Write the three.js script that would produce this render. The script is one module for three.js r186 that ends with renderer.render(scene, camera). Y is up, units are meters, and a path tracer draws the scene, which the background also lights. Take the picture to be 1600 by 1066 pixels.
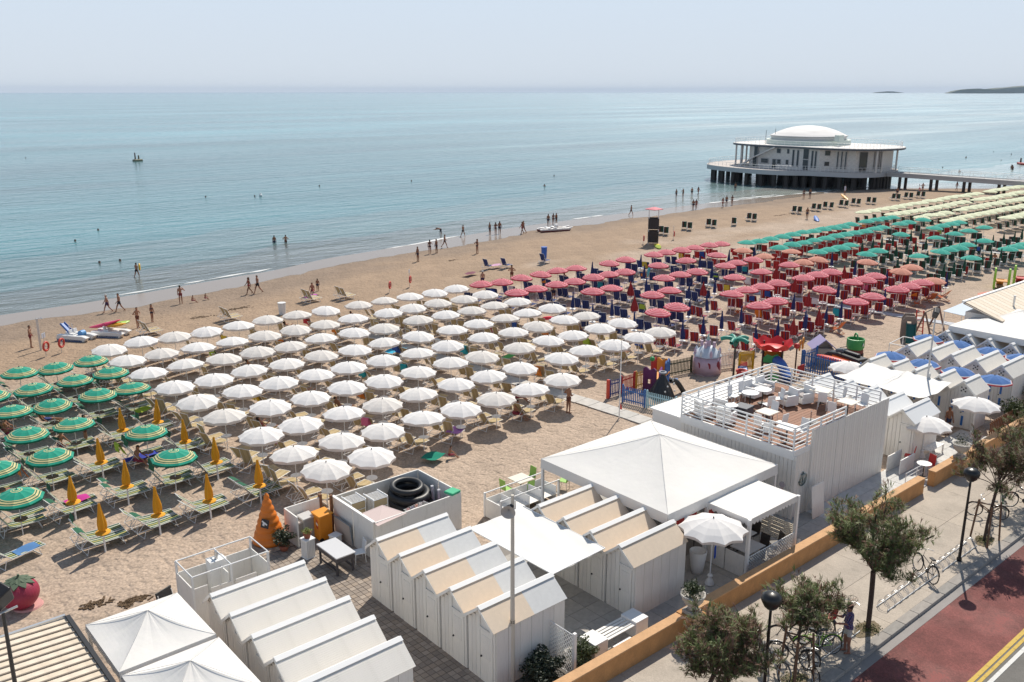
import * as THREE from 'three';
import { mergeGeometries } from 'three/addons/utils/BufferGeometryUtils.js';
import { RoundedBoxGeometry } from 'three/addons/geometries/RoundedBoxGeometry.js';
import { MarchingCubes } from 'three/addons/objects/MarchingCubes.js';
import { ImprovedNoise } from 'three/addons/math/ImprovedNoise.js';

// ---------------------------------------------------------------- camera, sky, sun, exposure
// World: x runs along the shore (away, to the right), -z points out to sea, y is up, metres; dry sand lies at y = 0.
const scene = new THREE.Scene();
const camera = new THREE.PerspectiveCamera(41.49, 1600 / 1066, 0.5, 60000);
const AZ = 49.3 * Math.PI / 180, PITCH = 15.5 * Math.PI / 180;
camera.position.set(0, 18, 0);
camera.lookAt(Math.cos(AZ) * Math.cos(PITCH), 18 - Math.sin(PITCH), -Math.sin(AZ) * Math.cos(PITCH));
scene.add(camera);
const SUN = new THREE.Vector3(0.5624, 0.766, -0.3117).normalize();
{
  const W = 512, H = 256, d = new Float32Array(W * H * 4), v = new THREE.Vector3();
  for (let j = 0; j < H; j++) for (let i = 0; i < W; i++) {
    const el = ((j + 0.5) / H - 0.5) * Math.PI, az = ((i + 0.5) / W - 0.5) * 2 * Math.PI;
    v.set(Math.cos(el) * Math.cos(az), Math.sin(el), Math.cos(el) * Math.sin(az));
    const up = Math.max(0, Math.sin(el)), a = Math.min(1, up / 0.13), t = 1 - Math.exp(-Math.max(0, up - 0.1) * 4.2);
    // pale milky air at the horizon, clearer blue higher up, and the aureole of haze round the sun
    const glow = Math.pow(Math.max(0, v.dot(SUN)), 12) * 0.35;
    const k = (j * W + i) * 4, lo = [0.69, 0.755, 0.825], md = [0.66, 0.775, 0.91], hi = [0.13, 0.2, 0.33];
    for (let q = 0; q < 3; q++) { const c = lo[q] + (md[q] - lo[q]) * a; d[k + q] = c + (hi[q] - c) * t + glow; }
    d[k + 3] = 1;
  }
  const sky = new THREE.DataTexture(d, W, H, THREE.RGBAFormat, THREE.FloatType);
  sky.mapping = THREE.EquirectangularReflectionMapping; sky.magFilter = THREE.LinearFilter; sky.minFilter = THREE.LinearFilter; sky.needsUpdate = true;
  scene.background = sky; scene.environment = sky;
}
const sun = new THREE.DirectionalLight(new THREE.Color(1, 0.93, 0.82), 5.0);
sun.position.copy(SUN).multiplyScalar(400); sun.castShadow = true;
sun.shadow.mapSize.set(4096, 4096);
Object.assign(sun.shadow.camera, { left: -220, right: 220, top: 220, bottom: -220, near: 10, far: 900 });
scene.add(sun, sun.target);
const renderer = new THREE.WebGLRenderer({ antialias: true });
renderer.setSize(1024, 682);
renderer.toneMapping = THREE.LinearToneMapping;
renderer.toneMappingExposure = 1.0;
renderer.shadowMap.enabled = true;

// ---------------------------------------------------------------- helpers
let seed = 20240;
const rnd = () => { seed = (seed * 1664525 + 1013904223) >>> 0; return seed / 4294967296; };
const rr = (a, b) => a + (b - a) * rnd();
const pick = a => a[Math.floor(rnd() * a.length)];
const noise = new ImprovedNoise();
const fbm = (x, y, o = 4) => { let s = 0, a = 0.5, f = 1; for (let i = 0; i < o; i++) { s += a * noise.noise(x * f, y * f, 3.7 + i); a *= 0.5; f *= 2; } return s; };
const ORD = ['zeroth', 'first', 'second', 'third', 'fourth', 'fifth', 'sixth', 'seventh', 'eighth', 'ninth', 'tenth', 'eleventh', 'twelfth', 'thirteenth', 'fourteenth', 'fifteenth', 'sixteenth', 'seventeenth', 'eighteenth', 'nineteenth', 'twentieth', 'twenty-first', 'twenty-second', 'twenty-third', 'twenty-fourth', 'twenty-fifth', 'twenty-sixth', 'twenty-seventh', 'twenty-eighth'];

const used = new Map();
function numbered(n) { const k = used.get(n) || 0; used.set(n, k + 1); return k ? `${n}_${String(k).padStart(3, '0')}` : n; }
function mat(c, roughness = 0.8, o = {}) {
  const m = new THREE.MeshPhysicalMaterial({ roughness, metalness: 0, ...o });
  if (Array.isArray(c)) m.color.setRGB(...c); else m.color.set(c);
  return m;
}
// geometry helpers: all geometries are non-indexed with position, normal and uv, so that they merge
function fin(g) {
  if (g.index) g = g.toNonIndexed();
  if (!g.attributes.normal) g.computeVertexNormals();
  if (!g.attributes.uv) g.setAttribute('uv', new THREE.BufferAttribute(new Float32Array(g.attributes.position.count * 2), 2));
  for (const k of Object.keys(g.attributes)) if (!['position', 'normal', 'uv', 'color'].includes(k)) g.deleteAttribute(k);
  g.clearGroups();
  return g;
}
function at(g, x = 0, y = 0, z = 0, rx = 0, ry = 0, rz = 0) {
  g = fin(g);
  if (rx || ry || rz) g.applyMatrix4(new THREE.Matrix4().makeRotationFromEuler(new THREE.Euler(rx, ry, rz)));
  g.translate(x, y, z);
  return g;
}
const box = (w, h, d, x = 0, y = 0, z = 0, rx = 0, ry = 0, rz = 0) => at(new THREE.BoxGeometry(w, h, d), x, y, z, rx, ry, rz);
const rbox = (w, h, d, x = 0, y = 0, z = 0, rx = 0, ry = 0, rz = 0, r = 0.02) => at(new RoundedBoxGeometry(w, h, d, 2, Math.min(r, w / 2.1, h / 2.1, d / 2.1)), x, y, z, rx, ry, rz);
const span = (x0, x1, y0, y1, z0, z1) => box(x1 - x0, y1 - y0, z1 - z0, (x0 + x1) / 2, (y0 + y1) / 2, (z0 + z1) / 2);
const cyl = (r0, r1, h, x = 0, y = 0, z = 0, n = 10, rx = 0, ry = 0, rz = 0) => at(new THREE.CylinderGeometry(r1, r0, h, n), x, y, z, rx, ry, rz);
const ball = (r, x = 0, y = 0, z = 0, n = 12, sx = 1, sy = 1, sz = 1) => { const g = fin(new THREE.SphereGeometry(r, n, Math.max(6, n * 0.7 | 0))); g.scale(sx, sy, sz); return at(g, x, y, z); };
function bar(a, b, r = 0.02, n = 6, r2 = r) {           // a rod from a to b
  const A = new THREE.Vector3(...a), B = new THREE.Vector3(...b), L = A.distanceTo(B);
  const g = fin(new THREE.CylinderGeometry(r2, r, L, n));
  g.applyQuaternion(new THREE.Quaternion().setFromUnitVectors(new THREE.Vector3(0, 1, 0), B.clone().sub(A).normalize()));
  g.translate((A.x + B.x) / 2, (A.y + B.y) / 2, (A.z + B.z) / 2);
  return g;
}
const tube = (pts, r, seg = 24, n = 6, closed = false) => fin(new THREE.TubeGeometry(new THREE.CatmullRomCurve3(pts.map(p => new THREE.Vector3(...p)), closed), seg, r, n, closed));
const torus = (R, r, x = 0, y = 0, z = 0, rx = 0, ry = 0, rz = 0, n = 20, m = 8) => at(new THREE.TorusGeometry(R, r, m, n), x, y, z, rx, ry, rz);
const lathe = (pts, n = 16, x = 0, y = 0, z = 0) => at(new THREE.LatheGeometry(pts.map(p => new THREE.Vector2(...p)), n), x, y, z);
function extr(pts, depth, bevel = 0, holes = []) {       // polygon in x,y pulled along z
  const s = new THREE.Shape(pts.map(p => new THREE.Vector2(...p)));
  for (const h of holes) s.holes.push(new THREE.Path(h.map(p => new THREE.Vector2(...p))));
  return fin(new THREE.ExtrudeGeometry(s, { depth, bevelEnabled: bevel > 0, bevelThickness: bevel, bevelSize: bevel, bevelSegments: 2, curveSegments: 8 }));
}
function plan(pts, y0, y1) {                             // polygon in plan (x,z) from y0 up to y1
  const s = new THREE.Shape(pts.map(p => new THREE.Vector2(p[0], -p[1])));
  const g = fin(new THREE.ExtrudeGeometry(s, { depth: y1 - y0, bevelEnabled: false }));
  g.rotateX(-Math.PI / 2); g.translate(0, y0, 0);
  return g;
}
function quad(a, b, c, d, th = 0) {                      // a sheet through four corners; th gives it thickness downwards
  const P = [a, b, c, d].map(p => new THREE.Vector3(...p)), v = [], uv = [];
  const nrm = new THREE.Vector3().crossVectors(P[1].clone().sub(P[0]), P[3].clone().sub(P[0])).normalize();
  const lu = P[0].distanceTo(P[1]), lv = P[0].distanceTo(P[3]);
  const Q = P.map(p => p.clone().addScaledVector(nrm, -th));
  const tri = (p, q, r, a, b, c) => { v.push(...p.toArray(), ...q.toArray(), ...r.toArray()); uv.push(...a, ...b, ...c); };
  const f = (A, B, C, D) => { tri(A, B, C, [0, 0], [lu, 0], [lu, lv]); tri(A, C, D, [0, 0], [lu, lv], [0, lv]); };
  f(...P);
  if (th) { f(Q[3], Q[2], Q[1], Q[0]); for (let i = 0; i < 4; i++) f(P[(i + 1) % 4], P[i], Q[i], Q[(i + 1) % 4]); }
  const g = new THREE.BufferGeometry();
  g.setAttribute('position', new THREE.Float32BufferAttribute(v, 3)); g.setAttribute('uv', new THREE.Float32BufferAttribute(uv, 2));
  g.computeVertexNormals();
  return g;
}
function merge(gs) { gs = Array.isArray(gs) ? gs.map(fin) : [fin(gs)]; return gs.length > 1 ? mergeGeometries(gs) : gs[0]; }
function mesh(name, gs, m, parent) {
  const o = new THREE.Mesh(gs.isBufferGeometry && gs.userData.shared ? gs : merge(gs), m);
  o.name = name; o.castShadow = o.receiveShadow = true; parent.add(o);
  return o;
}
function share(gs) { const g = merge(gs); g.userData.shared = true; return g; }
function meta(o, label, category, group, kind) {
  if (label) o.userData.label = label; if (category) o.userData.category = category;
  if (group) o.userData.group = group; if (kind) o.userData.kind = kind;
  return o;
}
function thing(name, label, category, pos = [0, 0, 0], turn = 0, group) {
  const o = new THREE.Group(); o.name = numbered(name); o.position.set(...pos); o.rotation.y = turn; scene.add(o);
  return meta(o, label, category, group);
}
function single(name, label, category, gs, m, pos = [0, 0, 0], turn = 0, group, kind) {
  const o = mesh(numbered(name), gs, m, scene); o.position.set(...pos); o.rotation.y = turn;
  return meta(o, label, category, group, kind);
}
function struct(name, gs, m, label) { const o = mesh(numbered(name), gs, m, scene); return meta(o, label, null, null, 'structure'); }
function dup(src, label, pos, turn = 0, group) {
  const o = src.clone(); o.name = numbered(src.name.replace(/_\d{3}$/, '')); o.position.set(...pos); o.rotation.y = turn; scene.add(o);
  o.userData = { ...src.userData, label }; if (group) o.userData.group = group;
  return o;
}
// textures
function tex(W, H, fn, repeat = [1, 1], srgb = true) {
  const d = new Uint8Array(W * H * 4);
  for (let j = 0; j < H; j++) for (let i = 0; i < W; i++) {
    const c = fn(i / W, j / H, i, j), k = (j * W + i) * 4;
    if (typeof c === 'number') d[k] = d[k + 1] = d[k + 2] = Math.max(0, Math.min(255, c * 255));
    else for (let q = 0; q < 3; q++) d[k + q] = Math.max(0, Math.min(255, c[q] * 255));
    d[k + 3] = 255;
  }
  const t = new THREE.DataTexture(d, W, H); t.wrapS = t.wrapT = THREE.RepeatWrapping; t.magFilter = THREE.LinearFilter; t.minFilter = THREE.LinearMipmapLinearFilter; t.generateMipmaps = true;
  t.repeat.set(...repeat); if (srgb) t.colorSpace = THREE.SRGBColorSpace; t.needsUpdate = true;
  return t;
}
// tileable noise: smooth value noise on a wrapped grid
function tiler(nx, ny, s) {
  const r = new Float32Array(nx * ny); let q = s; for (let i = 0; i < r.length; i++) { q = (q * 1664525 + 1013904223) >>> 0; r[i] = q / 4294967296; }
  const S = t => t * t * (3 - 2 * t);
  return (u, v) => { const x = u * nx, y = v * ny, i = Math.floor(x), j = Math.floor(y), a = S(x - i), b = S(y - j), g = (p, k) => r[((k % ny + ny) % ny) * nx + ((p % nx + nx) % nx)];
    return (g(i, j) * (1 - a) + g(i + 1, j) * a) * (1 - b) + (g(i, j + 1) * (1 - a) + g(i + 1, j + 1) * a) * b; };
}
const oct = (n, s, k = 4, ay = 1) => { const t = []; for (let i = 0; i < k; i++) t.push(tiler(n << i, Math.max(1, Math.round(n * ay)) << i, s + i * 77)); return (u, v) => { let a = 0, w = 0.5, m = 0; for (const f of t) { a += f(u, v) * w; m += w; w *= 0.55; } return a / m; }; };

// ---------------------------------------------------------------- materials
const sandBump = (() => { const a = oct(20, 5, 3), b = oct(70, 9, 2); const pits = tiler(30, 30, 31), p2 = tiler(53, 53, 33); return tex(1024, 1024, (u, v) => { const p = Math.pow(Math.max(0, pits(u, v) - 0.45) * 1.8, 1.4), q = Math.pow(Math.max(0, p2(u, v) - 0.5) * 2, 1.3); return 0.55 + 0.25 * (a(u, v) - 0.5) + 0.16 * (b(u, v) - 0.5) - 0.42 * p - 0.22 * q; }, [1, 1], false); })();
const sandMap = (() => { const a = oct(6, 15, 5), b = oct(120, 19, 2); return tex(1024, 1024, (u, v) => { const k = 0.9 + 0.14 * (a(u, v) - 0.5) + 0.3 * (b(u, v) - 0.5); return [k, k * 0.99, k * 0.975]; }); })();
const grain = (() => { const a = oct(5, 115, 6), b = oct(160, 119, 2); return tex(512, 512, (u, v) => { const k = 0.93 + 0.14 * (a(u, v) - 0.5) + 0.06 * (b(u, v) - 0.5); return [k, k, k]; }); })();
const grainFine = (() => { const a = oct(12, 125, 5), b = oct(160, 129, 2); return tex(512, 512, (u, v) => { const k = 0.965 + 0.05 * (a(u, v) - 0.5) + 0.04 * (b(u, v) - 0.5); return [k, k, k]; }); })();
const grainBump = (() => { const a = oct(40, 215, 4); return tex(512, 512, (u, v) => a(u, v), [1, 1], false); })();
const rep = (t, x, y = x) => { const c = t.clone(); c.repeat.set(x, y); c.needsUpdate = true; return c; };
// white paint weathered by salt: faint streaks that run down the boards
const paintMap = (() => { const a = oct(24, 41, 4, 0.25), b = oct(8, 47, 4); return tex(512, 512, (u, v) => { const s = Math.max(0, a(u, v) - 0.58) * 0.3, k = 0.98 - s * 0.5 + 0.03 * (b(u, v) - 0.5); return [k, k * 0.992, k * 0.975 - s * 0.05]; }); })();
const plankBump = (() => { const a = oct(60, 241, 3, 0.06); return tex(512, 512, (u, v) => a(u, v), [1, 1], false); })();
const clothBump = (() => { const a = oct(6, 341, 5); return tex(512, 512, (u, v) => a(u, v), [1, 1], false); })();
const clothMap = (() => { const a = oct(5, 351, 5), b = oct(3, 361, 3); return tex(512, 512, (u, v) => { const k = 0.965 + 0.05 * (a(u, v) - 0.5) - 0.05 * Math.max(0, b(u, v) - 0.6); return [k, k * 0.995, k * 0.985]; }); })();

const M = {};
M.white = mat([0.78, 0.775, 0.76], 0.6, { map: paintMap, bumpMap: plankBump, bumpScale: 0.002 });
M.whiteRoof = mat([0.79, 0.765, 0.73], 0.65, { map: paintMap });
M.cream = mat([0.76, 0.62, 0.475], 0.7, { map: grainFine });
M.whiteMetal = mat([0.8, 0.8, 0.79], 0.4);
M.plain = mat([0.82, 0.815, 0.8], 0.55);
M.cloth = mat([0.8, 0.785, 0.77], 0.85, { map: clothMap, bumpMap: clothBump, bumpScale: 0.01 });
M.tent = mat([0.8, 0.785, 0.765], 0.7, { map: rep(clothMap, 0.3), bumpMap: rep(clothBump, 0.35), bumpScale: 0.03 });
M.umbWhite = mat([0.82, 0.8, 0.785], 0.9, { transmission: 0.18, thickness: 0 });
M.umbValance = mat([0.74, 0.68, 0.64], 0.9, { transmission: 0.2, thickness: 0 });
M.vc = mat([1, 1, 1], 0.85, { vertexColors: true });
M.vcCloth = mat([1, 1, 1], 0.9, { vertexColors: true, transmission: 0.15, thickness: 0 });
M.alu = mat([0.62, 0.63, 0.64], 0.35, { metalness: 0.6 });
M.dark = mat([0.03, 0.03, 0.032], 0.5);
M.black = mat([0.012, 0.012, 0.013], 0.35);
M.rubber = mat([0.018, 0.018, 0.019], 0.45);
M.chrome = mat([0.55, 0.55, 0.56], 0.25, { metalness: 0.9 });
M.yellowCloth = mat([0.7, 0.32, 0.012], 0.85);
M.orange = mat([0.75, 0.2, 0.02], 0.5);
M.red = mat([0.55, 0.03, 0.025], 0.5);
M.navyCloth = mat([0.02, 0.035, 0.14], 0.85);
M.redCloth = mat([0.34, 0.025, 0.025], 0.85);
M.darkGreenCloth = mat([0.012, 0.075, 0.045], 0.85);
M.beigeCloth = mat([0.5, 0.4, 0.235], 0.85, { transmission: 0.15, thickness: 0 });
M.wood = mat([0.2, 0.09, 0.04], 0.6, { bumpMap: plankBump, bumpScale: 0.002 });
M.umbA = mat([0.82, 0.8, 0.785], 0.9, { transmission: 0.18, thickness: 0, bumpMap: clothBump, bumpScale: 0.008 });
M.umbB = mat([0.83, 0.805, 0.78], 0.9, { transmission: 0.22, thickness: 0, bumpMap: clothBump, bumpScale: 0.01 });
M.umbC = mat([0.82, 0.79, 0.765], 0.9, { transmission: 0.2, thickness: 0, map: clothMap, bumpMap: clothBump, bumpScale: 0.012 });
M.skin = mat([0.36, 0.17, 0.1], 0.55);
M.concrete = mat([0.42, 0.4, 0.37], 0.9, { map: grain });
M.leaf = mat([0.05, 0.085, 0.022], 0.7, { transmission: 0.3, thickness: 0 });
M.terracotta = mat([0.3, 0.1, 0.06], 0.8);

// ---------------------------------------------------------------- ground, sea, pavements
const SEA = -0.8;
const shorePts = [[-60, -80], [-20, -82.5], [15.5, -85.3], [23, -85.6], [41.5, -88.3], [53, -91.6], [64, -92.8], [72, -94.4], [86, -96], [106, -96.2], [130, -95.8], [150, -94], [168, -91.8], [177, -88], [184, -82], [192, -75], [205, -71], [235, -69], [320, -66], [500, -60]];
function shore(x) { // z of the waterline
  const p = shorePts; if (x <= p[0][0]) return p[0][1];
  for (let i = 1; i < p.length; i++) if (x < p[i][0]) { const t = (x - p[i - 1][0]) / (p[i][0] - p[i - 1][0]), s = t * t * (3 - 2 * t) * 0.5 + t * 0.5; return p[i - 1][1] + (p[i][1] - p[i - 1][1]) * s; }
  return p[p.length - 1][1];
}
function sandY(x, z) { // dry beach flat, then a gentle foreshore that runs under the water
  const s = shore(x), top = s + 24; 
  if (z > -16.6) return -0.8;
  if (z > top) return 0;
  if (z > s) { const t = (top - z) / 24; return SEA * (t * t * 0.55 + t * 0.45); }
  return SEA - (s - z) * 0.03 - Math.min(1.2, (s - z) * 0.012);
}
{
  // one sheet: fine near the camera, coarse far away; its colour is the sand's own, damper and browner on the foreshore
  const xs = [], zs = [];
  for (let x = -60; x < 240; x += 1) xs.push(x);
  for (let x = 240, s = 4; x < 9000; x += s, s *= 1.35) xs.push(x);
  for (let x = -62, s = 4; x > -9000; x -= s, s *= 1.35) xs.unshift(x);
  for (let z = -150; z < -18; z += 0.75) zs.push(z);
  for (let z = -152, s = 3; z > -900; z -= s, s *= 1.4) zs.unshift(z);
  zs.push(-17.2, -16.8, -16.5); for (let z = -10; z < 60; z += 6) zs.push(z);
  zs.push(200, 900, 9000);
  const nx = xs.length, nz = zs.length, pos = new Float32Array(nx * nz * 3), uv = new Float32Array(nx * nz * 2), col = new Float32Array(nx * nz * 3), idx = [];
  const dry = [0.51, 0.4, 0.315], damp = [0.405, 0.29, 0.2], wet = [0.31, 0.23, 0.17], bed = [0.42, 0.38, 0.3], silt = [0.26, 0.46, 0.46];
  const mix = (a, b, t) => a.map((v, i) => v + (b[i] - v) * Math.max(0, Math.min(1, t)));
  for (let j = 0; j < nz; j++) for (let i = 0; i < nx; i++) {
    const x = xs[i], z = zs[j], k = j * nx + i, s = shore(x), d = z - s, n = fbm(x * 0.11, z * 0.16, 4), n2 = fbm(x * 0.02, z * 0.09, 3);
    const y = sandY(x, z) + (d > 2 ? 0.05 * fbm(x * 0.5, z * 0.5, 3) * Math.min(1, (d - 2) / 6) : 0);
    pos.set([x, y, z], k * 3); uv.set([x / 7.5, z / 7.5], k * 2);
    let c = mix(damp, dry, (d - 22 + n * 16) / 6);
    c = mix(wet, c, (d - 7.5 + n * 7) / 4.5);
    c = mix(bed, c, (d + 1) / 2);
    c = mix(silt, c, (d + 34 + n2 * 30) / 26);
    const f = 1 + 0.1 * fbm(x * 0.35 + 9, z * 0.35, 3);
    col.set(c.map(v => v * f), k * 3);
  }
  for (let j = 0; j < nz - 1; j++) for (let i = 0; i < nx - 1; i++) { const a = j * nx + i, b = a + 1, c = a + nx, e = c + 1; idx.push(a, c, b, b, c, e); }
  const g = new THREE.BufferGeometry();
  g.setAttribute('position', new THREE.BufferAttribute(pos, 3)); g.setAttribute('uv', new THREE.BufferAttribute(uv, 2)); g.setAttribute('color', new THREE.BufferAttribute(col, 3)); g.setIndex(idx); g.computeVertexNormals();
  const o = new THREE.Mesh(g, mat([1, 1, 1], 0.95, { vertexColors: true, map: sandMap, bumpMap: sandBump, bumpScale: 0.14 }));
  o.name = 'sand_ground'; o.receiveShadow = o.castShadow = true; o.userData.kind = 'structure'; scene.add(o);
}
// strips that follow the waterline, from offset d0 to d1 landward of it (functions of x)
function shoreStrip(x0, x1, step, d0, d1, lift) {
  const v = [], uv = []; let p = null;
  for (let x = x0; x <= x1; x += step) {
    const s = shore(x), q = [d0(x), d1(x)].map(d => [x, Math.max(sandY(x, s + d), SEA) + lift, s + d]);
    if (p) { const [a, b] = p, [c, e] = q; for (const t of [a, b, e, a, e, c]) { v.push(...t); uv.push(t[0] / 6, t[2] / 6); } }
    p = q;
  }
  const g = new THREE.BufferGeometry(); g.setAttribute('position', new THREE.Float32BufferAttribute(v, 3)); g.setAttribute('uv', new THREE.Float32BufferAttribute(uv, 2)); g.computeVertexNormals();
  return g;
}
const wetEdge = x => 3.9 + 3.4 * fbm(x * 0.07, 4.4, 3) + 2.2 * fbm(x * 0.3, 8.1, 3) - (x > 135 ? Math.min(3.4, (x - 135) * 0.12) : 0);
{
  const m = mat([0.27, 0.215, 0.17], 0.2, { specularIntensity: 1, ior: 1.4, bumpMap: sandBump, bumpScale: 0.004 });
  const o = struct('wet_sand', shoreStrip(-40, 230, 0.5, () => -1.5, wetEdge, 0.006), m); o.userData.label = 'wet sand glossy with receding water';
}
{ // the sea: one thin sheet of slightly milky water over the sand bed, out to the horizon
  const a = oct(5, 405, 6, 3), b = oct(16, 409, 4, 2.4);
  const wave = tex(1024, 1024, (u, v) => 0.62 * a(u, v) + 0.38 * b(u, v), [1, 1], false);
  const body = (() => { const q = oct(2, 505, 5, 5), r = oct(3, 509, 4, 9); return tex(1024, 1024, (u, v) => { const k = 0.82 + 0.3 * (q(u, v) - 0.5) + 0.22 * (r(u, v) - 0.5); return [k, k, k]; }); })();
  const slick = (() => { const q = oct(2, 525, 5, 7), r = oct(4, 529, 4, 12); const t = tex(1024, 1024, (u, v) => { const k = Math.max(0, Math.min(1, (q(u, v) * 0.65 + r(u, v) * 0.35 - 0.38) * 3.2)); return [1, 0.6 + 0.4 * k, 0]; }, [0.07, 0.07], false); return t; })();
  const m = mat([0.19, 0.5, 0.55], 0.24, { transmission: 0.45, thickness: 0, ior: 1.33, bumpMap: wave, bumpScale: 0.3, map: body, roughnessMap: slick });
  body.repeat.set(0.09, 0.09);
  const xs = [-14000, -6000, -2000, -500, -100]; for (let x = -60; x <= 260; x += 2.5) xs.push(x); xs.push(280, 320, 400, 520, 900, 2500, 6000, 14000);
  const edge = [() => 0, x => shore(x) - 30 + 9 * fbm(x * 0.05, 2.2, 3), x => shore(x) - 13 + 6 * fbm(x * 0.07, 6.2, 3), x => shore(x) + 0.7 + 0.9 * fbm(x * 0.13, 1.7, 3)];
  const o = new THREE.Group(); o.name = 'sea'; o.userData.kind = 'structure'; scene.add(o);
  const sheet = (name, a, b, rows, mm, y) => { const v = [], uv = [], idx = [], nx = xs.length; for (let j = 0; j <= rows; j++) for (const x of xs) { const z = a(x) + (b(x) - a(x)) * Math.pow(j / rows, a === far ? 0.16 : 1); v.push(x, y, z); uv.push(x / 30, z / 30); }
    for (let j = 0; j < rows; j++) for (let i = 0; i < nx - 1; i++) { const p = j * nx + i; idx.push(p, p + nx, p + 1, p + 1, p + nx, p + nx + 1); }
    const g = new THREE.BufferGeometry(); g.setAttribute('position', new THREE.Float32BufferAttribute(v, 3)); g.setAttribute('uv', new THREE.Float32BufferAttribute(uv, 2)); g.setIndex(idx); g.computeVertexNormals(); const q = new THREE.Mesh(g, mm); q.name = name; q.receiveShadow = true; o.add(q); };
  const far = () => -14000, m2 = m.clone(), m3 = m.clone(); m2.transmission = 0.62; m3.transmission = 0.82; m2.color.setRGB(0.4, 0.67, 0.7); m3.color.setRGB(0.76, 0.87, 0.87);
  sheet('deep_water', far, edge[1], 24, m, SEA); sheet('shallow_water', edge[1], edge[2], 3, m2, SEA); sheet('shore_water', edge[2], edge[3], 3, m3, SEA);
}
{ // small breakers: broken lines of foam at the water's edge
  const m = mat([0.85, 0.86, 0.86], 0.9, { transmission: 0.4, thickness: 0 });
  const gs = [];
  const runs = [[-10, 12, 0.2], [17, 30, 0.0], [26, 44, -2.4], [33, 51, 0.4], [54, 88, 0.1], [60, 74, -1.6], [92, 108, 0.5], [96, 104, -2.2], [124, 142, 0.4], [128, 150, -1.6], [136, 150, -3], [146, 166, 0], [152, 164, -1.8]];
  for (const [x0, x1, off] of runs) {
    const c = x => off + 0.7 * fbm(x * 0.13, 1.7 + off, 3), w = x => Math.max(0, 0.22 + 0.6 * fbm(x * 0.4, off + 5, 3)) * Math.min(1, (x - x0) / 2, (x1 - x) / 2);
    gs.push(shoreStrip(x0, x1, 0.25, x => c(x) - w(x), x => c(x) + w(x), 0.02));
  }
  const o = struct('foam', gs, m, 'broken white foam lines at the edge of the water'); o.userData.kind = 'stuff';
}
{ // far headland with two low hills on the horizon
  const gs = [];
  const hill = (cx, cz, L, h, rot, s) => { const n = 40, sh = []; for (let i = 0; i <= n; i++) { const t = i / n; sh.push([(t - 0.5) * L, h * Math.pow(Math.sin(Math.PI * t), 0.8) * (0.75 + 0.5 * fbm(t * 4, s, 3))]); } sh.push([L / 2, -20], [-L / 2, -20]);
    const g = extr(sh, L * 0.25); g.rotateY(rot); g.translate(cx, SEA, cz); gs.push(g); };
  const far = (px, d) => { const a = AZ - Math.atan((px - 800) * Math.cos(PITCH) / 1407); return [Math.cos(a) * d, -Math.sin(a) * d]; };
  const A = far(1528, 10000), B = far(1640, 11500), C = far(1387, 12300);
  hill(A[0], A[1], 600, 58, -0.9, 1); hill(B[0], B[1], 1900, 95, -0.9, 5); hill(C[0], C[1], 350, 22, -0.9, 9);
  struct('headland_hill', gs, mat([0.13, 0.14, 0.08], 1), 'low blue headland on the far horizon');
}
// promenade, kerb, cycle lane, road
const paving = (() => { const a = oct(5, 601, 5), b = oct(150, 609, 2), c = oct(9, 613, 3); return tex(1024, 1024, (u, v) => { const k = 0.88 + 0.16 * (a(u, v) - 0.5) + 0.14 * (b(u, v) - 0.5) - 0.22 * Math.max(0, c(u, v) - 0.66); return [k, k * 0.985, k * 0.96]; }); })();
const uvFlat = (g, s) => { const p = g.attributes.position, q = new Float32Array(p.count * 2); for (let i = 0; i < p.count; i++) { q[2 * i] = p.getX(i) / s; q[2 * i + 1] = p.getZ(i) / s; } g.setAttribute('uv', new THREE.BufferAttribute(q, 2)); return g; };
{
  const o = new THREE.Group(); o.name = 'promenade_pavement'; o.userData.kind = 'structure'; scene.add(o);
  const pm = [[0.56, 0.5, 0.44], [0.54, 0.485, 0.43], [0.575, 0.515, 0.45]].map(c => mat(c, 0.92, { map: paving, bumpMap: grainBump, bumpScale: 0.006 }));
  mesh('bedding', span(-40, 140, -0.7, -0.03, -16.9, -12.38), mat([0.2, 0.18, 0.16], 0.95), o);
  for (let x = -40; x < 140; x += 3.1) for (const [a, b] of [[-16.9, -14.65], [-14.635, -12.385]]) mesh('concrete_panel', uvFlat(span(x, x + 3.087, -0.1, 0.012, a, b), 4), pm[Math.abs(Math.round(x * 7 + a)) % 3], o);
}
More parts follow.
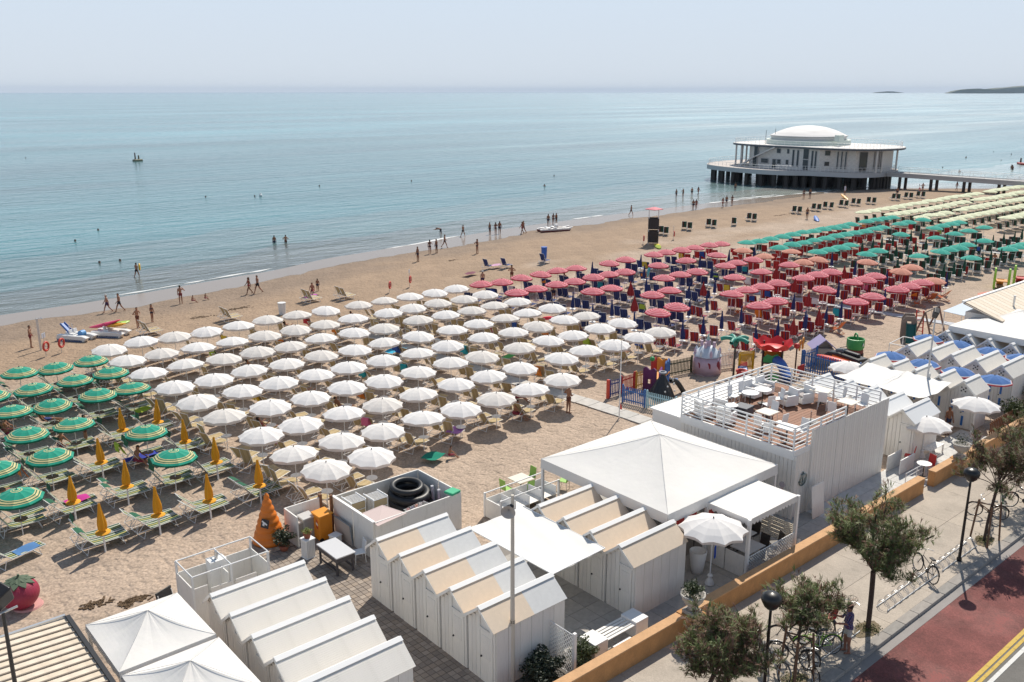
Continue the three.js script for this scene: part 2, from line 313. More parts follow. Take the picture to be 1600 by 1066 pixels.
{
  const road = mat([0.2, 0.195, 0.19], 0.9, { map: rep(paving, 1.3), bumpMap: grainBump, bumpScale: 0.006 });
  struct('road_asphalt', uvFlat(span(-40, 160, -0.7, -0.115, -12.0, 12), 3), road);
  // the kerb: one stone after the other with open joints
  const k = new THREE.Group(); k.name = 'kerb'; k.userData.kind = 'structure'; scene.add(k);
  const ks = share(rbox(0.985, 0.3, 0.36, 0, 0, 0, 0, 0, 0, 0.02)), km = [mat([0.36, 0.33, 0.3], 0.9, { map: grain }), mat([0.33, 0.31, 0.285], 0.9, { map: grain }), mat([0.39, 0.355, 0.32], 0.9, { map: grain })];
  for (let x = 18; x < 62; x += 1) { const s = mesh('kerb_stone', ks, pick(km), k); s.position.set(x, -0.122 + rr(-0.004, 0.004), -12.2 + rr(-0.004, 0.004)); }
  const red = (() => { const a = oct(6, 701, 5), b = oct(140, 709, 2), c = oct(3, 713, 4); return tex(1024, 1024, (u, v) => { const k = 0.82 + 0.45 * (a(u, v) - 0.5) + 0.26 * (b(u, v) - 0.5), f = Math.max(0, c(u, v) - 0.52); return [k + f * 0.15, k + f * 0.5, k + f * 0.5]; }); })();
  struct('gutter_strip', uvFlat(span(-40, 160, -0.2, -0.1, -12.02, -11.7), 3), mat([0.34, 0.315, 0.3], 0.9, { map: grain }));
  struct('cycle_lane', uvFlat(span(-40, 160, -0.2, -0.108, -11.72, -9.27), 5), mat([0.27, 0.085, 0.075], 0.9, { map: red, bumpMap: grainBump, bumpScale: 0.006 }));
  const worn = (() => { const a = oct(30, 801, 4); return tex(512, 512, (u, v) => { const k = 0.95 - 0.55 * Math.max(0, a(u, v) - 0.56); return [k, k, k]; }); })();
  struct('yellow_line', uvFlat(span(-40, 160, -0.2, -0.104, -9.29, -9.15), 3), mat([0.62, 0.42, 0.08], 0.8, { map: worn }));
  struct('yellow_line', uvFlat(span(-40, 160, -0.2, -0.104, -9.09, -8.98), 3), mat([0.62, 0.42, 0.08], 0.8, { map: worn }));
  struct('white_line', uvFlat(span(-40, 160, -0.2, -0.1, -8.87, -8.74), 3), mat([0.72, 0.71, 0.68], 0.8, { map: worn }));
}

// ---------------------------------------------------------------- umbrellas
// A canopy of sewn gores over ribs: rings = [[t0, t1, colour], ...] from the crown (0) to the rim (1)
function canopyGeo(R, drop, gores, rings, { scallop = 0.05, valance = 0.13, sub = 4, vcol } = {}) {
  const v = [], col = [], uv = [];
  const prof = t => -drop * (0.25 * t + 0.75 * t * t);
  const P = (a, t) => { // a in gore units
    const f = a - Math.floor(a), s = Math.sin(Math.PI * f), th = a / gores * 2 * Math.PI;
    const chord = Math.cos(Math.PI / gores) / Math.cos((f - 0.5) * 2 * Math.PI / gores), r = R * t * (1 - (1 - chord) * 0.8) * (1 - scallop * s * t * t * t);
    return [Math.cos(th) * r, prof(t) - 0.045 * s * t * (1 - t * 0.4) + scallop * 0.5 * s * t * t * t, Math.sin(th) * r];
  };
  const put = (p, c) => { v.push(...p); col.push(...c); uv.push(p[0], p[2]); };
  for (const [t0, t1, c] of rings) { const steps = Math.max(1, Math.round((t1 - t0) / 0.25));
    for (let k = 0; k < steps; k++) { const a0 = t0 + (t1 - t0) * k / steps, a1 = t0 + (t1 - t0) * (k + 1) / steps;
      for (let g = 0; g < gores; g++) for (let i = 0; i < sub; i++) {
        const p = g + i / sub, q = g + (i + 1) / sub - 1e-6, cc = Array.isArray(c[0]) ? c[g % c.length] : c;
        const A = P(p, a0), B = P(q, a0), C = P(q, a1), D = P(p, a1);
        put(A, cc); put(C, cc); put(D, cc); if (a0 > 0) { put(A, cc); put(B, cc); put(C, cc); }
      } } }
  const mk = (v, col, uv) => { const g = new THREE.BufferGeometry(); g.setAttribute('position', new THREE.Float32BufferAttribute(v, 3)); g.setAttribute('uv', new THREE.Float32BufferAttribute(uv, 2)); if (col) g.setAttribute('color', new THREE.Float32BufferAttribute(col, 3)); g.computeVertexNormals(); g.userData.shared = true; return g; };
  const top = mk(v, vcol ? col : null, uv);
  let val = null;
  if (valance) { const w = [], wu = [];
    for (let g = 0; g < gores; g++) for (let i = 0; i < sub; i++) {
      const p = g + i / sub, q = g + (i + 1) / sub - 1e-6, A = P(p, 1), B = P(q, 1);
      const low = (a, X) => { const f = a - Math.floor(a); return [X[0] * 0.985, X[1] - valance * (0.72 + 0.28 * Math.sin(Math.PI * f)), X[2] * 0.985]; };
      const C = low(q, B), D = low(p, A);
      for (const X of [A, C, B, A, D, C]) { w.push(...X); wu.push(X[0], X[1]); }
    }
    val = mk(w, null, wu); }
  return [top, val];
}
const poleGeo = (h, r) => share([cyl(r, r * 0.85, h, 0, h / 2, 0, 8)]);
function umbrella(name, label, cat, group, { R, h, drop, gores, rings, m, mv, vcol = false, scallop, valance, poleM = M.whiteMetal, tray = true, fin: finM = M.dark, trayM = M.plain, poleR = 0.022 }) {
  const t = thing(name, label, cat, [0, 0, 0], 0, group);
  mesh('pole', poleGeo(h, poleR), poleM, t);
  const [top, val] = canopyGeo(R, drop, gores, rings, { vcol, scallop, valance });
  const c = mesh('canopy', top, m, t); c.position.y = h;
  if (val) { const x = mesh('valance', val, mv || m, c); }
  const f = mesh('finial', share(cyl(0.03, 0.015, 0.07, 0, 0.035, 0, 6)), finM, t); f.position.y = h;
  if (tray) { const x = mesh('tray', share([cyl(0.27, 0.27, 0.025, 0, 0, 0, 14), cyl(0.05, 0.05, 0.1, 0, -0.05, 0, 8)]), trayM, t); x.position.y = 0.75; }
  return t;
}
function furledGeo(len, r0, r1, folds, seedv, rings = 7) {  // cloth gathered round a pole: star section, tapering to the top
  const v = [], n = folds * 4, rows = [];
  for (let k = 0; k <= rings; k++) { const t = k / rings, y = len * t, row = [], env = (r0 + (r1 - r0) * t) * (1 + 0.45 * Math.sin(Math.PI * Math.min(1, t * 1.25)) * (1 - t));
    for (let i = 0; i < n; i++) { const a = i / n * 2 * Math.PI, w = 1 + 0.24 * Math.cos(folds * a + t * 1.6 + seedv) + 0.07 * Math.sin(3 * a + seedv * 2 + t * 4); row.push([Math.cos(a) * env * w, y, Math.sin(a) * env * w]); }
    rows.push(row); }
  for (let k = 0; k < rings; k++) for (let i = 0; i < n; i++) { const j = (i + 1) % n, A = rows[k][i], B = rows[k][j], C = rows[k + 1][j], D = rows[k + 1][i]; for (const X of [A, C, B, A, D, C]) v.push(...X); }
  for (let i = 0; i < n; i++) { const j = (i + 1) % n; v.push(...rows[0][i], ...rows[0][j], 0, 0.02, 0); v.push(...rows[rings][j], ...rows[rings][i], 0, len, 0); }
  const g = new THREE.BufferGeometry(); g.setAttribute('position', new THREE.Float32BufferAttribute(v, 3)); g.computeVertexNormals();
  return share(g);
}
function closedUmbrella(name, label, group, m, { y0 = 1.0, len = 1.1, r0 = 0.13, r1 = 0.035, trayM = M.plain, collar = false, trayY = 0.75 }) {
  const t = thing(name, label, 'umbrella', [0, 0, 0], 0, group);
  mesh('pole', poleGeo(y0 + len, collar ? 0.04 : 0.024), M.whiteMetal, t);
  const c = mesh('furled_canopy', furledGeo(len, r0, r1, 6, 0.7), m, t); c.position.y = y0;
  if (collar) mesh('collar_tray', share([lathe([[0.03, 0.16], [0.09, 0.1], [0.16, 0.06], [0.3, 0.03], [0.3, 0], [0.03, 0]], 14)]), trayM, t).position.y = y0 - 0.14;
  else mesh('tray', share([cyl(0.25, 0.25, 0.025, 0, 0, 0, 14), cyl(0.05, 0.05, 0.1, 0, -0.05, 0, 8)]), trayM, t).position.y = trayY;
  return t;
}
const spots = { white: [], green: [], pink: [], teal: [], pale: [] };   // [x, z, row, column] for the loungers
const TW = 0.05;
function lean(o) { o.rotation.set(rr(-0.05, 0.05), rr(0, 6.28), rr(-0.05, 0.05)); o.scale.set(rr(0.97, 1.02), rr(0.96, 1.03), rr(0.97, 1.02)); if (o.name.startsWith('white_beach')) o.children[1].material = pick([M.umbWhite, M.umbA, M.umbB, M.umbC]); return o; }
const gy = (x, z) => Math.min(0, sandY(x, z)) - 0.02;
{ // white umbrellas: nine rows in the middle of the beach
  const rows = [
    [-60.23, [16.9, 19.1, 21.3, 23.6, 25.9, 28.2, 30.6, 32.9, 35.9, 38.3, 40.7, 43.2, 45.6]],
    [-56.58, [16.9, 19.1, 21.4, 23.8, 26.1, 28.5, 30.8, 33.2, 36.3, 38.5, 40.9, 43.6, 45.8]],
    [-53.02, [17.0, 19.3, 21.6, 23.9, 26.3, 28.6, 31.1, 33.6, 36.6, 39.1, 41.5, 43.8, 46.2]],
    [-49.50, [17.2, 19.5, 21.8, 24.2, 26.5, 29.0, 31.4, 33.9, 37.0, 39.4, 41.9, 44.2, 46.7]],
    [-46.13, [17.2, 19.7, 22.0, 24.3, 26.6, 29.1, 31.7, 34.1, 37.2, 39.8, 42.1, 44.7, 47.1]],
    [-42.88, [17.3, 19.8, 22.2, 24.5, 26.9, 29.4, 31.9, 34.3, 37.6, 40.1, 42.5, 45.1, 47.4]],
    [-39.32, [17.6, 19.8, 22.2, 24.6, 27.0, 29.6, 32.1, 34.4, 37.8, 40.2, 42.8, 45.2, 47.6]],
    [-36.03, [17.7, 20.1, 22.5, 25.0, 27.4, 29.9, 32.4, 34.9]],
    [-33.50, [17.9, 20.2]]];
  let src = null;
  rows.forEach(([z, xs], r) => xs.forEach((x, c) => {
    const label = `white scalloped beach umbrella, ${ORD[c + 1]} from left in ${ORD[r + 1]} row from the sea`;
    const p = [x, gy(x, z), z + rr(-0.06, 0.06)];
    if (!src) { src = umbrella('white_beach_umbrella', label, 'umbrella', 'white beach umbrellas in rows', { R: 1.16, h: 2.15, drop: 0.38, gores: 10, rings: [[0, 1, [1, 1, 1]]], m: M.umbWhite, mv: M.umbValance, scallop: 0.06, valance: 0.15 }); src.position.set(...p); lean(src); }
    else lean(dup(src, label, p));
    spots.white.push([x, z, r + 1, c + 1]);
  }));
}
{ // green umbrellas with cream and yellow rings on the left, and furled yellow ones
  const G = [0.0, 0.3, 0.2], Y = [0.66, 0.57, 0.28], D = [0.0, 0.13, 0.07];
  const rings = [[0, 0.1, G], [0.1, 0.135, Y], [0.135, 0.19, G], [0.19, 0.225, Y], [0.225, 0.66, G], [0.66, 0.695, Y], [0.695, 0.74, D], [0.74, 0.81, Y], [0.81, 0.855, D], [0.855, 0.89, Y], [0.89, 1, G]];
  const rows = [[-58.1, [11.1, 13.2, 15.2]], [-54.6, [8.9, 11.1, 13.3, 15.3]], [-50.9, [6.9, 9.1, 11.1, 13.4, 15.3]], [-47.0, [8.9, 11.1]], [-43.3, [6.8, 9.0, 13.4]], [-39.5, [4.6, 6.8, 13.3]]];
  let src = null;
  rows.forEach(([z, xs], r) => xs.forEach((x, c) => {
    const label = `green umbrella with cream rings, ${ORD[c + 1]} from left in ${ORD[r + 1]} green row from sea`, p = [x, gy(x, z), z];
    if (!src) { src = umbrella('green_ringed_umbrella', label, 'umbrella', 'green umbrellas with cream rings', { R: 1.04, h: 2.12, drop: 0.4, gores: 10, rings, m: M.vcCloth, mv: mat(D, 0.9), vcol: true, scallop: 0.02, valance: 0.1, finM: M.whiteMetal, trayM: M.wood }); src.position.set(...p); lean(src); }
    else lean(dup(src, label, p));
    spots.green.push([x, z, r + 1, c + 1, 0]);
  }));
  const closed = [[-46.9, [13.4, 15.2]], [-43.2, [11.2, 15.3]], [-39.5, [8.9, 11.15, 15.35]], [-35.72, [8.97, 11.2, 13.4, 15.75]], [-47.0, [6.7]]];
  let cs = null;
  closed.forEach(([z, xs], r) => xs.forEach((x, c) => {
    const label = r === 4 ? 'furled yellow umbrella at the left edge behind the ringed ones' : `furled yellow umbrella, ${ORD[c + 1]} from left in ${ORD[r + 1]} yellow row from the sea`, p = [x, gy(x, z), z];
    if (!cs) { cs = closedUmbrella('furled_yellow_umbrella', label, 'furled yellow umbrellas', M.yellowCloth, { y0: 1.0, len: 1.12, r0: 0.15, r1: 0.04, collar: true, trayM: M.yellowCloth }); cs.position.set(...p); lean(cs); }
    else lean(dup(cs, label, p));
    spots.green.push([x, z, r + 1, c + 1, 1]);
  }));
}
{ // pink striped, coral, furled navy and furled dark red umbrellas
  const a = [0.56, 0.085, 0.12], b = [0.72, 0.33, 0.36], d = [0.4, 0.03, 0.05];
  const rings = [[0, 0.14, a], [0.14, 0.2, b], [0.2, 0.32, a], [0.32, 0.38, b], [0.38, 0.5, a], [0.5, 0.56, b], [0.56, 0.68, a], [0.68, 0.74, b], [0.74, 0.85, a], [0.85, 0.91, b], [0.91, 1, a]];
  const pink = [[-59.83, [48.0, 50.3, 52.5, 54.8, 57.2, 59.5, 64.0, 66.4, 70.6, 72.6, 75.0, 77.3, 79.8, 82.0]], [-55.77, [48.5, 50.7, 53.1, 55.3, 57.7, 59.7, 61.9, 66.6, 70.9, 75.7]], [-51.63, [53.3, 55.6, 62.5, 64.8, 67.2, 71.6, 73.5, 76.1]], [-47.55, [56.2, 58.4, 67.5, 71.7, 76.3]], [-43.40, [51.9, 54.2, 61.3, 63.5, 65.7, 68.1, 72.2, 74.4, 76.7]], [-39.36, [59.5, 61.7, 68.6, 73.1, 75.3, 77.3]], [-35.30, [66.7, 69.3, 73.4, 75.6, 77.9]]];
  const coral = [[-55.7, [80.2]], [-51.83, [78.4, 83.3]], [-47.45, [78.5, 81.0]], [-43.51, [83.5]], [-39.20, [81.6, 83.9]], [-35.15, [79.7]]];
  const navy = [[-59.8, [61.6, 68.6]], [-55.6, [64.3, 72.8, 77.6, 82.1]], [-51.54, [50.9, 60.0, 69.3]], [-47.47, [49.1, 51.3, 60.7, 64.5, 83.9]], [-43.51, [49.5, 55.9, 58.4, 81.2]], [-39.27, [49.9, 52.2, 54.5, 57.0, 64, 70.9, 79.4]], [-35.23, [53.1, 55.6, 59.3, 62.1, 64.4, 71.2, 82.6]]];
  const dred = [[-51.4, [57.9, 80.8]], [-47.4, [53.8, 62.8, 73.8]], [-43.2, [70.2, 78.9]], [-39.2, [66.1]], [-35.1, [57.3, 61.0]]];
  const put = (rows, name, lab, mk, kind) => { let s = null; rows.forEach(([z, xs], r) => xs.forEach((x, c) => {
    const label = `${lab}, ${ORD[c + 1]} from left in its ${ORD[r + 1]} row from the sea`, p = [x, gy(x, z), z];
    if (!s) { s = mk(label); s.position.set(...p); lean(s); } else lean(dup(s, label, p));
    spots.pink.push([x, z, r + 1, c + 1, kind]);
  })); };
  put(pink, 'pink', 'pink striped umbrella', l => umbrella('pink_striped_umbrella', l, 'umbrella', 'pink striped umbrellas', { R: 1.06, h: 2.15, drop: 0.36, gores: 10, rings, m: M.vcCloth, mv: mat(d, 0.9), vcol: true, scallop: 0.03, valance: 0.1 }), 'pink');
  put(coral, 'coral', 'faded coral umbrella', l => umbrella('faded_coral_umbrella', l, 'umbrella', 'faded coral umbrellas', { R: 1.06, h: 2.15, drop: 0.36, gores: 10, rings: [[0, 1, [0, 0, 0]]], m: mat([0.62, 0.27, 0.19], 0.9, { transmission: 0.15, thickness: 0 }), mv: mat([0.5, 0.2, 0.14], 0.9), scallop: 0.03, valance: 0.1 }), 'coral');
  put(navy, 'navy', 'furled navy umbrella among pink ones', l => closedUmbrella('furled_navy_umbrella', l, 'furled navy umbrellas', M.navyCloth, { y0: 0.85, len: 1.35, r0: 0.12 }), 'navy');
  put(dred, 'dred', 'furled dark red umbrella', l => closedUmbrella('furled_red_umbrella', l, 'furled dark red umbrellas', M.redCloth, { y0: 0.85, len: 1.25, r0: 0.26, r1: 0.03 }), 'dred');
}
{ // teal umbrellas and furled dark green ones
  const teal = [[-58.11, [84.3, 86.7, 88.9, 91.2, 93.3, 95.6, 97.9, 99.9, 102.2, 104.2, 106.3, 110.4, 112.6, 114.8, 117.1]], [-54.13, [84.7, 86.9, 89.4, 91.6, 94.0, 96.0, 98.1, 100.2, 102.7, 104.9, 106.9, 111.4, 113.4, 117.3]], [-49.85, [85.1, 87.4, 89.6, 91.6, 102.9, 111.3, 113.7, 116.1, 118.2]], [-45.90, [87.8, 90.1, 103.5, 108.2, 111.9, 116.4]], [-41.65, [90.5, 94.9, 97.1, 99.3, 101.6, 106.1]], [-37.59, [93.3, 102.1, 104.2, 106.3]]];
  const closed = [[-49.6, [93.8, 96.0, 98.2, 100.5, 105.1, 107.4]], [-45.81, [92.1, 94.2, 96.3, 98.6, 101.0, 106.0]], [-41.66, [86.1, 88.2, 92.5, 103.9, 108.4, 111.7, 114.3, 116.6]], [-37.45, [86.7, 89.0, 91.2, 95.6, 97.7, 99.9]]];
  let s = null, c2 = null;
  teal.forEach(([z, xs], r) => xs.forEach((x, c) => { const label = `teal beach umbrella, ${ORD[c + 1]} from left in ${ORD[r + 1]} teal row from the sea`, p = [x, gy(x, z), z];
    if (!s) { s = umbrella('teal_beach_umbrella', label, 'umbrella', 'teal beach umbrellas', { R: 1.08, h: 2.15, drop: 0.34, gores: 8, rings: [[0, 1, [1, 1, 1]]], m: mat([0.01, 0.36, 0.28], 0.9, { transmission: 0.15, thickness: 0 }), mv: mat([0.3, 0.5, 0.42], 0.9), scallop: 0.03, valance: 0.07 }); s.position.set(...p); lean(s); } else lean(dup(s, label, p));
    spots.teal.push([x, z, r + 1, c + 1, 'teal']); }));
  closed.forEach(([z, xs], r) => xs.forEach((x, c) => { const label = `furled dark green umbrella, ${ORD[c + 1]} from the left in the ${ORD[r + 1]} furled row`, p = [x, gy(x, z), z];
    if (!c2) { c2 = closedUmbrella('furled_green_umbrella', label, 'furled dark green umbrellas', M.darkGreenCloth, { y0: 0.85, len: 1.3, r0: 0.14 }); c2.position.set(...p); lean(c2); } else lean(dup(c2, label, p));
    spots.teal.push([x, z, r + 1, c + 1, 'furled']); }));
}
{ // pale yellow-green umbrellas in long straight rows at the far end
  const rows = [[-63.1, 118.8, 27], [-59.0, 119.0, 27], [-55.3, 119.4, 26], [-51.5, 119.2, 25], [-47.7, 127.5, 19]];
  let s = null;
  rows.forEach(([z, x0, n], r) => { for (let c = 0; c < n; c++) { if ((r * 7 + c * 5) % 23 === 11) continue; const x = x0 + c * 2.42 + rr(-0.08, 0.08);
    const label = `pale lime umbrella, ${ORD[c + 1]} from left in ${ORD[r + 1]} lime row from the sea`, p = [x, gy(x, z), z];
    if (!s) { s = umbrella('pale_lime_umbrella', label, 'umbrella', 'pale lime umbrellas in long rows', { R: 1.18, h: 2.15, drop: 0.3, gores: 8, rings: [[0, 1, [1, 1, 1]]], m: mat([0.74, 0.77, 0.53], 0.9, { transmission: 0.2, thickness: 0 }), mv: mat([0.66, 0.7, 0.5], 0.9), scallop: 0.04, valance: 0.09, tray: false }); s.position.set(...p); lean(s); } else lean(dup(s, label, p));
    spots.pale.push([x, z, r + 1, c + 1]); } });
}

// ---------------------------------------------------------------- loungers and deck chairs
// local axes: the head end towards -x, feet towards +x
function slingGeo(path, w, stripes, vcol) {              // fabric slung along a path of [x, y], split in lengthwise stripes
  const v = [], col = [], n = stripes.length;
  for (let k = 0; k < path.length - 1; k++) for (let i = 0; i < n; i++) {
    const z0 = -w / 2 + w * i / n, z1 = -w / 2 + w * (i + 1) / n, [x0, y0] = path[k], [x1, y1] = path[k + 1];
    const A = [x0, y0, z0], B = [x1, y1, z0], C = [x1, y1, z1], D = [x0, y0, z1];
    for (const X of [A, C, B, A, D, C]) { v.push(...X); col.push(...stripes[i]); }
  }
  const g = new THREE.BufferGeometry(); g.setAttribute('position', new THREE.Float32BufferAttribute(v, 3)); g.setAttribute('color', new THREE.Float32BufferAttribute(col, 3)); g.computeVertexNormals();
  const h = fin(g); h.userData.shared = true; return h;
}
function lounger(name, label, group, { stripes, frameM = M.alu, back = 1.0, hood = null, hoodM, m = M.vc, foot = 0.95, bl = 0.8 }) {
  const t = thing(name, label, 'lounger', [0, 0, 0], 0, group), w = 0.62, hy = 0.36;
  const bx = -0.38 - bl * Math.cos(back), by = hy + bl * Math.sin(back);
  const fr = []; for (const z of [-w / 2, w / 2]) { fr.push(bar([-0.95, hy - 0.02, z], [foot, hy, z], 0.016, 5), bar([-0.38, hy, z], [bx, by, z], 0.016, 5)); }
  fr.push(bar([foot, hy, -w / 2], [foot, hy, w / 2], 0.016, 5), bar([-0.95, hy - 0.02, -w / 2], [-0.95, hy - 0.02, w / 2], 0.016, 5), bar([bx, by, -w / 2], [bx, by, w / 2], 0.016, 5));
  for (const z of [-w / 2, w / 2]) fr.push(bar([-0.92, hy, z], [-0.38 - 0.4 * Math.cos(back), hy + 0.4 * Math.sin(back), z], 0.012, 5));
  mesh('frame', fr, frameM, t);
  for (const [x, dx] of [[-0.62, -0.1], [foot - 0.33, 0.12]]) { const s = w / 2 + 0.02; mesh('leg', [bar([x, hy, -s], [x + dx, 0, -s], 0.016, 5), bar([x, hy, s], [x + dx, 0, s], 0.016, 5), bar([x + dx, 0.015, -s], [x + dx, 0.015, s], 0.016, 5)], frameM, t); }
  mesh('seat_sling', slingGeo([[-0.38, hy + 0.005], [0, hy - 0.025], [foot * 0.55, hy - 0.02], [foot, hy + 0.01]], w - 0.03, stripes), m, t);
  const mid = [-0.38 - bl / 2 * Math.cos(back) + 0.03, hy + bl / 2 * Math.sin(back) - 0.015];
  mesh('back_sling', slingGeo([[-0.38, hy + 0.005], mid, [bx, by]], w - 0.03, stripes), m, t);
  if (hood) { const a = [bx + 0.02, by + 0.02], b = [bx + hood[0], by + hood[1]]; const q = mesh('sun_hood', slingGeo([a, [(a[0] + b[0]) / 2, (a[1] + b[1]) / 2 + 0.04], b], w - 0.02, [[1, 1, 1]]), hoodM, t); }
  return t;
}
function deckChair(name, label, group, { stripes, frameM = M.wood, m = M.vcCloth }) { // crossed wooden frames with a hanging sling
  const t = thing(name, label, 'deck chair', [0, 0, 0], 0, group), w = 0.58, s = w / 2;
  const f = []; for (const z of [-s, s]) f.push(bar([0.5, 0.05, z], [-0.55, 0.98, z], 0.02, 5)); f.push(bar([-0.55, 0.98, -s], [-0.55, 0.98, s], 0.02, 5), bar([0.5, 0.05, -s], [0.5, 0.05, s], 0.02, 5));
  mesh('back_frame', f, frameM, t);
  const h = []; for (const z of [-s + 0.04, s - 0.04]) h.push(bar([-0.5, 0.02, z], [0.42, 0.4, z], 0.02, 5)); h.push(bar([0.42, 0.4, -s], [0.42, 0.4, s], 0.02, 5), bar([-0.5, 0.02, -s], [-0.5, 0.02, s], 0.02, 5));
  mesh('seat_frame', h, frameM, t);
  mesh('sling', slingGeo([[-0.55, 0.98], [-0.3, 0.62], [-0.1, 0.36], [0.1, 0.28], [0.42, 0.41]], w - 0.06, stripes), m, t);
  return t;
}
const protos = {};
function place(key, mk, label, pos, turn) {
  if (!protos[key]) { const o = protos[key] = mk(label); o.position.set(...pos); o.rotation.y = turn; return o; }
  return dup(protos[key], label, pos, turn);
}
const gg = [0.006, 0.075, 0.035], ww = [0.47, 0.46, 0.36], yy = [0.42, 0.36, 0.12], bb = [0.46, 0.36, 0.2], bd = [0.38, 0.29, 0.155];
const RR = [0.4, 0.025, 0.022], NN = [0.018, 0.03, 0.12], N2 = [0.03, 0.05, 0.18], DG = [0.02, 0.055, 0.04], DR = [0.13, 0.02, 0.02];
const sets = {
  green: [gg, ww, gg, yy, gg, ww, gg], beige: [bb, bd, bb, bb, bd, bb], navy: [NN, N2, NN, N2, NN], red: [RR, DR, RR, RR, NN, RR, DR, RR], dgreen: [DG, DR, DG, DG, [0.03, 0.1, 0.07], DG], plainred: [RR, [0.45, 0.03, 0.03], RR],
};
const side = ['near', 'far'];
for (const [x, z, r, c, closed] of spots.green) {
  const kind = closed ? 'furled yellow umbrella' : 'green ringed umbrella';
  for (let k = 0; k < 2; k++) {
    const v = Math.floor(rnd() * 3), b = [0.85, 1.0, 0.75][v];
    place('green' + v, l => lounger('green_striped_lounger', l, 'green striped loungers', { stripes: sets.green, back: b, bl: 0.95, foot: 1.0, hood: v === 0 ? [0.34, -0.1] : v === 1 ? [0.08, 0.3] : null, hoodM: mat([0.01, 0.1, 0.05], 0.85), frameM: M.whiteMetal }),
      `green striped lounger, ${side[k]} one beside ${ORD[c]} ${kind} of ${ORD[r]} ${closed ? 'yellow' : 'green'} row`, [x + rr(-0.05, 0.2), gy(x, z) + 0.02, z - 0.42 - 0.72 * k + rr(-0.05, 0.05)], rr(-0.02, 0.16));
  }
}
for (const [x, z, r, c] of spots.white) for (let k = 0; k < 2; k++) {
  const v = Math.floor(rnd() * 3), b = [1.12, 1.28, 1.0][v];
  const lab = `beige lounger, ${side[k]} one under ${ORD[c]} white umbrella of ${ORD[r]} row from the sea`;
  place('beige' + v, l => lounger('beige_lounger', l, 'beige loungers under white umbrellas', { stripes: sets.beige, back: b, foot: 0.62, bl: 0.88, frameM: M.whiteMetal, hood: v === 1 ? [0.3, 0.05] : null, hoodM: M.beigeCloth }), lab, [x + rr(-0.5, -0.1), gy(x, z) + 0.02, z - 0.45 - 0.85 * k + (k ? 0 : 0.1) + rr(-0.08, 0.08)], rr(-0.05, 0.5));
}
for (const [x, z, r, c, kind] of spots.pink) {
  const navy = z < -48 || (z < -46 && x < 66) || (z < -42 && x < 56), reds = x > 77 && z < -50;
  const nm = { pink: 'pink umbrella', coral: 'coral umbrella', navy: 'furled navy umbrella', dred: 'furled red umbrella' }[kind];
  for (let k = 0; k < 2; k++) {
    if (rnd() < 0.06) continue;
    const key = reds ? 'plainred' : navy ? 'navy' : 'red', lab = `${key === 'navy' ? 'navy' : key === 'red' ? 'red striped' : 'plain red'} lounger, ${side[k]} one beside ${ORD[c]} ${nm} of its ${ORD[r]} row`;
    const v = rnd() < 0.5 ? 0 : 1;
    place(key + v, l => lounger(`${key === 'navy' ? 'navy' : key === 'red' ? 'red_striped' : 'plain_red'}_lounger`, l, `${key === 'navy' ? 'navy' : key === 'red' ? 'red striped' : 'plain red'} loungers among the pink umbrellas`, { stripes: sets[key], back: v ? 1.3 : 1.12, foot: 0.55, bl: 0.92, frameM: M.whiteMetal }), lab, [x - 0.3 + rr(-0.25, 0.15), gy(x, z) + 0.02, z - 0.35 - 0.75 * k + rr(-0.06, 0.06)], rr(0.15, 0.6));
  }
  if (!navy && rnd() < 0.16) place('orangedeck', l => deckChair('orange_deck_chair', l, 'orange wooden deck chairs', { stripes: [[0.5, 0.12, 0.03]], frameM: mat([0.5, 0.16, 0.04], 0.6) }), `orange wooden deck chair in front of ${ORD[c]} ${nm} of its ${ORD[r]} row`, [x + rr(0.5, 0.8), gy(x, z) + 0.02, z + rr(0.5, 0.8)], rr(1.2, 2.4));
}
for (const [x, z, r, c, kind] of spots.teal) for (let k = 0; k < 2; k++) {
  if (rnd() < 0.08) continue;
  const red = (z < -48 && rnd() < 0.75) || rnd() < 0.1, key = red ? 'tealred' : 'dgreen';
  const lab = `${red ? 'red' : 'dark green'} lounger, ${side[k]} one beside ${ORD[c]} ${kind === 'teal' ? 'teal' : 'furled green'} umbrella of ${ORD[r]} ${kind} row`;
  place(key, l => lounger(red ? 'red_lounger' : 'dark_green_lounger', l, red ? 'red loungers under the teal umbrellas' : 'dark green loungers under the teal umbrellas', { stripes: red ? sets.plainred : sets.dgreen, back: 1.2, foot: 0.6, bl: 0.9, frameM: M.whiteMetal }), lab, [x - 0.3 + rr(-0.25, 0.15), gy(x, z) + 0.02, z - 0.35 - 0.75 * k + rr(-0.06, 0.06)], rr(0.2, 0.65));
}
for (const [x, z, r, c] of spots.pale) if (c < 18) { const key = 'palegreen';
  place(key, l => lounger('lime_zone_lounger', l, 'dark loungers under the pale lime umbrellas', { stripes: sets.dgreen, back: 1.15, foot: 0.6, bl: 0.9, frameM: M.whiteMetal }), `dark lounger beneath ${ORD[c]} pale lime umbrella of ${ORD[r]} lime row`, [x - 0.3, gy(x, z) + 0.02, z - 0.4], rr(-0.2, 0.1)); }

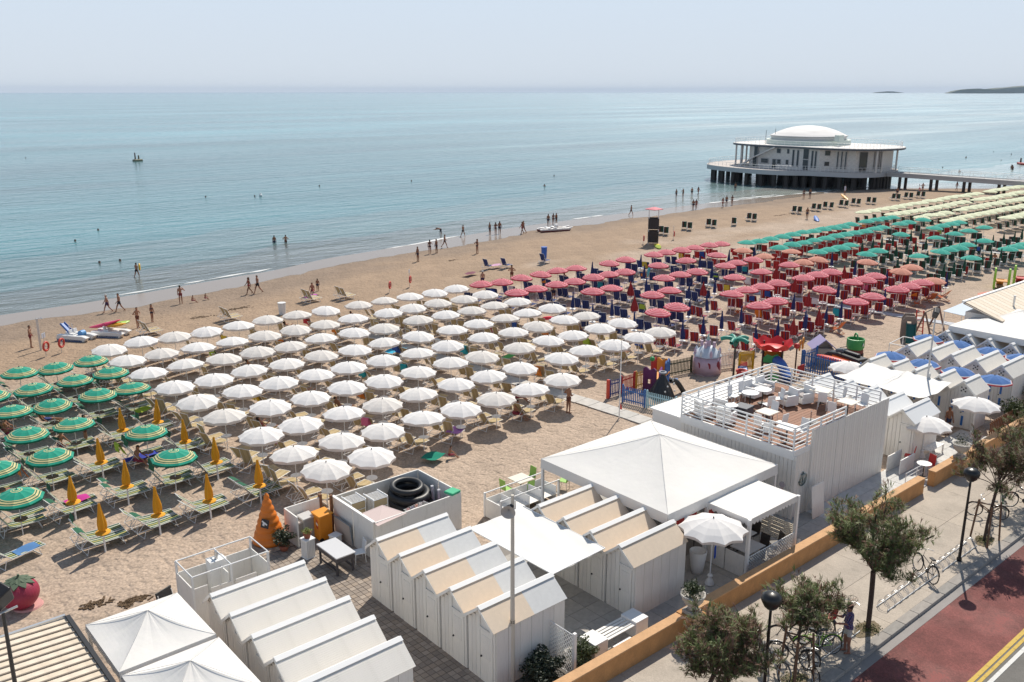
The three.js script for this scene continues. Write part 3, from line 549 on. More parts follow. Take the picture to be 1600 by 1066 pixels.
// ---------------------------------------------------------------- paving of the bathing establishment, wall, paths
const tileSet = (() => { const out = []; for (const c of [[0.5, 0.47, 0.43], [0.46, 0.435, 0.4], [0.53, 0.5, 0.455], [0.43, 0.41, 0.385]]) out.push(mat(c, 0.85, { map: rep(grain, 1.5), bumpMap: grainBump, bumpScale: 0.004 })); return out; })();
function tileField(name, label, x0, x1, z0, z1, s, mats, gap = 0.012, base = [0.24, 0.22, 0.2], skip = null) {
  const o = thing(name, label, null, [0, 0, 0]); delete o.userData.category; o.userData.kind = 'structure';
  mesh('bedding', span(x0, x1, -0.3, 0.012, z0, z1), mat(base, 0.95), o);
  const nx = Math.round((x1 - x0) / s), nz = Math.round((z1 - z0) / s), w = (x1 - x0) / nx, d = (z1 - z0) / nz;
  const g = share(rbox(w - gap, 0.04, d - gap, 0, 0, 0, 0, 0, 0, 0.006));
  for (let i = 0; i < nx; i++) for (let j = 0; j < nz; j++) { const x = x0 + w * (i + 0.5), z = z0 + d * (j + 0.5); if (skip && skip(x, z)) continue; const t = mesh('tile', g, pick(mats), o); t.position.set(x, 0.012 + rr(-0.003, 0.003), z); t.rotation.set(rr(-0.003, 0.003), 0, rr(-0.003, 0.003)); }
  return o;
}
tileField('plaza_paving', 'large pale square paving slabs round the cabins and bar', 18.35, 33.7, -27.2, -16.95, 0.82, tileSet, 0.014, [0.24, 0.22, 0.2], (x, z) => (x > 21.5 && x < 24.2 && z < -19.4 && z > -23.6) || (x > 25 && x < 31 && z > -26 && z < -20) || (z < -24.6 && x < 24));
tileField('plaza_paving', 'bright slabs of the terrace right of the bar wall', 33.7, 49.1, -19.15, -16.95, 0.85, [mat([0.66, 0.65, 0.63], 0.8, { map: grain }), mat([0.62, 0.61, 0.59], 0.8, { map: grain })], 0.012);
{ // small brown pavers between the two left cabin blocks, too small to pick apart: one laid field
  const o = thing('paver_field', 'small brown and grey pavers between the left cabin blocks', null); o.userData.kind = 'structure';
  mesh('bedding', span(12.3, 18.35, -0.3, 0.012, -31.2, -16.95), mat([0.13, 0.12, 0.11], 0.95), o);
  const s = 0.24, gs = [[], [], []];
  for (let x = 12.3; x < 18.3; x += s) for (let z = -31.1; z < -17; z += s) { if (x > 15.5 && z > -25.9) continue; const k = Math.floor(rnd() * 3); gs[k].push(box(s - 0.022, 0.03, s - 0.022, x + s / 2, 0.014 + rr(-0.003, 0.003), z + s / 2)); }
  const c = [[0.31, 0.25, 0.2], [0.26, 0.215, 0.18], [0.35, 0.29, 0.24]];
  gs.forEach((g, i) => { const p = mesh('pavers', g, mat(c[i], 0.9, { bumpMap: grainBump, bumpScale: 0.003 }), o); p.userData.kind = 'stuff'; });
}
// slabs laid on the sand as walkways
function slabPath(label, pts, w, len, cols) {
  const o = thing('slab_walkway', label, null); o.userData.kind = 'structure';
  const ms = cols.map(c => mat(c, 0.85, { map: grain })), cv = new THREE.CatmullRomCurve3(pts.map(p => new THREE.Vector3(p[0], 0, p[1]))), L = cv.getLength(), n = Math.round(L / len), g = share(rbox(w, 0.06, L / n - 0.025, 0, 0, 0, 0, 0, 0, 0.01));
  for (let i = 0; i < n; i++) { const p = cv.getPointAt((i + 0.5) / n), t = cv.getTangentAt((i + 0.5) / n), s = mesh('slab', g, pick(ms), o); s.position.set(p.x + rr(-0.02, 0.02), 0.03 + rr(0, 0.012), p.z); s.rotation.y = Math.atan2(t.x, t.z) + rr(-0.01, 0.01); }
}
slabPath('pale slab walkway across the sand beside the white umbrellas', [[36.9, -27.3], [36.9, -32], [36.6, -37], [36.05, -42], [35.75, -47], [35.3, -53], [35.0, -59]], 1.15, 1.0, [[0.6, 0.57, 0.53], [0.56, 0.54, 0.5]]);
slabPath('pale bluish slab walkway through the pink umbrellas', [[72.3, -29.5], [71.7, -34.4], [71.2, -39], [70.9, -42], [70.3, -47], [69.8, -53]], 1.0, 1.0, [[0.58, 0.6, 0.62], [0.54, 0.56, 0.6]]);
slabPath('short slab walkway among the teal umbrellas', [[109.6, -36], [109.4, -46], [109.2, -55]], 1.0, 1.0, [[0.58, 0.58, 0.56]]);

{ // low ochre wall between the promenade and the bathing establishment
  const stucco = (() => { const a = oct(6, 901, 5), b = oct(60, 905, 3), c = oct(20, 907, 3, 0.3); return tex(512, 512, (u, v) => { const k = 0.93 + 0.14 * (a(u, v) - 0.5) + 0.1 * (b(u, v) - 0.5) - 0.25 * Math.max(0, c(u, v) - 0.68); return [k, k * 0.99, k * 0.96]; }); })();
  const ochre = mat([0.6, 0.31, 0.13], 0.9, { map: stucco, bumpMap: grainBump, bumpScale: 0.006 });
  const cap = mat([0.66, 0.4, 0.22], 0.9, { map: stucco });
  const wall = (x0, x1, label) => { const t = thing('ochre_wall', label, 'wall'); mesh('wall_body', uvBox(span(x0, x1, -0.2, 0.74, -16.98, -16.66)), ochre, t); mesh('coping', uvBox(span(x0 - 0.005, x1 + 0.005, 0.74, 0.79, -17.0, -16.64)), cap, t); return t; };
  var uvBox; uvBox = g => { const p = g.attributes.position, n = g.attributes.normal, q = new Float32Array(p.count * 2); for (let i = 0; i < p.count; i++) { const ax = Math.abs(n.getX(i)), ay = Math.abs(n.getY(i)); q[2 * i] = (ax > 0.7 ? p.getZ(i) : p.getX(i)) / 2.2; q[2 * i + 1] = (ay > 0.7 ? p.getZ(i) : p.getY(i)) / 2.2; } g.setAttribute('uv', new THREE.BufferAttribute(q, 2)); return g; };
  const w1 = wall(14, 39.5, 'long low ochre wall below the white bar, nearer part'), w2 = wall(40.55, 75, 'low ochre wall beyond the entrance gap, with an urn at its start');
  mesh('pier', uvBox(span(22.05, 22.75, -0.2, 0.82, -17.0, -16.2)), ochre, w1);
  mesh('pier', uvBox(span(42.75, 43.4, -0.2, 0.82, -17.0, -16.3)), ochre, w2);
}

// ---------------------------------------------------------------- bathing cabins
// one cabin: ridge along x from x0 to x1, width 1.4 in z, its front with door on the -x side
const plankG = {}; function plank(h, w, th) { const k = `${h.toFixed(2)}_${w.toFixed(3)}_${th}`; return plankG[k] || (plankG[k] = share(rbox(th, h, w - 0.012, 0, 0, 0, 0, 0, 0, 0.006))); }
const whites = [[0.83, 0.82, 0.805], [0.81, 0.8, 0.785], [0.85, 0.84, 0.82]].map(c => mat(c, 0.6, { map: paintMap, bumpMap: plankBump, bumpScale: 0.002 }));
const blueTrim = mat([0.03, 0.16, 0.48], 0.5);
function roofSlab(x0, x1, zr, yr, ze, ye, boards, m, parent, name) { // one roof slope: overlapping boards that run along the ridge
  const gs = [], n = boards; for (let i = 0; i < n; i++) { const a = i / n, b = (i + 1) / n + 0.02; const za = zr + (ze - zr) * a, zb = zr + (ze - zr) * b, ya = yr + (ye - yr) * a, yb = yr + (ye - yr) * b, lift = n > 1 ? 0.006 : 0.004;
    const A = [x0, ya, za], B = [x1, ya, za], C = [x1, yb + lift, zb], D = [x0, yb + lift, zb]; gs.push(ze > zr ? quad(A, D, C, B, 0.02) : quad(A, B, C, D, 0.02)); }
  return mesh(name, gs, m, parent);
}
function cabin(name, label, cat, group, x0, x1, zc, { eave = 2.13, ridge = 2.68, w = 1.4, front = -1, roofM = M.whiteRoof, roofM2 = null, split = 0, boards = 1, doorTrim = null, vents = false, ridgeM = M.plain, sideRight = false, over = 0.14, sideBoards = 6 } = {}) {
  const t = thing(name, label, cat, [0, 0, 0], 0, group), hw = w / 2;
  // body: side walls and back as one carcass
  const prof = [[-hw + 0.03, 0], [hw - 0.03, 0], [hw - 0.03, eave], [0, ridge - 0.05], [-hw + 0.03, eave]];
  const body = extr(prof, x1 - x0 - 0.06); body.rotateY(Math.PI / 2); body.translate(x0 + 0.03, 0, zc);
  mesh('carcass', body, whites[1], t);
  // front boards: gable boards above, planks beside the door
  const nP = 3, pw = 0.2; const yT = z => eave + (ridge - eave) * (1 - Math.abs(z) / hw) - 0.07;
  for (let k = 0; k < nP; k++) { const z = -hw + 0.04 + pw * (k + 0.5), h = Math.min(yT(-hw + 0.04 + pw * k), yT(-hw + 0.04 + pw * (k + 1))); const p = mesh('plank', plank(h, pw, 0.03), whites[k % 3], t); p.position.set(x0 + 0.012, h / 2, zc + z); }
  { const z = hw - 0.04 - 0.06, p = mesh('plank', plank(eave - 0.1, 0.12, 0.03), whites[0], t); p.position.set(x0 + 0.012, (eave - 0.1) / 2, zc + z); }
  const dz0 = -hw + 0.04 + pw * nP + 0.01, dz1 = hw - 0.17, dw = dz1 - dz0, dm = (dz0 + dz1) / 2;
  const d = mesh('door', share(rbox(0.035, 1.82, dw - 0.015, 0, 0.93, 0, 0, 0, 0, 0.008)), whites[2], t); d.position.set(x0 + 0.008, 0, zc + dm);
  mesh('door_panel', share(rbox(0.02, 0.8, dw * 0.62, -0.02, 1.3, 0, 0, 0, 0, 0.006)), whites[0], d);
  mesh('handle', share([ball(0.035, -0.05, 0.92, -dw * 0.36, 8)]), M.dark, d);
  mesh('lintel', span(x0 - 0.02, x0 + 0.03, 1.85, 1.93, zc + dz0 - 0.02, zc + dz1 + 0.02), whites[0], t);
  if (doorTrim) { for (const [z, y] of [[dm - dw * 0.2, 1.25], [dm - dw * 0.2, 0.45], [-hw + 0.2, 1.25], [-hw + 0.2, 0.45]]) mesh('blue_panel', box(0.02, 0.55, 0.12, x0 - 0.024, y, zc + z), doorTrim, t); }
  if (vents) for (const [a, b] of [[0, 0], [0.11, 0.1], [-0.11, 0.1], [0.11, -0.1], [-0.11, -0.1]]) { const v = mesh('vent_hole', share(cyl(0.042, 0.042, 0.02, 0, 0, 0, 8, 0, 0, Math.PI / 2)), M.black, t); v.position.set(x0 - 0.012, eave + 0.1 + b, zc + a); }
  // roof
  const oh = 0.02, r0 = x0 - over, r1 = x1 + 0.08;
  const xs = split ? [[r0, split, roofM], [split, r1, roofM2]] : [[r0, r1, roofM]];
  for (const [a, b, m] of xs) { roofSlab(a, b, zc, ridge, zc + hw + oh, eave - 0.03, boards, m, t, 'roof_slope'); roofSlab(a, b, zc, ridge, zc - hw - oh, eave - 0.03, boards, m, t, 'roof_slope'); }
  mesh('ridge_cap', [quad([r0 - 0.01, ridge + 0.03, zc], [r0 - 0.01, ridge - 0.05, zc + 0.13], [r1 + 0.01, ridge - 0.05, zc + 0.13], [r1 + 0.01, ridge + 0.03, zc], 0.012), quad([r1 + 0.01, ridge + 0.03, zc], [r1 + 0.01, ridge - 0.05, zc - 0.13], [r0 - 0.01, ridge - 0.05, zc - 0.13], [r0 - 0.01, ridge + 0.03, zc], 0.012)], ridgeM, t);
  for (const s of [1, -1]) mesh('barge_board', quad([r0 - 0.015, ridge + 0.01, zc], [r0 - 0.015, ridge - 0.1, zc], [r0 - 0.015, eave - 0.14, zc + s * hw], [r0 - 0.015, eave - 0.04, zc + s * (hw + 0.02)], 0.015), whites[2], t);
  if (sideRight) { const n = sideBoards, bw = (x1 - x0) / n; for (let k = 0; k < n; k++) { const p = mesh('side_plank', share(rbox(bw - 0.014, eave - 0.05, 0.03, 0, 0, 0, 0, 0, 0, 0.006)), whites[k % 3], t); p.position.set(x0 + bw * (k + 0.5), (eave - 0.05) / 2, zc + hw - 0.01); } }
  return t;
}
const pos5 = ['farthest from the wall', 'second from the sand end', 'middle one', 'second from the wall', 'nearest the ochre wall'];
[-25.4, -23.95, -22.45, -21.0, -19.55].forEach((z, i) => cabin('beach_cabin', `white cabin with ribbed white roof in the front left block, ${pos5[i]}`, 'cabin', 'cabins of the front left block', 9.4, 12.45, z, { w: 1.44, boards: 15, roofM: M.whiteRoof, sideRight: i === 4 }));
[-25.1, -23.65, -22.2, -20.75, -19.3].forEach((z, i) => cabin('beach_cabin', `white cabin with half cream, half white roof, ${pos5[i]}`, 'cabin', 'cabins of the central block', 15.35, 18.25, z, { w: 1.44, roofM: M.cream, roofM2: mat([0.68, 0.68, 0.67], 0.7, { map: grainFine }), split: 16.9, sideRight: i === 4 }));
[-23.35, -21.95, -20.55, -19.15].forEach((z, i) => cabin('beach_cabin', `white cabin with plain cream roof below the big tent, ${['farthest from the wall', 'second from the sand end', 'second from the wall', 'nearest the ochre wall'][i]}`, 'cabin', 'cabins below the big tent', 21.55, 24.3, z, { roofM: M.cream, sideRight: i === 3 }));
const rRoof = mat([0.76, 0.725, 0.665], 0.7, { map: grainFine });
[-25.1, -23.7, -22.25, -20.8, -19.45].forEach((z, i) => cabin('beach_cabin', `white cabin right behind the bar terrace, ${pos5[i]}`, 'cabin', 'cabins right of the bar', 42.6, 45.15, z, { roofM: M.whiteMetal, sideRight: i === 4, sideBoards: 1 }));
[-24.9, -23.5, -22.15, -20.75, -19.4].forEach((z, i) => cabin('beach_cabin', `white cabin with blue panels and dotted gable, first row, ${pos5[i]}`, 'cabin', 'dotted gable cabins', 49.4, 51.05, z, { roofM: rRoof, vents: true, doorTrim: blueTrim, sideRight: i === 4, ridge: 2.75 }));
[-24.9, -23.5, -22.2, -20.75, -19.3].forEach((z, i) => cabin('beach_cabin', `white cabin with dotted gable, second dotted row behind, ${pos5[i]}`, 'cabin', 'dotted gable cabins', 54.1, 56.95, z, { roofM: rRoof, vents: true, doorTrim: blueTrim, sideRight: i === 4, ridge: 2.75 }));
[-24.9, -23.5, -22.2, -20.8, -19.4].forEach((z, i) => cabin('beach_cabin', `white cabin with dotted gable, third dotted row farther behind, ${pos5[i]}`, 'cabin', 'dotted gable cabins', 59.3, 61.1, z, { roofM: rRoof, vents: true, doorTrim: blueTrim, ridge: 2.75 }));

// ---------------------------------------------------------------- tents, awnings
function clothGrid(c00, c10, c11, c01, n, f, m, parent, name) { // a cloth sheet over four corners, shaped by f(u, v)
  const g = new THREE.BufferGeometry(), v = [], uv = [], idx = [];
  for (let j = 0; j <= n; j++) for (let i = 0; i <= n; i++) { const u = i / n, w = j / n, q = [0, 1, 2].map(k => (c00[k] * (1 - u) + c10[k] * u) * (1 - w) + (c01[k] * (1 - u) + c11[k] * u) * w); q[1] += f(u, w); v.push(...q); uv.push(q[0] / 3, q[2] / 3); }
  for (let j = 0; j < n; j++) for (let i = 0; i < n; i++) { const a = j * (n + 1) + i; idx.push(a, a + n + 1, a + 1, a + 1, a + n + 1, a + n + 2); }
  g.setAttribute('position', new THREE.Float32BufferAttribute(v, 3)); g.setAttribute('uv', new THREE.Float32BufferAttribute(uv, 2)); g.setIndex(idx); g.computeVertexNormals();
  g.userData.shared = true;
  const o = new THREE.Mesh(g, m); o.name = name; o.castShadow = o.receiveShadow = true; parent.add(o); return o;
}
function pagoda(name, label, x0, x1, z0, z1, ye, ya, val, poles = true, red = false) { // pyramid tent with a hanging valance
  const t = thing(name, label, 'tent');
  const cx = (x0 + x1) / 2, cz = (z0 + z1) / 2, A = [cx, ya, cz], n = 14, C = [[x0, z0], [x1, z0], [x1, z1], [x0, z1]];
  C.forEach((p, i) => { const q = C[(i + 1) % 4], v = [], uv = [];
    const P = (s, k) => { const ex = p[0] + (q[0] - p[0]) * s, ez = p[1] + (q[1] - p[1]) * s, sag = -0.05 * Math.sin(Math.PI * s) * Math.sin(Math.PI * k) - 0.1 * Math.sin(Math.PI * k) * 0.5 + 0.008 * Math.sin(s * 23 + i) * Math.sin(Math.PI * s) * k; return [ex + (cx - ex) * k, ye + (ya - ye) * k + sag, ez + (cz - ez) * k]; };
    for (let a = 0; a < n; a++) for (let b = 0; b < n; b++) { const f = [P(a / n, b / n), P((a + 1) / n, b / n), P((a + 1) / n, (b + 1) / n), P(a / n, (b + 1) / n)]; for (const k of [0, 2, 1, 0, 3, 2]) { v.push(...f[k]); uv.push(f[k][0] / 2.5, f[k][2] / 2.5); } }
    const g = new THREE.BufferGeometry(); g.setAttribute('position', new THREE.Float32BufferAttribute(v, 3)); g.setAttribute('uv', new THREE.Float32BufferAttribute(uv, 2)); g.computeVertexNormals();
    mesh('roof_panel', g, M.tent, t);
    const L = Math.hypot(q[0] - p[0], q[1] - p[1]), w = [], wu = [], m = Math.round(L / 0.25), nx = (q[1] - p[1]) / L, nz = -(q[0] - p[0]) / L;
    for (let a = 0; a < m; a++) { const R = s => { const o = 0.012 * Math.sin(s * 31 + i); return [[p[0] + (q[0] - p[0]) * s, ye, p[1] + (q[1] - p[1]) * s], [p[0] + (q[0] - p[0]) * s + nx * (0.02 + o), ye - val, p[1] + (q[1] - p[1]) * s + nz * (0.02 + o)]]; }; const [a0, a1] = R(a / m), [b0, b1] = R((a + 1) / m); for (const X of [a0, b1, b0, a0, a1, b1]) { w.push(...X); wu.push((X[0] + X[2]) / 2.5, X[1] / 2.5); } }
    const h = new THREE.BufferGeometry(); h.setAttribute('position', new THREE.Float32BufferAttribute(w, 3)); h.setAttribute('uv', new THREE.Float32BufferAttribute(wu, 2)); h.computeVertexNormals();
    mesh('valance', h, M.cloth, t);
    mesh('hip_seam', bar([p[0], ye + 0.01, p[1]], [A[0], A[1] + 0.005, A[2]], 0.007, 5), M.cloth, t);
  });
  for (const [x, z] of C) mesh('post', span(x - 0.05 + (x < cx ? 0.06 : -0.06), x + 0.05 + (x < cx ? 0.06 : -0.06), 0, ye, z - 0.05 + (z < cz ? 0.06 : -0.06), z + 0.05 + (z < cz ? 0.06 : -0.06)), M.whiteMetal, t);
  return t;
}
pagoda('pyramid_tent', 'big white pyramid tent in front of the bar', 24.35, 31.5, -26.4, -19.4, 2.8, 4.05, 0.42);
pagoda('pyramid_tent', 'small white pyramid tent bottom left, next to the shower stall', 5.85, 8.66, -26.65, -23.6, 2.4, 3.05, 0.22);
pagoda('pyramid_tent', 'white pyramid tent at the bottom edge, nearest the camera', 5.85, 8.66, -23.4, -20.35, 2.4, 3.05, 0.22);
pagoda('pyramid_tent', 'low white tent on the right edge behind the dotted cabins', 59.8, 69.5, -25, -19.6, 3.0, 3.75, 0.4);
{ // white awning stretched between two cabin blocks
  const t = thing('flat_awning', 'flat white awning stretched between the central and cream-roofed cabins', 'awning');
  clothGrid([18.62, 2.32, -24.15], [21.35, 2.36, -24.15], [21.35, 2.34, -19.75], [18.75, 2.3, -19.7], 24, (u, v) => -0.05 * Math.sin(Math.PI * u) * (0.6 + 0.4 * Math.sin(v * 9)) + 0.012 * Math.sin(u * 17 + v * 5), M.tent, t, 'canvas');
  mesh('edge_rod', [bar([18.75, 2.3, -19.7], [21.35, 2.34, -19.75], 0.022), bar([18.62, 2.32, -24.15], [18.75, 2.3, -19.7], 0.022), bar([21.35, 2.36, -24.15], [21.35, 2.34, -19.75], 0.022)], M.whiteMetal, t);
  const u = thing('canvas_sunshade', 'loose white canvas stretched over the passage before the dotted cabins', 'awning');
  const cloth2 = (x0, z0, x1, z1, nm) => clothGrid([x0, 2.55, z0], [x1, 2.6, z0], [x1, 2.52, z1], [x0, 2.48, z1], 26, (a, b) => -0.22 * Math.sin(Math.PI * a) * (0.7 + 0.3 * Math.sin(b * 7 + 1)) + 0.035 * Math.sin(a * 14 + b * 9) * Math.sin(Math.PI * a) - 0.06 * Math.sin(Math.PI * b), M.tent, u, nm);
  cloth2(45.4, -24.9, 49.2, -22.6, 'canvas'); cloth2(45.4, -22.55, 49.2, -20.0, 'canvas');
  mesh('rope', [bar([45.2, 2.5, -22.57], [49.3, 2.55, -22.57], 0.012)], M.plain, u);
}
{ // flat gazebo with scalloped valance over tables
  const t = thing('flat_gazebo', 'flat white gazebo with scalloped valance and lattice front', 'gazebo');
  const x0 = 26.75, x1 = 30.0, z0 = -19.42, z1 = -17.45, y = 2.55;
  clothGrid([x0, y, z0], [x1, y, z0], [x1, y, z1], [x0, y, z1], 18, (u, v) => 0.05 * Math.sin(Math.PI * u) * Math.sin(Math.PI * v) - 0.02 * Math.sin(u * 9) * Math.sin(Math.PI * v), M.tent, t, 'roof_canvas');
  const sc = (a, b, nm) => { const L = Math.hypot(b[0] - a[0], b[1] - a[1]), n = Math.round(L / 0.22), v = []; for (let i = 0; i < n; i++) { const k = 4; for (let j = 0; j < k; j++) { const s0 = (i + j / k) / n, s1 = (i + (j + 1) / k) / n, d = f => 0.2 + 0.09 * Math.sin(Math.PI * f), P = (s, f, low) => [a[0] + (b[0] - a[0]) * s, y - (low ? d(f) : 0), a[1] + (b[1] - a[1]) * s], A = P(s0, j / k, 0), B = P(s1, (j + 1) / k, 0), C = P(s1, (j + 1) / k, 1), D = P(s0, j / k, 1); for (const X of [A, C, B, A, D, C]) v.push(...X); } } const g = new THREE.BufferGeometry(); g.setAttribute('position', new THREE.Float32BufferAttribute(v, 3)); g.computeVertexNormals(); mesh(nm, g, M.cloth, t); };
  sc([x0, z0], [x0, z1], 'valance'); sc([x0, z1], [x1, z1], 'valance'); sc([x1, z0], [x1, z1], 'valance'); sc([x0, z0], [x1, z0], 'valance');
  for (const [x, z] of [[x0, z0], [x1, z0], [x1, z1], [x0, z1]]) mesh('post', span(x - 0.06, x + 0.06, 0, y, z - 0.06, z + 0.06), M.plain, t);
  // solid low panels on the left side, lattice along the front
  for (let k = 0; k < 2; k++) mesh('side_panel', span(x0 - 0.015, x0 + 0.015, 0.08, 0.98, z0 + 0.1 + k * 0.9, z0 + 0.96 + k * 0.9), whites[k], t);
  latticePanel(t, [x0 + 0.08, z1], [x1 - 0.08, z1], 0.1, 0.95, 0.13);
}
function latticePanel(parent, a, b, y0, y1, step) { // crossed slats in a frame; a, b in plan
  const L = Math.hypot(b[0] - a[0], b[1] - a[1]), h = y1 - y0, P = (s, y, o = 0) => { const dx = (b[0] - a[0]) / L, dz = (b[1] - a[1]) / L; return [a[0] + dx * s - dz * o, y0 + y, a[1] + dz * s + dx * o]; };
  for (let d = -h; d < L; d += step) { for (const dir of [1, -1]) {
    let s0 = d, s1 = d + h, t0 = 0, t1 = h; if (s0 < 0) { t0 = -s0; s0 = 0; } if (s1 > L) { t1 = h - (s1 - L); s1 = L; } if (t1 - t0 < 0.03) continue;
    if (dir < 0) { [t0, t1] = [h - t0, h - t1]; }
    mesh('lattice_slat', bar(P(s0, t0, dir * 0.008), P(s1, t1, dir * 0.008), 0.011, 4), M.plain, parent); } }
  mesh('lattice_frame', [bar(P(0, 0), P(L, 0), 0.022, 4), bar(P(0, h), P(L, h), 0.022, 4), bar(P(0, 0), P(0, h), 0.022, 4), bar(P(L, 0), P(L, h), 0.022, 4)], M.plain, parent);
}
{ const t = thing('lattice_screen', 'white lattice screen beside the dark shrub and pole', 'screen'); latticePanel(t, [17.6, -19.0], [17.6, -17.5], 0.1, 1.55, 0.15); mesh('post', [span(17.55, 17.65, 0, 1.65, -19.1, -19.0), span(17.55, 17.65, 0, 1.65, -17.5, -17.4)], M.plain, t); }
{ // corrugated cream roof bottom left and the cream roof at the right edge
  const t = thing('corrugated_roof', 'cream ribbed roof with dark edge at the bottom left corner', 'roof');
  const rib = 0.34; let k = 0; const ms = [mat([0.8, 0.68, 0.53], 0.7, { map: rep(grain, 2) }), mat([0.84, 0.73, 0.59], 0.7, { map: rep(grain, 2) })];
  for (let z = -27.4; z < -16; z += rib, k++) { const p = mesh('roof_sheet', quad([1.0, 2.62, z], [1.0, 2.62, z + rib - 0.05], [5.5, 2.42, z + rib - 0.05], [5.5, 2.42, z], 0.02), ms[k % 2], t); mesh('rib', quad([1.0, 2.66, z + rib - 0.05], [1.0, 2.66, z + rib], [5.55, 2.46, z + rib], [5.55, 2.46, z + rib - 0.05], 0.04), mat([0.3, 0.25, 0.2], 0.7), p); }
  mesh('edge_gutter', [span(5.5, 5.62, 2.3, 2.5, -27.4, -16)], M.dark, t);
  mesh('edge_beam', [span(1, 5.5, 2.32, 2.52, -27.5, -27.4)], M.alu, t);
  mesh('support_wall', [span(1.2, 5.4, 0, 2.32, -27.3, -16)], whites[1], t);
  const r = thing('ribbed_roof_house', 'low white house with cream ribbed roof on the right edge', 'house');
  let i = 0; for (let x = 62.2; x < 73; x += 0.62, i++) { const p = mesh('roof_sheet', quad([x, 3.35, -22.6], [x + 0.58, 3.35, -22.6], [x + 0.58 + 1.2, 3.95, -25.6], [x + 1.2, 3.95, -25.6], 0.03), ms[i % 2], r); }
  mesh('roof_deck', quad([62.1, 3.31, -22.55], [73.7, 3.31, -22.55], [74.6, 3.9, -25.65], [63.2, 3.9, -25.65], 0.05), mat([0.35, 0.3, 0.25], 0.8), r);
  mesh('ridge_beam', [span(63.3, 75, 3.9, 4.02, -25.8, -25.6)], M.plain, r); mesh('wall', [span(63.4, 73.5, 0, 3.3, -25.5, -22.7)], whites[0], r);
  mesh('flue_pipe', [cyl(0.07, 0.07, 0.7, 66.5, 3.9, -23.6, 10), cyl(0.1, 0.1, 0.06, 66.5, 4.27, -23.6, 10)], M.alu, r);
}

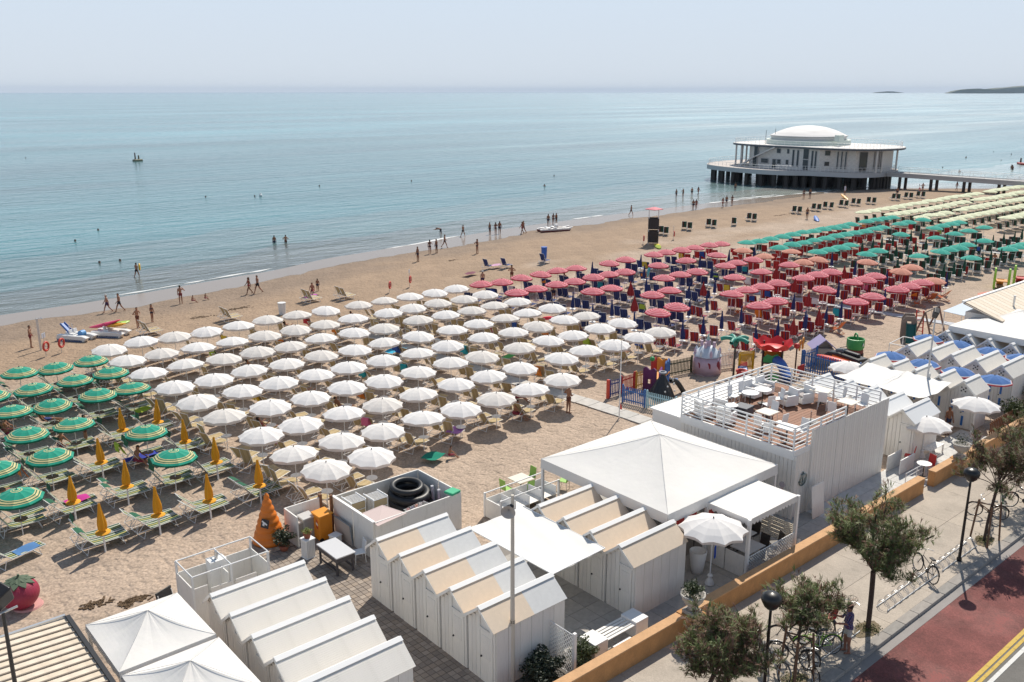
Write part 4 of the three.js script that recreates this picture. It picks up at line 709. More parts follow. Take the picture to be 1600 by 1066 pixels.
// ---------------------------------------------------------------- bar with roof terrace
{
  const t = thing('beach_bar', 'white plank-clad beach bar with roof terrace and tall side wall', 'bar building');
  const x0 = 32.45, x1 = 40.4, z0 = -25.35, z1 = -19.2, yF = 3.08;
  mesh('carcass', [span(x0 + 0.05, x1, 0, yF - 0.05, z0, z1 - 0.05)], whites[1], t);
  mesh('flat_roof_annex', [span(32.6, 40.4, 0, 2.9, -27.25, z0 - 0.01)], M.plain, t);
  mesh('annex_coping', [span(32.5, 40.5, 2.9, 2.98, -27.35, z0 - 0.03)], M.plain, t);
  // tall screen of vertical planks towards the promenade
  const pw = 0.2, n = Math.round((x1 - 33.75) / pw), pg = share(rbox(pw - 0.012, 3.86, 0.05, 0, 1.93, 0, 0, 0, 0, 0.012));
  for (let i = 0; i < n; i++) { const p = mesh('wall_plank', pg, whites[i % 3], t); p.position.set(33.75 + pw * (i + 0.5), rr(-0.01, 0.01), z1 + 0.02 + rr(-0.006, 0.006)); }
  mesh('wall_edge', [span(33.68, 33.745, 0, 3.9, z1 - 0.04, z1 + 0.08)], whites[0], t);
  // planks of the left wall below the terrace
  const pl = share(rbox(0.04, 2.95, 0.196, 0, 1.48, 0, 0, 0, 0, 0.01));
  for (let z = z0 + 0.1, i = 0; z < z1; z += 0.208, i++) { const p = mesh('wall_plank', pl, whites[i % 3], t); p.position.set(x0 + 0.03, 0, z); }
  const pe = share(rbox(0.2, 2.95, 0.04, 0, 1.48, 0, 0, 0, 0, 0.01));
  for (let x = x0 + 0.1, i = 0; x < 33.7; x += 0.212, i++) { const p = mesh('wall_plank', pe, whites[i % 3], t); p.position.set(x, 0, z1 - 0.03); }
  // terrace floor of reddish boards
  const fb = [[0.3, 0.135, 0.075], [0.27, 0.12, 0.065], [0.33, 0.15, 0.085]].map(c => mat(c, 0.7, { map: grain, bumpMap: plankBump, bumpScale: 0.003 }));
  const fl = mesh('terrace_floor', [span(x0 + 0.02, x1, yF - 0.05, yF - 0.03, z0, z1 - 0.1)], M.dark, t);
  for (let z = z0 + 0.12, i = 0; z < z1 - 0.15; z += 0.2, i++) mesh('floor_board', rbox(x1 - x0 - 0.25, 0.04, 0.19, (x0 + x1) / 2, yF - 0.005, z, 0, 0, 0, 0.006), fb[(i * 7) % 3], fl);
  mesh('parapet', [span(x0 - 0.02, x0 + 0.06, yF - 0.3, yF + 0.1, z0, z1 - 0.1), span(x0 - 0.02, 33.7, yF - 0.3, yF + 0.1, z1 - 0.1, z1 - 0.02), span(x0, x1, yF - 0.12, yF + 0.1, z0 - 0.06, z0 + 0.02)], M.plain, t);
  // railing: square posts and horizontal bars
  const rail = (a, b, np, i0 = 0, i1 = np) => { for (let i = i0; i <= i1; i++) { const s = i / np, x = a[0] + (b[0] - a[0]) * s, z = a[1] + (b[1] - a[1]) * s; mesh('rail_post', box(0.06, 1.15, 0.06, x, yF + 0.57, z), M.whiteMetal, t); }
    for (let k = 0; k < 6; k++) { const y = yF + 0.22 + k * 0.185; mesh('rail_bar', bar([a[0], y, a[1]], [b[0], y, b[1]], k === 5 ? 0.042 : 0.032, 6), M.whiteMetal, t); } };
  rail([x0, z0], [x0, z1 - 0.1], 5); rail([x0, z0], [x1 - 0.6, z0], 6, 1); rail([x1 - 0.6, z0], [x1 - 0.6, z1 - 0.15], 5, 1); rail([x0, z1 - 0.1], [36.6, z1 - 0.12], 4, 1);
  // roof edge flashing between big tent and bar, sign plates on the wall
  mesh('no_parking_sign', [cyl(0.14, 0.14, 0.02, x0 + 0.005, 1.5, -19.7, 16, 0, 0, Math.PI / 2)], mat([0.5, 0.45, 0.5], 0.5), t);
  mesh('red_sign', [cyl(0.13, 0.13, 0.02, x0 + 0.005, 1.2, -19.7, 16, 0, 0, Math.PI / 2)], mat([0.65, 0.35, 0.35], 0.5), t);
  const anchor = thing('anchor_ornament', 'grey green anchor ornament hanging on the bar wall', 'ornament', [33.2, 1.75, z1 + 0.02]);
  mesh('shank', [bar([0, -0.3, 0], [0, 0.32, 0], 0.025), bar([-0.15, 0.2, 0], [0.15, 0.2, 0], 0.02)], mat([0.12, 0.16, 0.15], 0.6), anchor);
  mesh('arms', tube([[-0.28, -0.08, 0], [-0.18, -0.26, 0], [0, -0.32, 0], [0.18, -0.26, 0], [0.28, -0.08, 0]], 0.03, 16, 6), mat([0.12, 0.16, 0.15], 0.6), anchor);
  mesh('rope', torus(0.22, 0.035, 0, 0.02, 0.03, 0.2, 0, 0.3), mat([0.3, 0.33, 0.3], 0.9), anchor);
  const w = thing('white_screen_board', 'white free-standing board leaning by the foot of the bar wall', 'board', [33.7, 0, -18.65]); mesh('board_panel', rbox(0.95, 1.5, 0.04, 0, 0.75, 0, -0.12), whites[0], w); mesh('stay', bar([0.4, 1.3, -0.1], [0.4, 0, -0.45], 0.02), M.plain, w);
}
// furniture on the terrace
const yT = 3.1;
function armchair(l, pos, turn) { const t = thing('wicker_armchair', l, 'armchair', pos, turn, 'white wicker armchairs on the terrace'); const m = M.plain;
  mesh('seat_box', rbox(0.72, 0.3, 0.7, 0, 0.22, 0), m, t); mesh('backrest', rbox(0.12, 0.5, 0.7, -0.32, 0.6, 0, 0, 0, 0.1), m, t); for (const s of [-1, 1]) mesh('armrest', rbox(0.66, 0.28, 0.1, 0, 0.46, s * 0.34), m, t); mesh('cushion', rbox(0.56, 0.1, 0.54, 0.03, 0.42, 0, 0, 0, 0, 0.05), mat([0.42, 0.38, 0.37], 0.9), t);
  for (let k = 0; k < 4; k++) mesh('back_slat', box(0.02, 0.03, 0.58, -0.385, 0.5 + k * 0.09, 0, 0, 0, 0.1), mat([0.5, 0.49, 0.47], 0.8), t); return t; }
function stackChair(l, pos, turn, m = M.plain, nm = 'white_chair', grp = 'white plastic chairs on the terrace') { const t = thing(nm, l, 'chair', pos, turn, grp);
  mesh('seat', rbox(0.44, 0.04, 0.44, 0, 0.44, 0, 0, 0, 0, 0.02), m, t); mesh('backrest', rbox(0.035, 0.48, 0.42, -0.23, 0.7, 0, 0, 0, 0.12, 0.02), m, t); for (const [a, b] of [[-1, -1], [-1, 1], [1, -1], [1, 1]]) mesh('leg', bar([a * 0.19, 0.43, b * 0.19], [a * 0.22, 0, b * 0.21], 0.016, 5), m === M.plain ? M.whiteMetal : M.chrome, t); return t; }
function roundTable(l, pos, r = 0.42, grp = 'round white tables on the terrace') { const t = thing('round_table', l, 'table', pos, 0, grp); mesh('tabletop', cyl(r, r, 0.03, 0, 0.73, 0, 22), M.plain, t); mesh('stem', cyl(0.03, 0.03, 0.72, 0, 0.36, 0, 8), M.dark, t); mesh('foot', cyl(0.24, 0.2, 0.03, 0, 0.015, 0, 14), M.dark, t); return t; }
function squareTable(l, pos, w = 0.8, d = 0.8, turn = 0, m = mat([0.72, 0.66, 0.57], 0.6), grp = 'square cream tables on the terrace') { const t = thing('square_table', l, 'table', pos, turn, grp); mesh('tabletop', rbox(w, 0.035, d, 0, 0.73, 0, 0, 0, 0, 0.012), m, t); mesh('stem', cyl(0.035, 0.035, 0.72, 0, 0.36, 0, 8), M.dark, t); mesh('foot', [box(0.5, 0.03, 0.06, 0, 0.02, 0), box(0.06, 0.03, 0.5, 0, 0.02, 0)], M.dark, t); return t; }
{
  // positions read on the terrace floor
  const A = [['at the far corner of the terrace railing', 38.3, -24.7, -Math.PI / 2], ['against the far railing, left of the corner', 37.3, -24.75, -Math.PI / 2], ['in the middle, back turned, nearer the far railing', 37.6, -22.9, Math.PI * 0.9], ['in the middle, back turned, next to its twin', 38.5, -22.6, Math.PI * 0.9], ['at the left corner of the terrace', 34.2, -24.2, 0.1], ['beside the left railing near the corner', 33.2, -24.6, -0.4], ['beside the left railing, second', 33.3, -23.4, 0.2]];
  for (const [w, x, z, r] of A) armchair(`white wicker armchair ${w}`, [x, yT, z], r);
  const darkc = thing('dark_coffee_table', 'dark grey low table between the wicker armchairs', 'table', [34.9, yT, -23.6], 0.1); mesh('tabletop', rbox(0.75, 0.06, 0.75, 0, 0.4, 0), mat([0.11, 0.12, 0.14], 0.6), darkc); mesh('base_box', rbox(0.7, 0.34, 0.7, 0, 0.18, 0), mat([0.09, 0.1, 0.12], 0.6), darkc);
  roundTable('round white table by the far railing, left one', [36.0, yT, -24.0]); roundTable('round white table by the far railing, right one', [36.9, yT, -23.9]); roundTable('small round white table at the left corner', [33.8, yT, -23.5], 0.3);
  squareTable('square cream table near the right railing', [39.1, yT, -22.0], 0.95, 0.95, 0.2); squareTable('square cream table in the middle by the left railing', [34.3, yT, -21.9]); squareTable('square cream table at the right, by the plank wall', [38.4, yT, -20.2]); squareTable('square white table in the front corner of the terrace', [33.3, yT, -20.2], 0.8, 0.8, 0.1, M.plain);
  const C = [['behind the round tables, left', 35.7, -24.75, -1.5], ['behind the round tables, right', 36.6, -24.75, -1.6], ['right of the round tables, facing left', 37.0, -23.1, 2.6], ['left of the dark low table', 35.9, -22.9, 1.2], ['right of the cream table by the right railing', 39.6, -21.3, 2.4], ['left of the cream table by the right railing', 38.4, -21.5, 0.4], ['by the left railing below the cream table', 33.5, -21.7, 0], ['in front of the cream table in the middle', 34.2, -21.1, 1.5], ['beside the cream table in the middle', 35.1, -22.2, 3.0], ['by the plank wall, left of the cream table', 37.5, -20.4, 0.1], ['by the plank wall, right of the cream table', 39.3, -20.0, 3.0], ['in the front corner, left side', 32.9, -20.9, 0.6], ['in the front corner, right side', 34.1, -20.0, 3.0]];
  for (const [w, x, z, r] of C) stackChair(`white chair ${w}`, [x, yT, z], r);
  const ub = thing('umbrella_base', 'round concrete umbrella base with short tube on the terrace floor', 'umbrella base', [36.4, yT, -20.9]); mesh('disc', lathe([[0, 0.12], [0.24, 0.1], [0.36, 0.04], [0.36, 0], [0, 0]], 22), M.concrete, ub); mesh('tube', cyl(0.03, 0.03, 0.45, 0, 0.3, 0, 8), M.chrome, ub);
}
// tables and chairs below the gazebo
{ const blk = mat([0.05, 0.04, 0.035], 0.5);
  squareTable('white clothed table under the gazebo, nearer the lattice', [27.9, 0.03, -18.2], 1.1, 0.9, 0, M.cloth, 'tables under the gazebo'); squareTable('white clothed table under the gazebo, farther back', [28.6, 0.03, -19.0], 1.0, 0.8, 0, M.cloth, 'tables under the gazebo');
  [[27.1, -18.2, 0, 'left of the front table'], [28.7, -18.1, Math.PI, 'right of the front table'], [27.9, -17.75, Math.PI / 2, 'in front of the front table by the lattice'], [27.8, -19.1, 0, 'left of the back table'], [29.4, -19.0, Math.PI, 'right of the back table'], [29.4, -17.9, 2.6, 'at the right end of the lattice']].forEach(([x, z, r, w]) => stackChair(`dark bistro chair under the gazebo, ${w}`, [x, 0.03, z], r, blk, 'dark_chair', 'dark chairs under the gazebo')); 
  const sl = thing('slatted_screen', 'cream slatted low screen at the right side of the gazebo', 'screen', [30.35, 0.02, -18.5]); for (let k = 0; k < 11; k++) mesh('slat', box(0.03, 0.05, 1.5, 0, 0.15 + k * 0.085, 0), mat([0.66, 0.58, 0.46], 0.7), sl); mesh('frame', [box(0.05, 1.1, 0.06, 0, 0.55, -0.78), box(0.05, 1.1, 0.06, 0, 0.55, 0.78)], M.plain, sl);
  const rd = thing('red_menu_board', 'red boards under the big tent edge behind the umbrella', 'board', [25.4, 0.02, -19.75]); mesh('panel', [rbox(1.5, 0.5, 0.05, 0.4, 1.85, 0)], M.red, rd); mesh('panel', [rbox(0.6, 0.5, 0.05, -1.0 + 2.9, 1.85, 0.05)], M.red, rd); mesh('stand', [bar([-0.3, 0, 0], [-0.3, 1.7, 0], 0.02), bar([1.1, 0, 0], [1.1, 1.7, 0], 0.02), bar([1.9, 0, 0.05], [1.9, 1.7, 0.05], 0.02)], M.dark, rd);
  const vase = thing('tall_white_planter', 'tall tapered white planter beside the side panels', 'planter', [25.8, 0.02, -19.0]); mesh('pot', lathe([[0, 0], [0.2, 0], [0.26, 0.3], [0.34, 0.95], [0.3, 0.96], [0.24, 0.5], [0, 0.4]], 20), M.plain, vase); 
}
// plaza umbrellas
function plazaUmb(l, x, z, h, R) { const t = umbrella('plaza_umbrella', l, 'umbrella', 'large white umbrellas on the plaza', { R, h, drop: 0.42, gores: 10, rings: [[0, 1, [1, 1, 1]]], m: M.umbWhite, mv: M.umbValance, scallop: 0.1, valance: 0.12, tray: false, finM: M.wood, poleR: 0.03 }); t.position.set(x, 0.03, z); t.rotation.y = 0.35;
  mesh('stand', lathe([[0, 0.42], [0.09, 0.42], [0.11, 0.36], [0.06, 0.3], [0.1, 0.24], [0.15, 0.14], [0.12, 0.1], [0.18, 0.06], [0.18, 0], [0, 0]], 16), M.plain, t); return t; }
plazaUmb('large white umbrella on a turned stand, nearest the urn and gazebo', 25.46, -18.15, 2.75, 1.3);
plazaUmb('white umbrella over the red chairs by the bench', 43.6, -18.7, 2.2, 1.3);
plazaUmb('white umbrella beside the wooden fence and second urn', 48.2, -18.2, 2.3, 1.25);
plazaUmb('white umbrella by the blue play fence behind the terrace', 49.2, -26.1, 2.3, 1.2);
{ const bx = [[52.8, -25.3], [52.7, -23.2], [52.65, -21.1], [52.65, -19.1], [58.6, -25.7], [58.6, -23.7], [58.5, -21.7], [58.4, -19.8]]; let s = null; const B = [0.06, 0.17, 0.44];
  bx.forEach(([x, z], i) => { const l = `blue umbrella with red rim between cabins, ${ORD[i % 4 + 1]} from the sand in the ${i < 4 ? 'nearer' : 'farther'} passage`; if (!s) { s = umbrella('blue_umbrella', l, 'umbrella', 'blue umbrellas between the cabins', { R: 1.0, h: 2.45, drop: 0.34, gores: 8, rings: [[0, 0.9, B], [0.9, 0.96, [0.6, 0.6, 0.62]], [0.96, 1, [0.45, 0.03, 0.05]]], m: M.vcCloth, mv: mat([0.45, 0.05, 0.07], 0.8), vcol: true, scallop: 0.02, valance: 0.06, finM: M.whiteMetal, tray: false }); s.position.set(x, 0, z); } else dup(s, l, [x, 0, z], rr(0, 1)); }); }

// ---------------------------------------------------------------- shower stall, storage pen and what stands round them
{
  const t = thing('shower_stall', 'white roofless shower stall with open top frame', 'shower stall'), x0 = 9.5, x1 = 12.25, z0 = -29.05, z1 = -27.6, m = M.whiteMetal;
  for (const [x, z] of [[x0, z0], [x1, z0], [x1, z1], [x0, z1]]) mesh('post', span(x - 0.035, x + 0.035, 0, 2.2, z - 0.035, z + 0.035), m, t);
  const xm = (x0 + x1) / 2; mesh('post', span(xm - 0.035, xm + 0.035, 0, 2.2, z1 - 0.035, z1 + 0.035), m, t);
  mesh('top_rail', [bar([x0, 2.2, z0], [x1, 2.2, z0], 0.03, 4)], m, t); mesh('top_rail', [bar([x0, 2.2, z1], [x1, 2.2, z1], 0.03, 4)], m, t); mesh('top_rail', [bar([x0, 2.21, z0], [x0, 2.21, z1], 0.03, 4)], m, t); mesh('top_rail', [bar([x1, 2.21, z0], [x1, 2.21, z1], 0.03, 4)], m, t); mesh('top_rail', [bar([xm, 2.21, z0], [xm, 2.21, z1], 0.03, 4)], m, t);
  const pan = (a, b, c, d, e, f) => mesh('panel', rbox(b - a, d - c, f - e, (a + b) / 2, (c + d) / 2, (e + f) / 2, 0, 0, 0, 0.01), whites[Math.floor(rnd() * 3)], t);
  pan(x0 - 0.02, x0 + 0.02, 0.2, 1.75, z0 + 0.04, z1 - 0.04); pan(x0 + 0.04, xm - 0.02, 0.2, 1.75, z0 - 0.02, z0 + 0.02); pan(xm + 0.02, x1 - 0.04, 0.2, 1.75, z0 - 0.02, z0 + 0.02); pan(x1 - 0.02, x1 + 0.02, 0.2, 1.75, z0 + 0.04, z1 - 0.04); pan(x0 + 0.04, x0 + 0.5, 0.2, 1.75, z1 - 0.02, z1 + 0.02); pan(x0 + 0.6, xm - 0.05, 0.2, 1.6, z1 + 0.03, z1 + 0.06); pan(xm + 0.1, x1 - 0.5, 0.2, 1.6, z1 + 0.03, z1 + 0.06); pan(xm - 0.02, xm + 0.02, 0.2, 1.75, z0 + 0.04, z1 - 0.3);
  mesh('service_column', [span(xm - 0.35, xm + 0.25, 0, 1.95, z0 + 0.05, z0 + 0.5)], M.plain, t); mesh('shower_head', [cyl(0.07, 0.05, 0.3, xm - 0.05, 2.1, z0 + 0.3, 10)], M.chrome, t); mesh('floor_slab', [span(x0 - 0.05, x1 + 0.05, -0.1, 0.06, z0 - 0.05, z1 + 0.05)], M.concrete, t);
}
{
  const t = thing('storage_pen', 'roofless white storage pen full of beach gear', 'storage pen'), x0 = 16.85, x1 = 21.15, z0 = -31.05, z1 = -27.9, h = 1.68;
  const slab = (a, b, c, d) => mesh('wall_panel', uvBox(span(a, b, 0, h, c, d)), whites[Math.floor(rnd() * 3)], t);
  for (let k = 0; k < 3; k++) { const w = (x1 - x0) / 3; slab(x0 + w * k + 0.01, x0 + w * (k + 1) - 0.01, z0 - 0.03, z0 + 0.03); }
  for (let k = 0; k < 2; k++) { const w = (z1 - z0) / 2; slab(x0 - 0.03, x0 + 0.03, z0 + 0.04 + w * k, z0 + w * (k + 1) - 0.02); slab(x1 - 0.03, x1 + 0.03, z0 + 0.04 + w * k, z0 + w * (k + 1) - 0.02); }
  slab(x0 + 1.3, x1 - 0.04, z1 - 0.03, z1 + 0.03); slab(x0 + 0.04, x0 + 1.28, z1 - 0.03, z1 + 0.03);
  mesh('corner_post', [span(x0 - 0.16, x0 - 0.05, 0, h + 0.1, z0 - 0.05, z0 + 0.05)], M.wood, t);
  mesh('top_trim', [span(x0 - 0.06, x0 + 0.06, h + 0.003, h + 0.04, z0 - 0.05, z1)], M.plain, t);
  mesh('pink_canvas_cover', quad([x0 + 0.02, h + 0.05, z1 - 0.95], [x0 + 0.02, h - 0.05, z1 + 0.25], [x0 + 1.5, h - 0.02, z1 + 0.1], [x0 + 0.95, h + 0.16, z1 - 0.85], 0.01), mat([0.62, 0.5, 0.47], 0.9), t);
  mesh('green_cover', rbox(0.55, 0.12, 0.5, x1 - 0.3, h + 0.05, z1 - 0.2, 0, 0.2, 0, 0.05), mat([0.05, 0.42, 0.22], 0.7), t);
  mesh('floor', [span(x0, x1, -0.1, 0.03, z0, z1)], M.concrete, t);
  // gear in the pen
  const bx = i => 17.35 + 0.11 * i; let first = null;
  [17.4, 18.25].forEach((xx, s) => { for (let k = 0; k < 8; k++) { const l = `stacked beige folding bed, ${ORD[k + 1]} from the back of the ${s ? 'right' : 'left'} stack in the pen`, p = [xx, 0.05, -30.75 + 0.1 * k + s * 0.35];
    if (!first) { first = thing('folded_bed', l, 'folding bed', p, 0, 'folded beds in the storage pen'); mesh('frame', [bar([-0.34, 0, 0], [-0.34, 1.62, 0.1], 0.02), bar([0.34, 0, 0], [0.34, 1.62, 0.1], 0.02), bar([-0.34, 1.62, 0.1], [0.34, 1.62, 0.1], 0.02), bar([-0.34, 0.85, 0.06], [0.34, 0.85, 0.06], 0.016), bar([-0.34, 1.25, 0.09], [0.34, 1.25, 0.09], 0.016), bar([0.34, 1.62, 0.1], [0.34, 1.66, 0.0], 0.03), bar([-0.34, 1.62, 0.1], [-0.34, 1.66, 0.0], 0.03)], M.whiteMetal, first); mesh('sling', quad([-0.32, 0.1, 0], [0.32, 0.1, 0], [0.32, 1.55, 0.09], [-0.32, 1.55, 0.09], 0.01), M.beigeCloth, first); }
    else dup(first, l, p); } });
  [[20.05, 0.85, -30.05, 0.78, 0.2, 'lower'], [20.0, 1.22, -30.05, 0.76, 0.19, 'middle'], [19.9, 1.56, -30.1, 0.62, 0.13, 'uppermost']].forEach(([x, y, z, R, r, w]) => single('inner_tube', `black rubber inner tube lying in the storage pen, ${w} one`, 'inner tube', torus(R, r, 0, 0, 0, Math.PI / 2 + 0.08, 0, 0, 32, 12), M.rubber, [x, y, z], 0, 'black inner tubes'));
  const rk = thing('drying_rack', 'white folding drying rack with coloured clothes in the pen', 'drying rack', [19.55, 0.03, -28.75], 0.15); const wires = []; for (let k = 0; k < 9; k++) wires.push(bar([-0.55, 1.15, -0.3 + k * 0.075], [0.55, 1.15, -0.3 + k * 0.075], 0.006, 4)); mesh('wires', wires, M.whiteMetal, rk); mesh('legs', [bar([-0.5, 1.15, -0.3], [0.5, 0, -0.3], 0.014), bar([0.5, 1.15, -0.3], [-0.5, 0, -0.3], 0.014), bar([-0.5, 1.15, 0.3], [0.5, 0, 0.3], 0.014), bar([0.5, 1.15, 0.3], [-0.5, 0, 0.3], 0.014), bar([-0.55, 1.15, -0.32], [-0.55, 1.15, 0.32], 0.014), bar([0.55, 1.15, -0.32], [0.55, 1.15, 0.32], 0.014)], M.whiteMetal, rk);
  [[-0.35, [0.5, 0.04, 0.04]], [-0.12, [0.05, 0.06, 0.2]], [0.12, [0.7, 0.15, 0.03]], [0.36, [0.6, 0.6, 0.6]]].forEach(([x, c]) => mesh('hanging_cloth', [rbox(0.16, 0.5, 0.03, x, 0.9, 0.3, 0.05), rbox(0.16, 0.35, 0.03, x, 0.97, -0.25, -0.05)], mat(c, 0.9), rk));
  single('pink_bag', 'bright pink bag among the gear in the pen', 'bag', [ball(0.28, 0, 0.22, 0, 12, 1.2, 0.75, 0.8)], mat([0.7, 0.05, 0.25], 0.7), [20.35, 0.65, -28.7]); single('gear_crate', 'dark blue crate under the inner tubes in the pen', 'crate', [rbox(1.7, 0.6, 1.2, 0, 0.31, 0), rbox(0.8, 0.62, 0.5, 0.2, 0.33, 1.0)], mat([0.02, 0.03, 0.08], 0.7), [20.15, 0.03, -29.7]);
  [[20.85, -29.0, 'nearer'], [20.85, -29.5, 'farther']].forEach(([x, z, w]) => single('furled_cloth_bundle', `grey furled umbrella bundle leaning in the pen, ${w} one`, 'umbrella bundle', [cyl(0.11, 0.07, 1.5, 0, 0.75, 0, 9, 0.05, 0, 0.1)], mat([0.5, 0.5, 0.53], 0.9), [x, 0.05, z]));
}
{ // nook of low walls with bins
  const t = thing('bin_nook', 'low white partition walls forming a nook for bins', 'partition'); mesh('back_panel', [span(15.1, 16.75, 0, 1.38, -31.98, -31.92)], whites[0], t); mesh('side_panel', [span(15.04, 15.1, 0, 1.38, -31.98, -30.85)], whites[1], t); mesh('post', [span(16.66, 16.78, 0, 1.5, -32.05, -31.9)], M.wood, t);
  const bin = (l, x, z, c, s, lid, r = 0) => { const b = thing('wheelie_bin', l, 'bin', [x, 0, z], r); mesh('bin_body', (() => { const g = rbox(0.52 * s, 0.92 * s, 0.55 * s, 0, 0.5 * s, 0, 0, 0, 0, 0.03); return g; })(), mat(c, 0.5), b); mesh('lid', rbox(0.58 * s, 0.08, 0.62 * s, 0, 1.0 * s, 0, 0, 0, 0.06, 0.03), mat(lid, 0.5), b); for (const k of [-1, 1]) mesh('wheel', cyl(0.09, 0.09, 0.05, -0.2 * s, 0.09, k * 0.27 * s, 12, Math.PI / 2), M.rubber, b); return b; };
  const ob = bin('orange wheelie bin with striped sticker in the nook', 16.25, -31.0, [0.75, 0.25, 0.015], 1.15, [0.8, 0.3, 0.02]); for (let k = 0; k < 3; k++) mesh('sticker', box(0.005, 0.07, 0.16, -0.302, 0.62 + k * 0.14, 0.1, 0.5), k % 2 ? M.plain : M.red, ob);
  bin('grey wheelie bin left of the orange one', 15.75, -31.45, [0.3, 0.29, 0.28], 1.0, [0.55, 0.53, 0.51]); bin('brownish low bin behind the flower pedestal', 15.3, -31.5, [0.28, 0.25, 0.22], 0.85, [0.5, 0.43, 0.38]);
  const bk = thing('white_bucket', 'white square bucket in front of the orange bin', 'bucket', [16.35, 0, -30.15], 0.2); mesh('tub', rbox(0.38, 0.42, 0.38, 0, 0.21, 0, 0, 0, 0, 0.04), M.plain, bk); mesh('lid', rbox(0.42, 0.05, 0.42, 0, 0.44, 0), M.plain, bk);
  const lp = thing('leaning_panel', 'grey framed panel leaning on the storage pen wall', 'panel', [16.72, 0, -30.1], 0); mesh('sheet', box(0.03, 1.0, 1.25, 0, 0.5, 0, 0, 0, 0.12), mat([0.5, 0.43, 0.38], 0.8), lp); mesh('rim', [box(0.05, 0.04, 1.3, -0.06, 1.0, 0), box(0.05, 1.0, 0.04, 0, 0.5, 0.64, 0, 0, 0.12)], mat([0.2, 0.23, 0.25], 0.5), lp);
  const pd = thing('slatted_pedestal', 'white slatted pedestal carrying a flower pot', 'pedestal', [15.0, 0, -29.95], 0.1); mesh('core', rbox(0.36, 0.78, 0.36, 0, 0.4, 0), mat([0.4, 0.4, 0.4], 0.8), pd); for (let k = 0; k < 6; k++) for (const s of [-1, 1]) { mesh('slat', box(0.045, 0.78, 0.02, -0.17 + k * 0.068, 0.4, s * 0.19), M.plain, pd); mesh('slat', box(0.02, 0.78, 0.045, s * 0.19, 0.4, -0.17 + k * 0.068), M.plain, pd); } mesh('top', rbox(0.46, 0.06, 0.46, 0, 0.82, 0), M.plain, pd); mesh('plinth', rbox(0.44, 0.05, 0.44, 0, 0.025, 0), M.plain, pd);
  plant('flower_pot', 'terracotta pot with yellow green plant on the slatted pedestal', 'flower pot', [15.0, 0.85, -29.95], { pot: [0.16, 0.2], r: 0.24, h: 0.22, c: [0.2, 0.24, 0.03], n: 260, leaf: 0.045 });
  const tb = thing('games_table', 'grey topped table with dark sides and legs beside the cabins', 'table', [15.45, 0, -28.5]); mesh('tabletop', rbox(0.86, 0.05, 1.55, 0, 0.82, 0, 0, 0, 0, 0.01), mat([0.6, 0.6, 0.61], 0.35), tb); mesh('side_box', rbox(0.8, 0.2, 1.48, 0, 0.69, 0), mat([0.07, 0.065, 0.07], 0.5), tb); for (const [a, b] of [[-1, -1], [-1, 1], [1, -1], [1, 1]]) mesh('leg', box(0.07, 0.6, 0.07, a * 0.34, 0.3, b * 0.65), mat([0.06, 0.055, 0.06], 0.5), tb); mesh('brace', [box(0.05, 0.06, 1.3, 0.34, 0.22, 0), box(0.05, 0.06, 1.3, -0.34, 0.22, 0)], mat([0.06, 0.055, 0.06], 0.5), tb);
  stackChair('white plastic garden chair beside the games table', [16.35, 0, -28.3], 2.9, M.plain, 'garden_chair', 'garden chairs');
  plant('dark_shrub', 'dark leafy shrub in a pot beside the orange cone', 'shrub', [14.5, 0, -31.05], { pot: [0.2, 0.22], r: 0.5, h: 0.85, c: [0.03, 0.045, 0.012], n: 1500, leaf: 0.06 });
  plant('planter_box', 'white planter with green plant right of the shower stall', 'planter', [12.75, 0, -28.6], { box: 0.45, r: 0.26, h: 0.3, c: [0.06, 0.1, 0.02], n: 300, leaf: 0.05 });
  plant('green_plant', 'leafy green plant beside the pyramid tent', 'plant', [8.5, 0, -29.6], { pot: [0.15, 0.18], r: 0.3, h: 0.4, c: [0.08, 0.14, 0.03], n: 300, leaf: 0.07 }); plant('rusty_plant', 'rusty brown shrub beside the dark board', 'plant', [8.95, 0, -29.6], { pot: [0.15, 0.18], r: 0.34, h: 0.55, c: [0.22, 0.08, 0.025], n: 420, leaf: 0.06 });
  const db = thing('dark_board', 'dark board with pale rim left of the shower stall', 'board', [9.15, 0, -29.55], 0.4); mesh('board_face', rbox(0.7, 0.5, 0.05, 0, 0.75, 0, -0.2, 0, 0, 0.03), M.dark, db); mesh('stay', [bar([-0.3, 0.9, 0.02], [-0.35, 0, 0.2], 0.02), bar([0.3, 0.9, 0.02], [0.35, 0, 0.2], 0.02)], M.plain, db);
}
{ // inflatable orange cone of stacked rings
  const t = thing('inflatable_cone', 'tall orange inflatable cone with black emblem on the sand', 'inflatable cone', [14.45, 0, -32.25], 0.4), pts = [[0, 0]]; const N = 8; for (let k = 0; k < N; k++) { const r0 = 0.66 * (1 - k / N) + 0.02, r1 = 0.66 * (1 - (k + 1) / N) + 0.02, y0 = k * 2.15 / N, dy = 2.15 / N; for (let j = 0; j < 5; j++) { const a = j / 5; pts.push([r0 + (r1 - r0) * a + 0.045 * Math.sin(Math.PI * a), y0 + dy * a]); } } pts.push([0, 2.16]);
  mesh('cone_body', lathe(pts, 30), mat([0.72, 0.19, 0.012], 0.45), t); const e = mesh('emblem_plate', rbox(0.03, 0.36, 0.4, -0.46, 1.02, 0.24, 0, 0, -0.3), M.black, t); mesh('emblem_mark', [box(0.01, 0.06, 0.28, -0.482, 1.06, 0.24, 0.5, 0, -0.3), box(0.01, 0.1, 0.14, -0.485, 0.98, 0.2, 0.2, 0, -0.3)], M.plain, t);
}
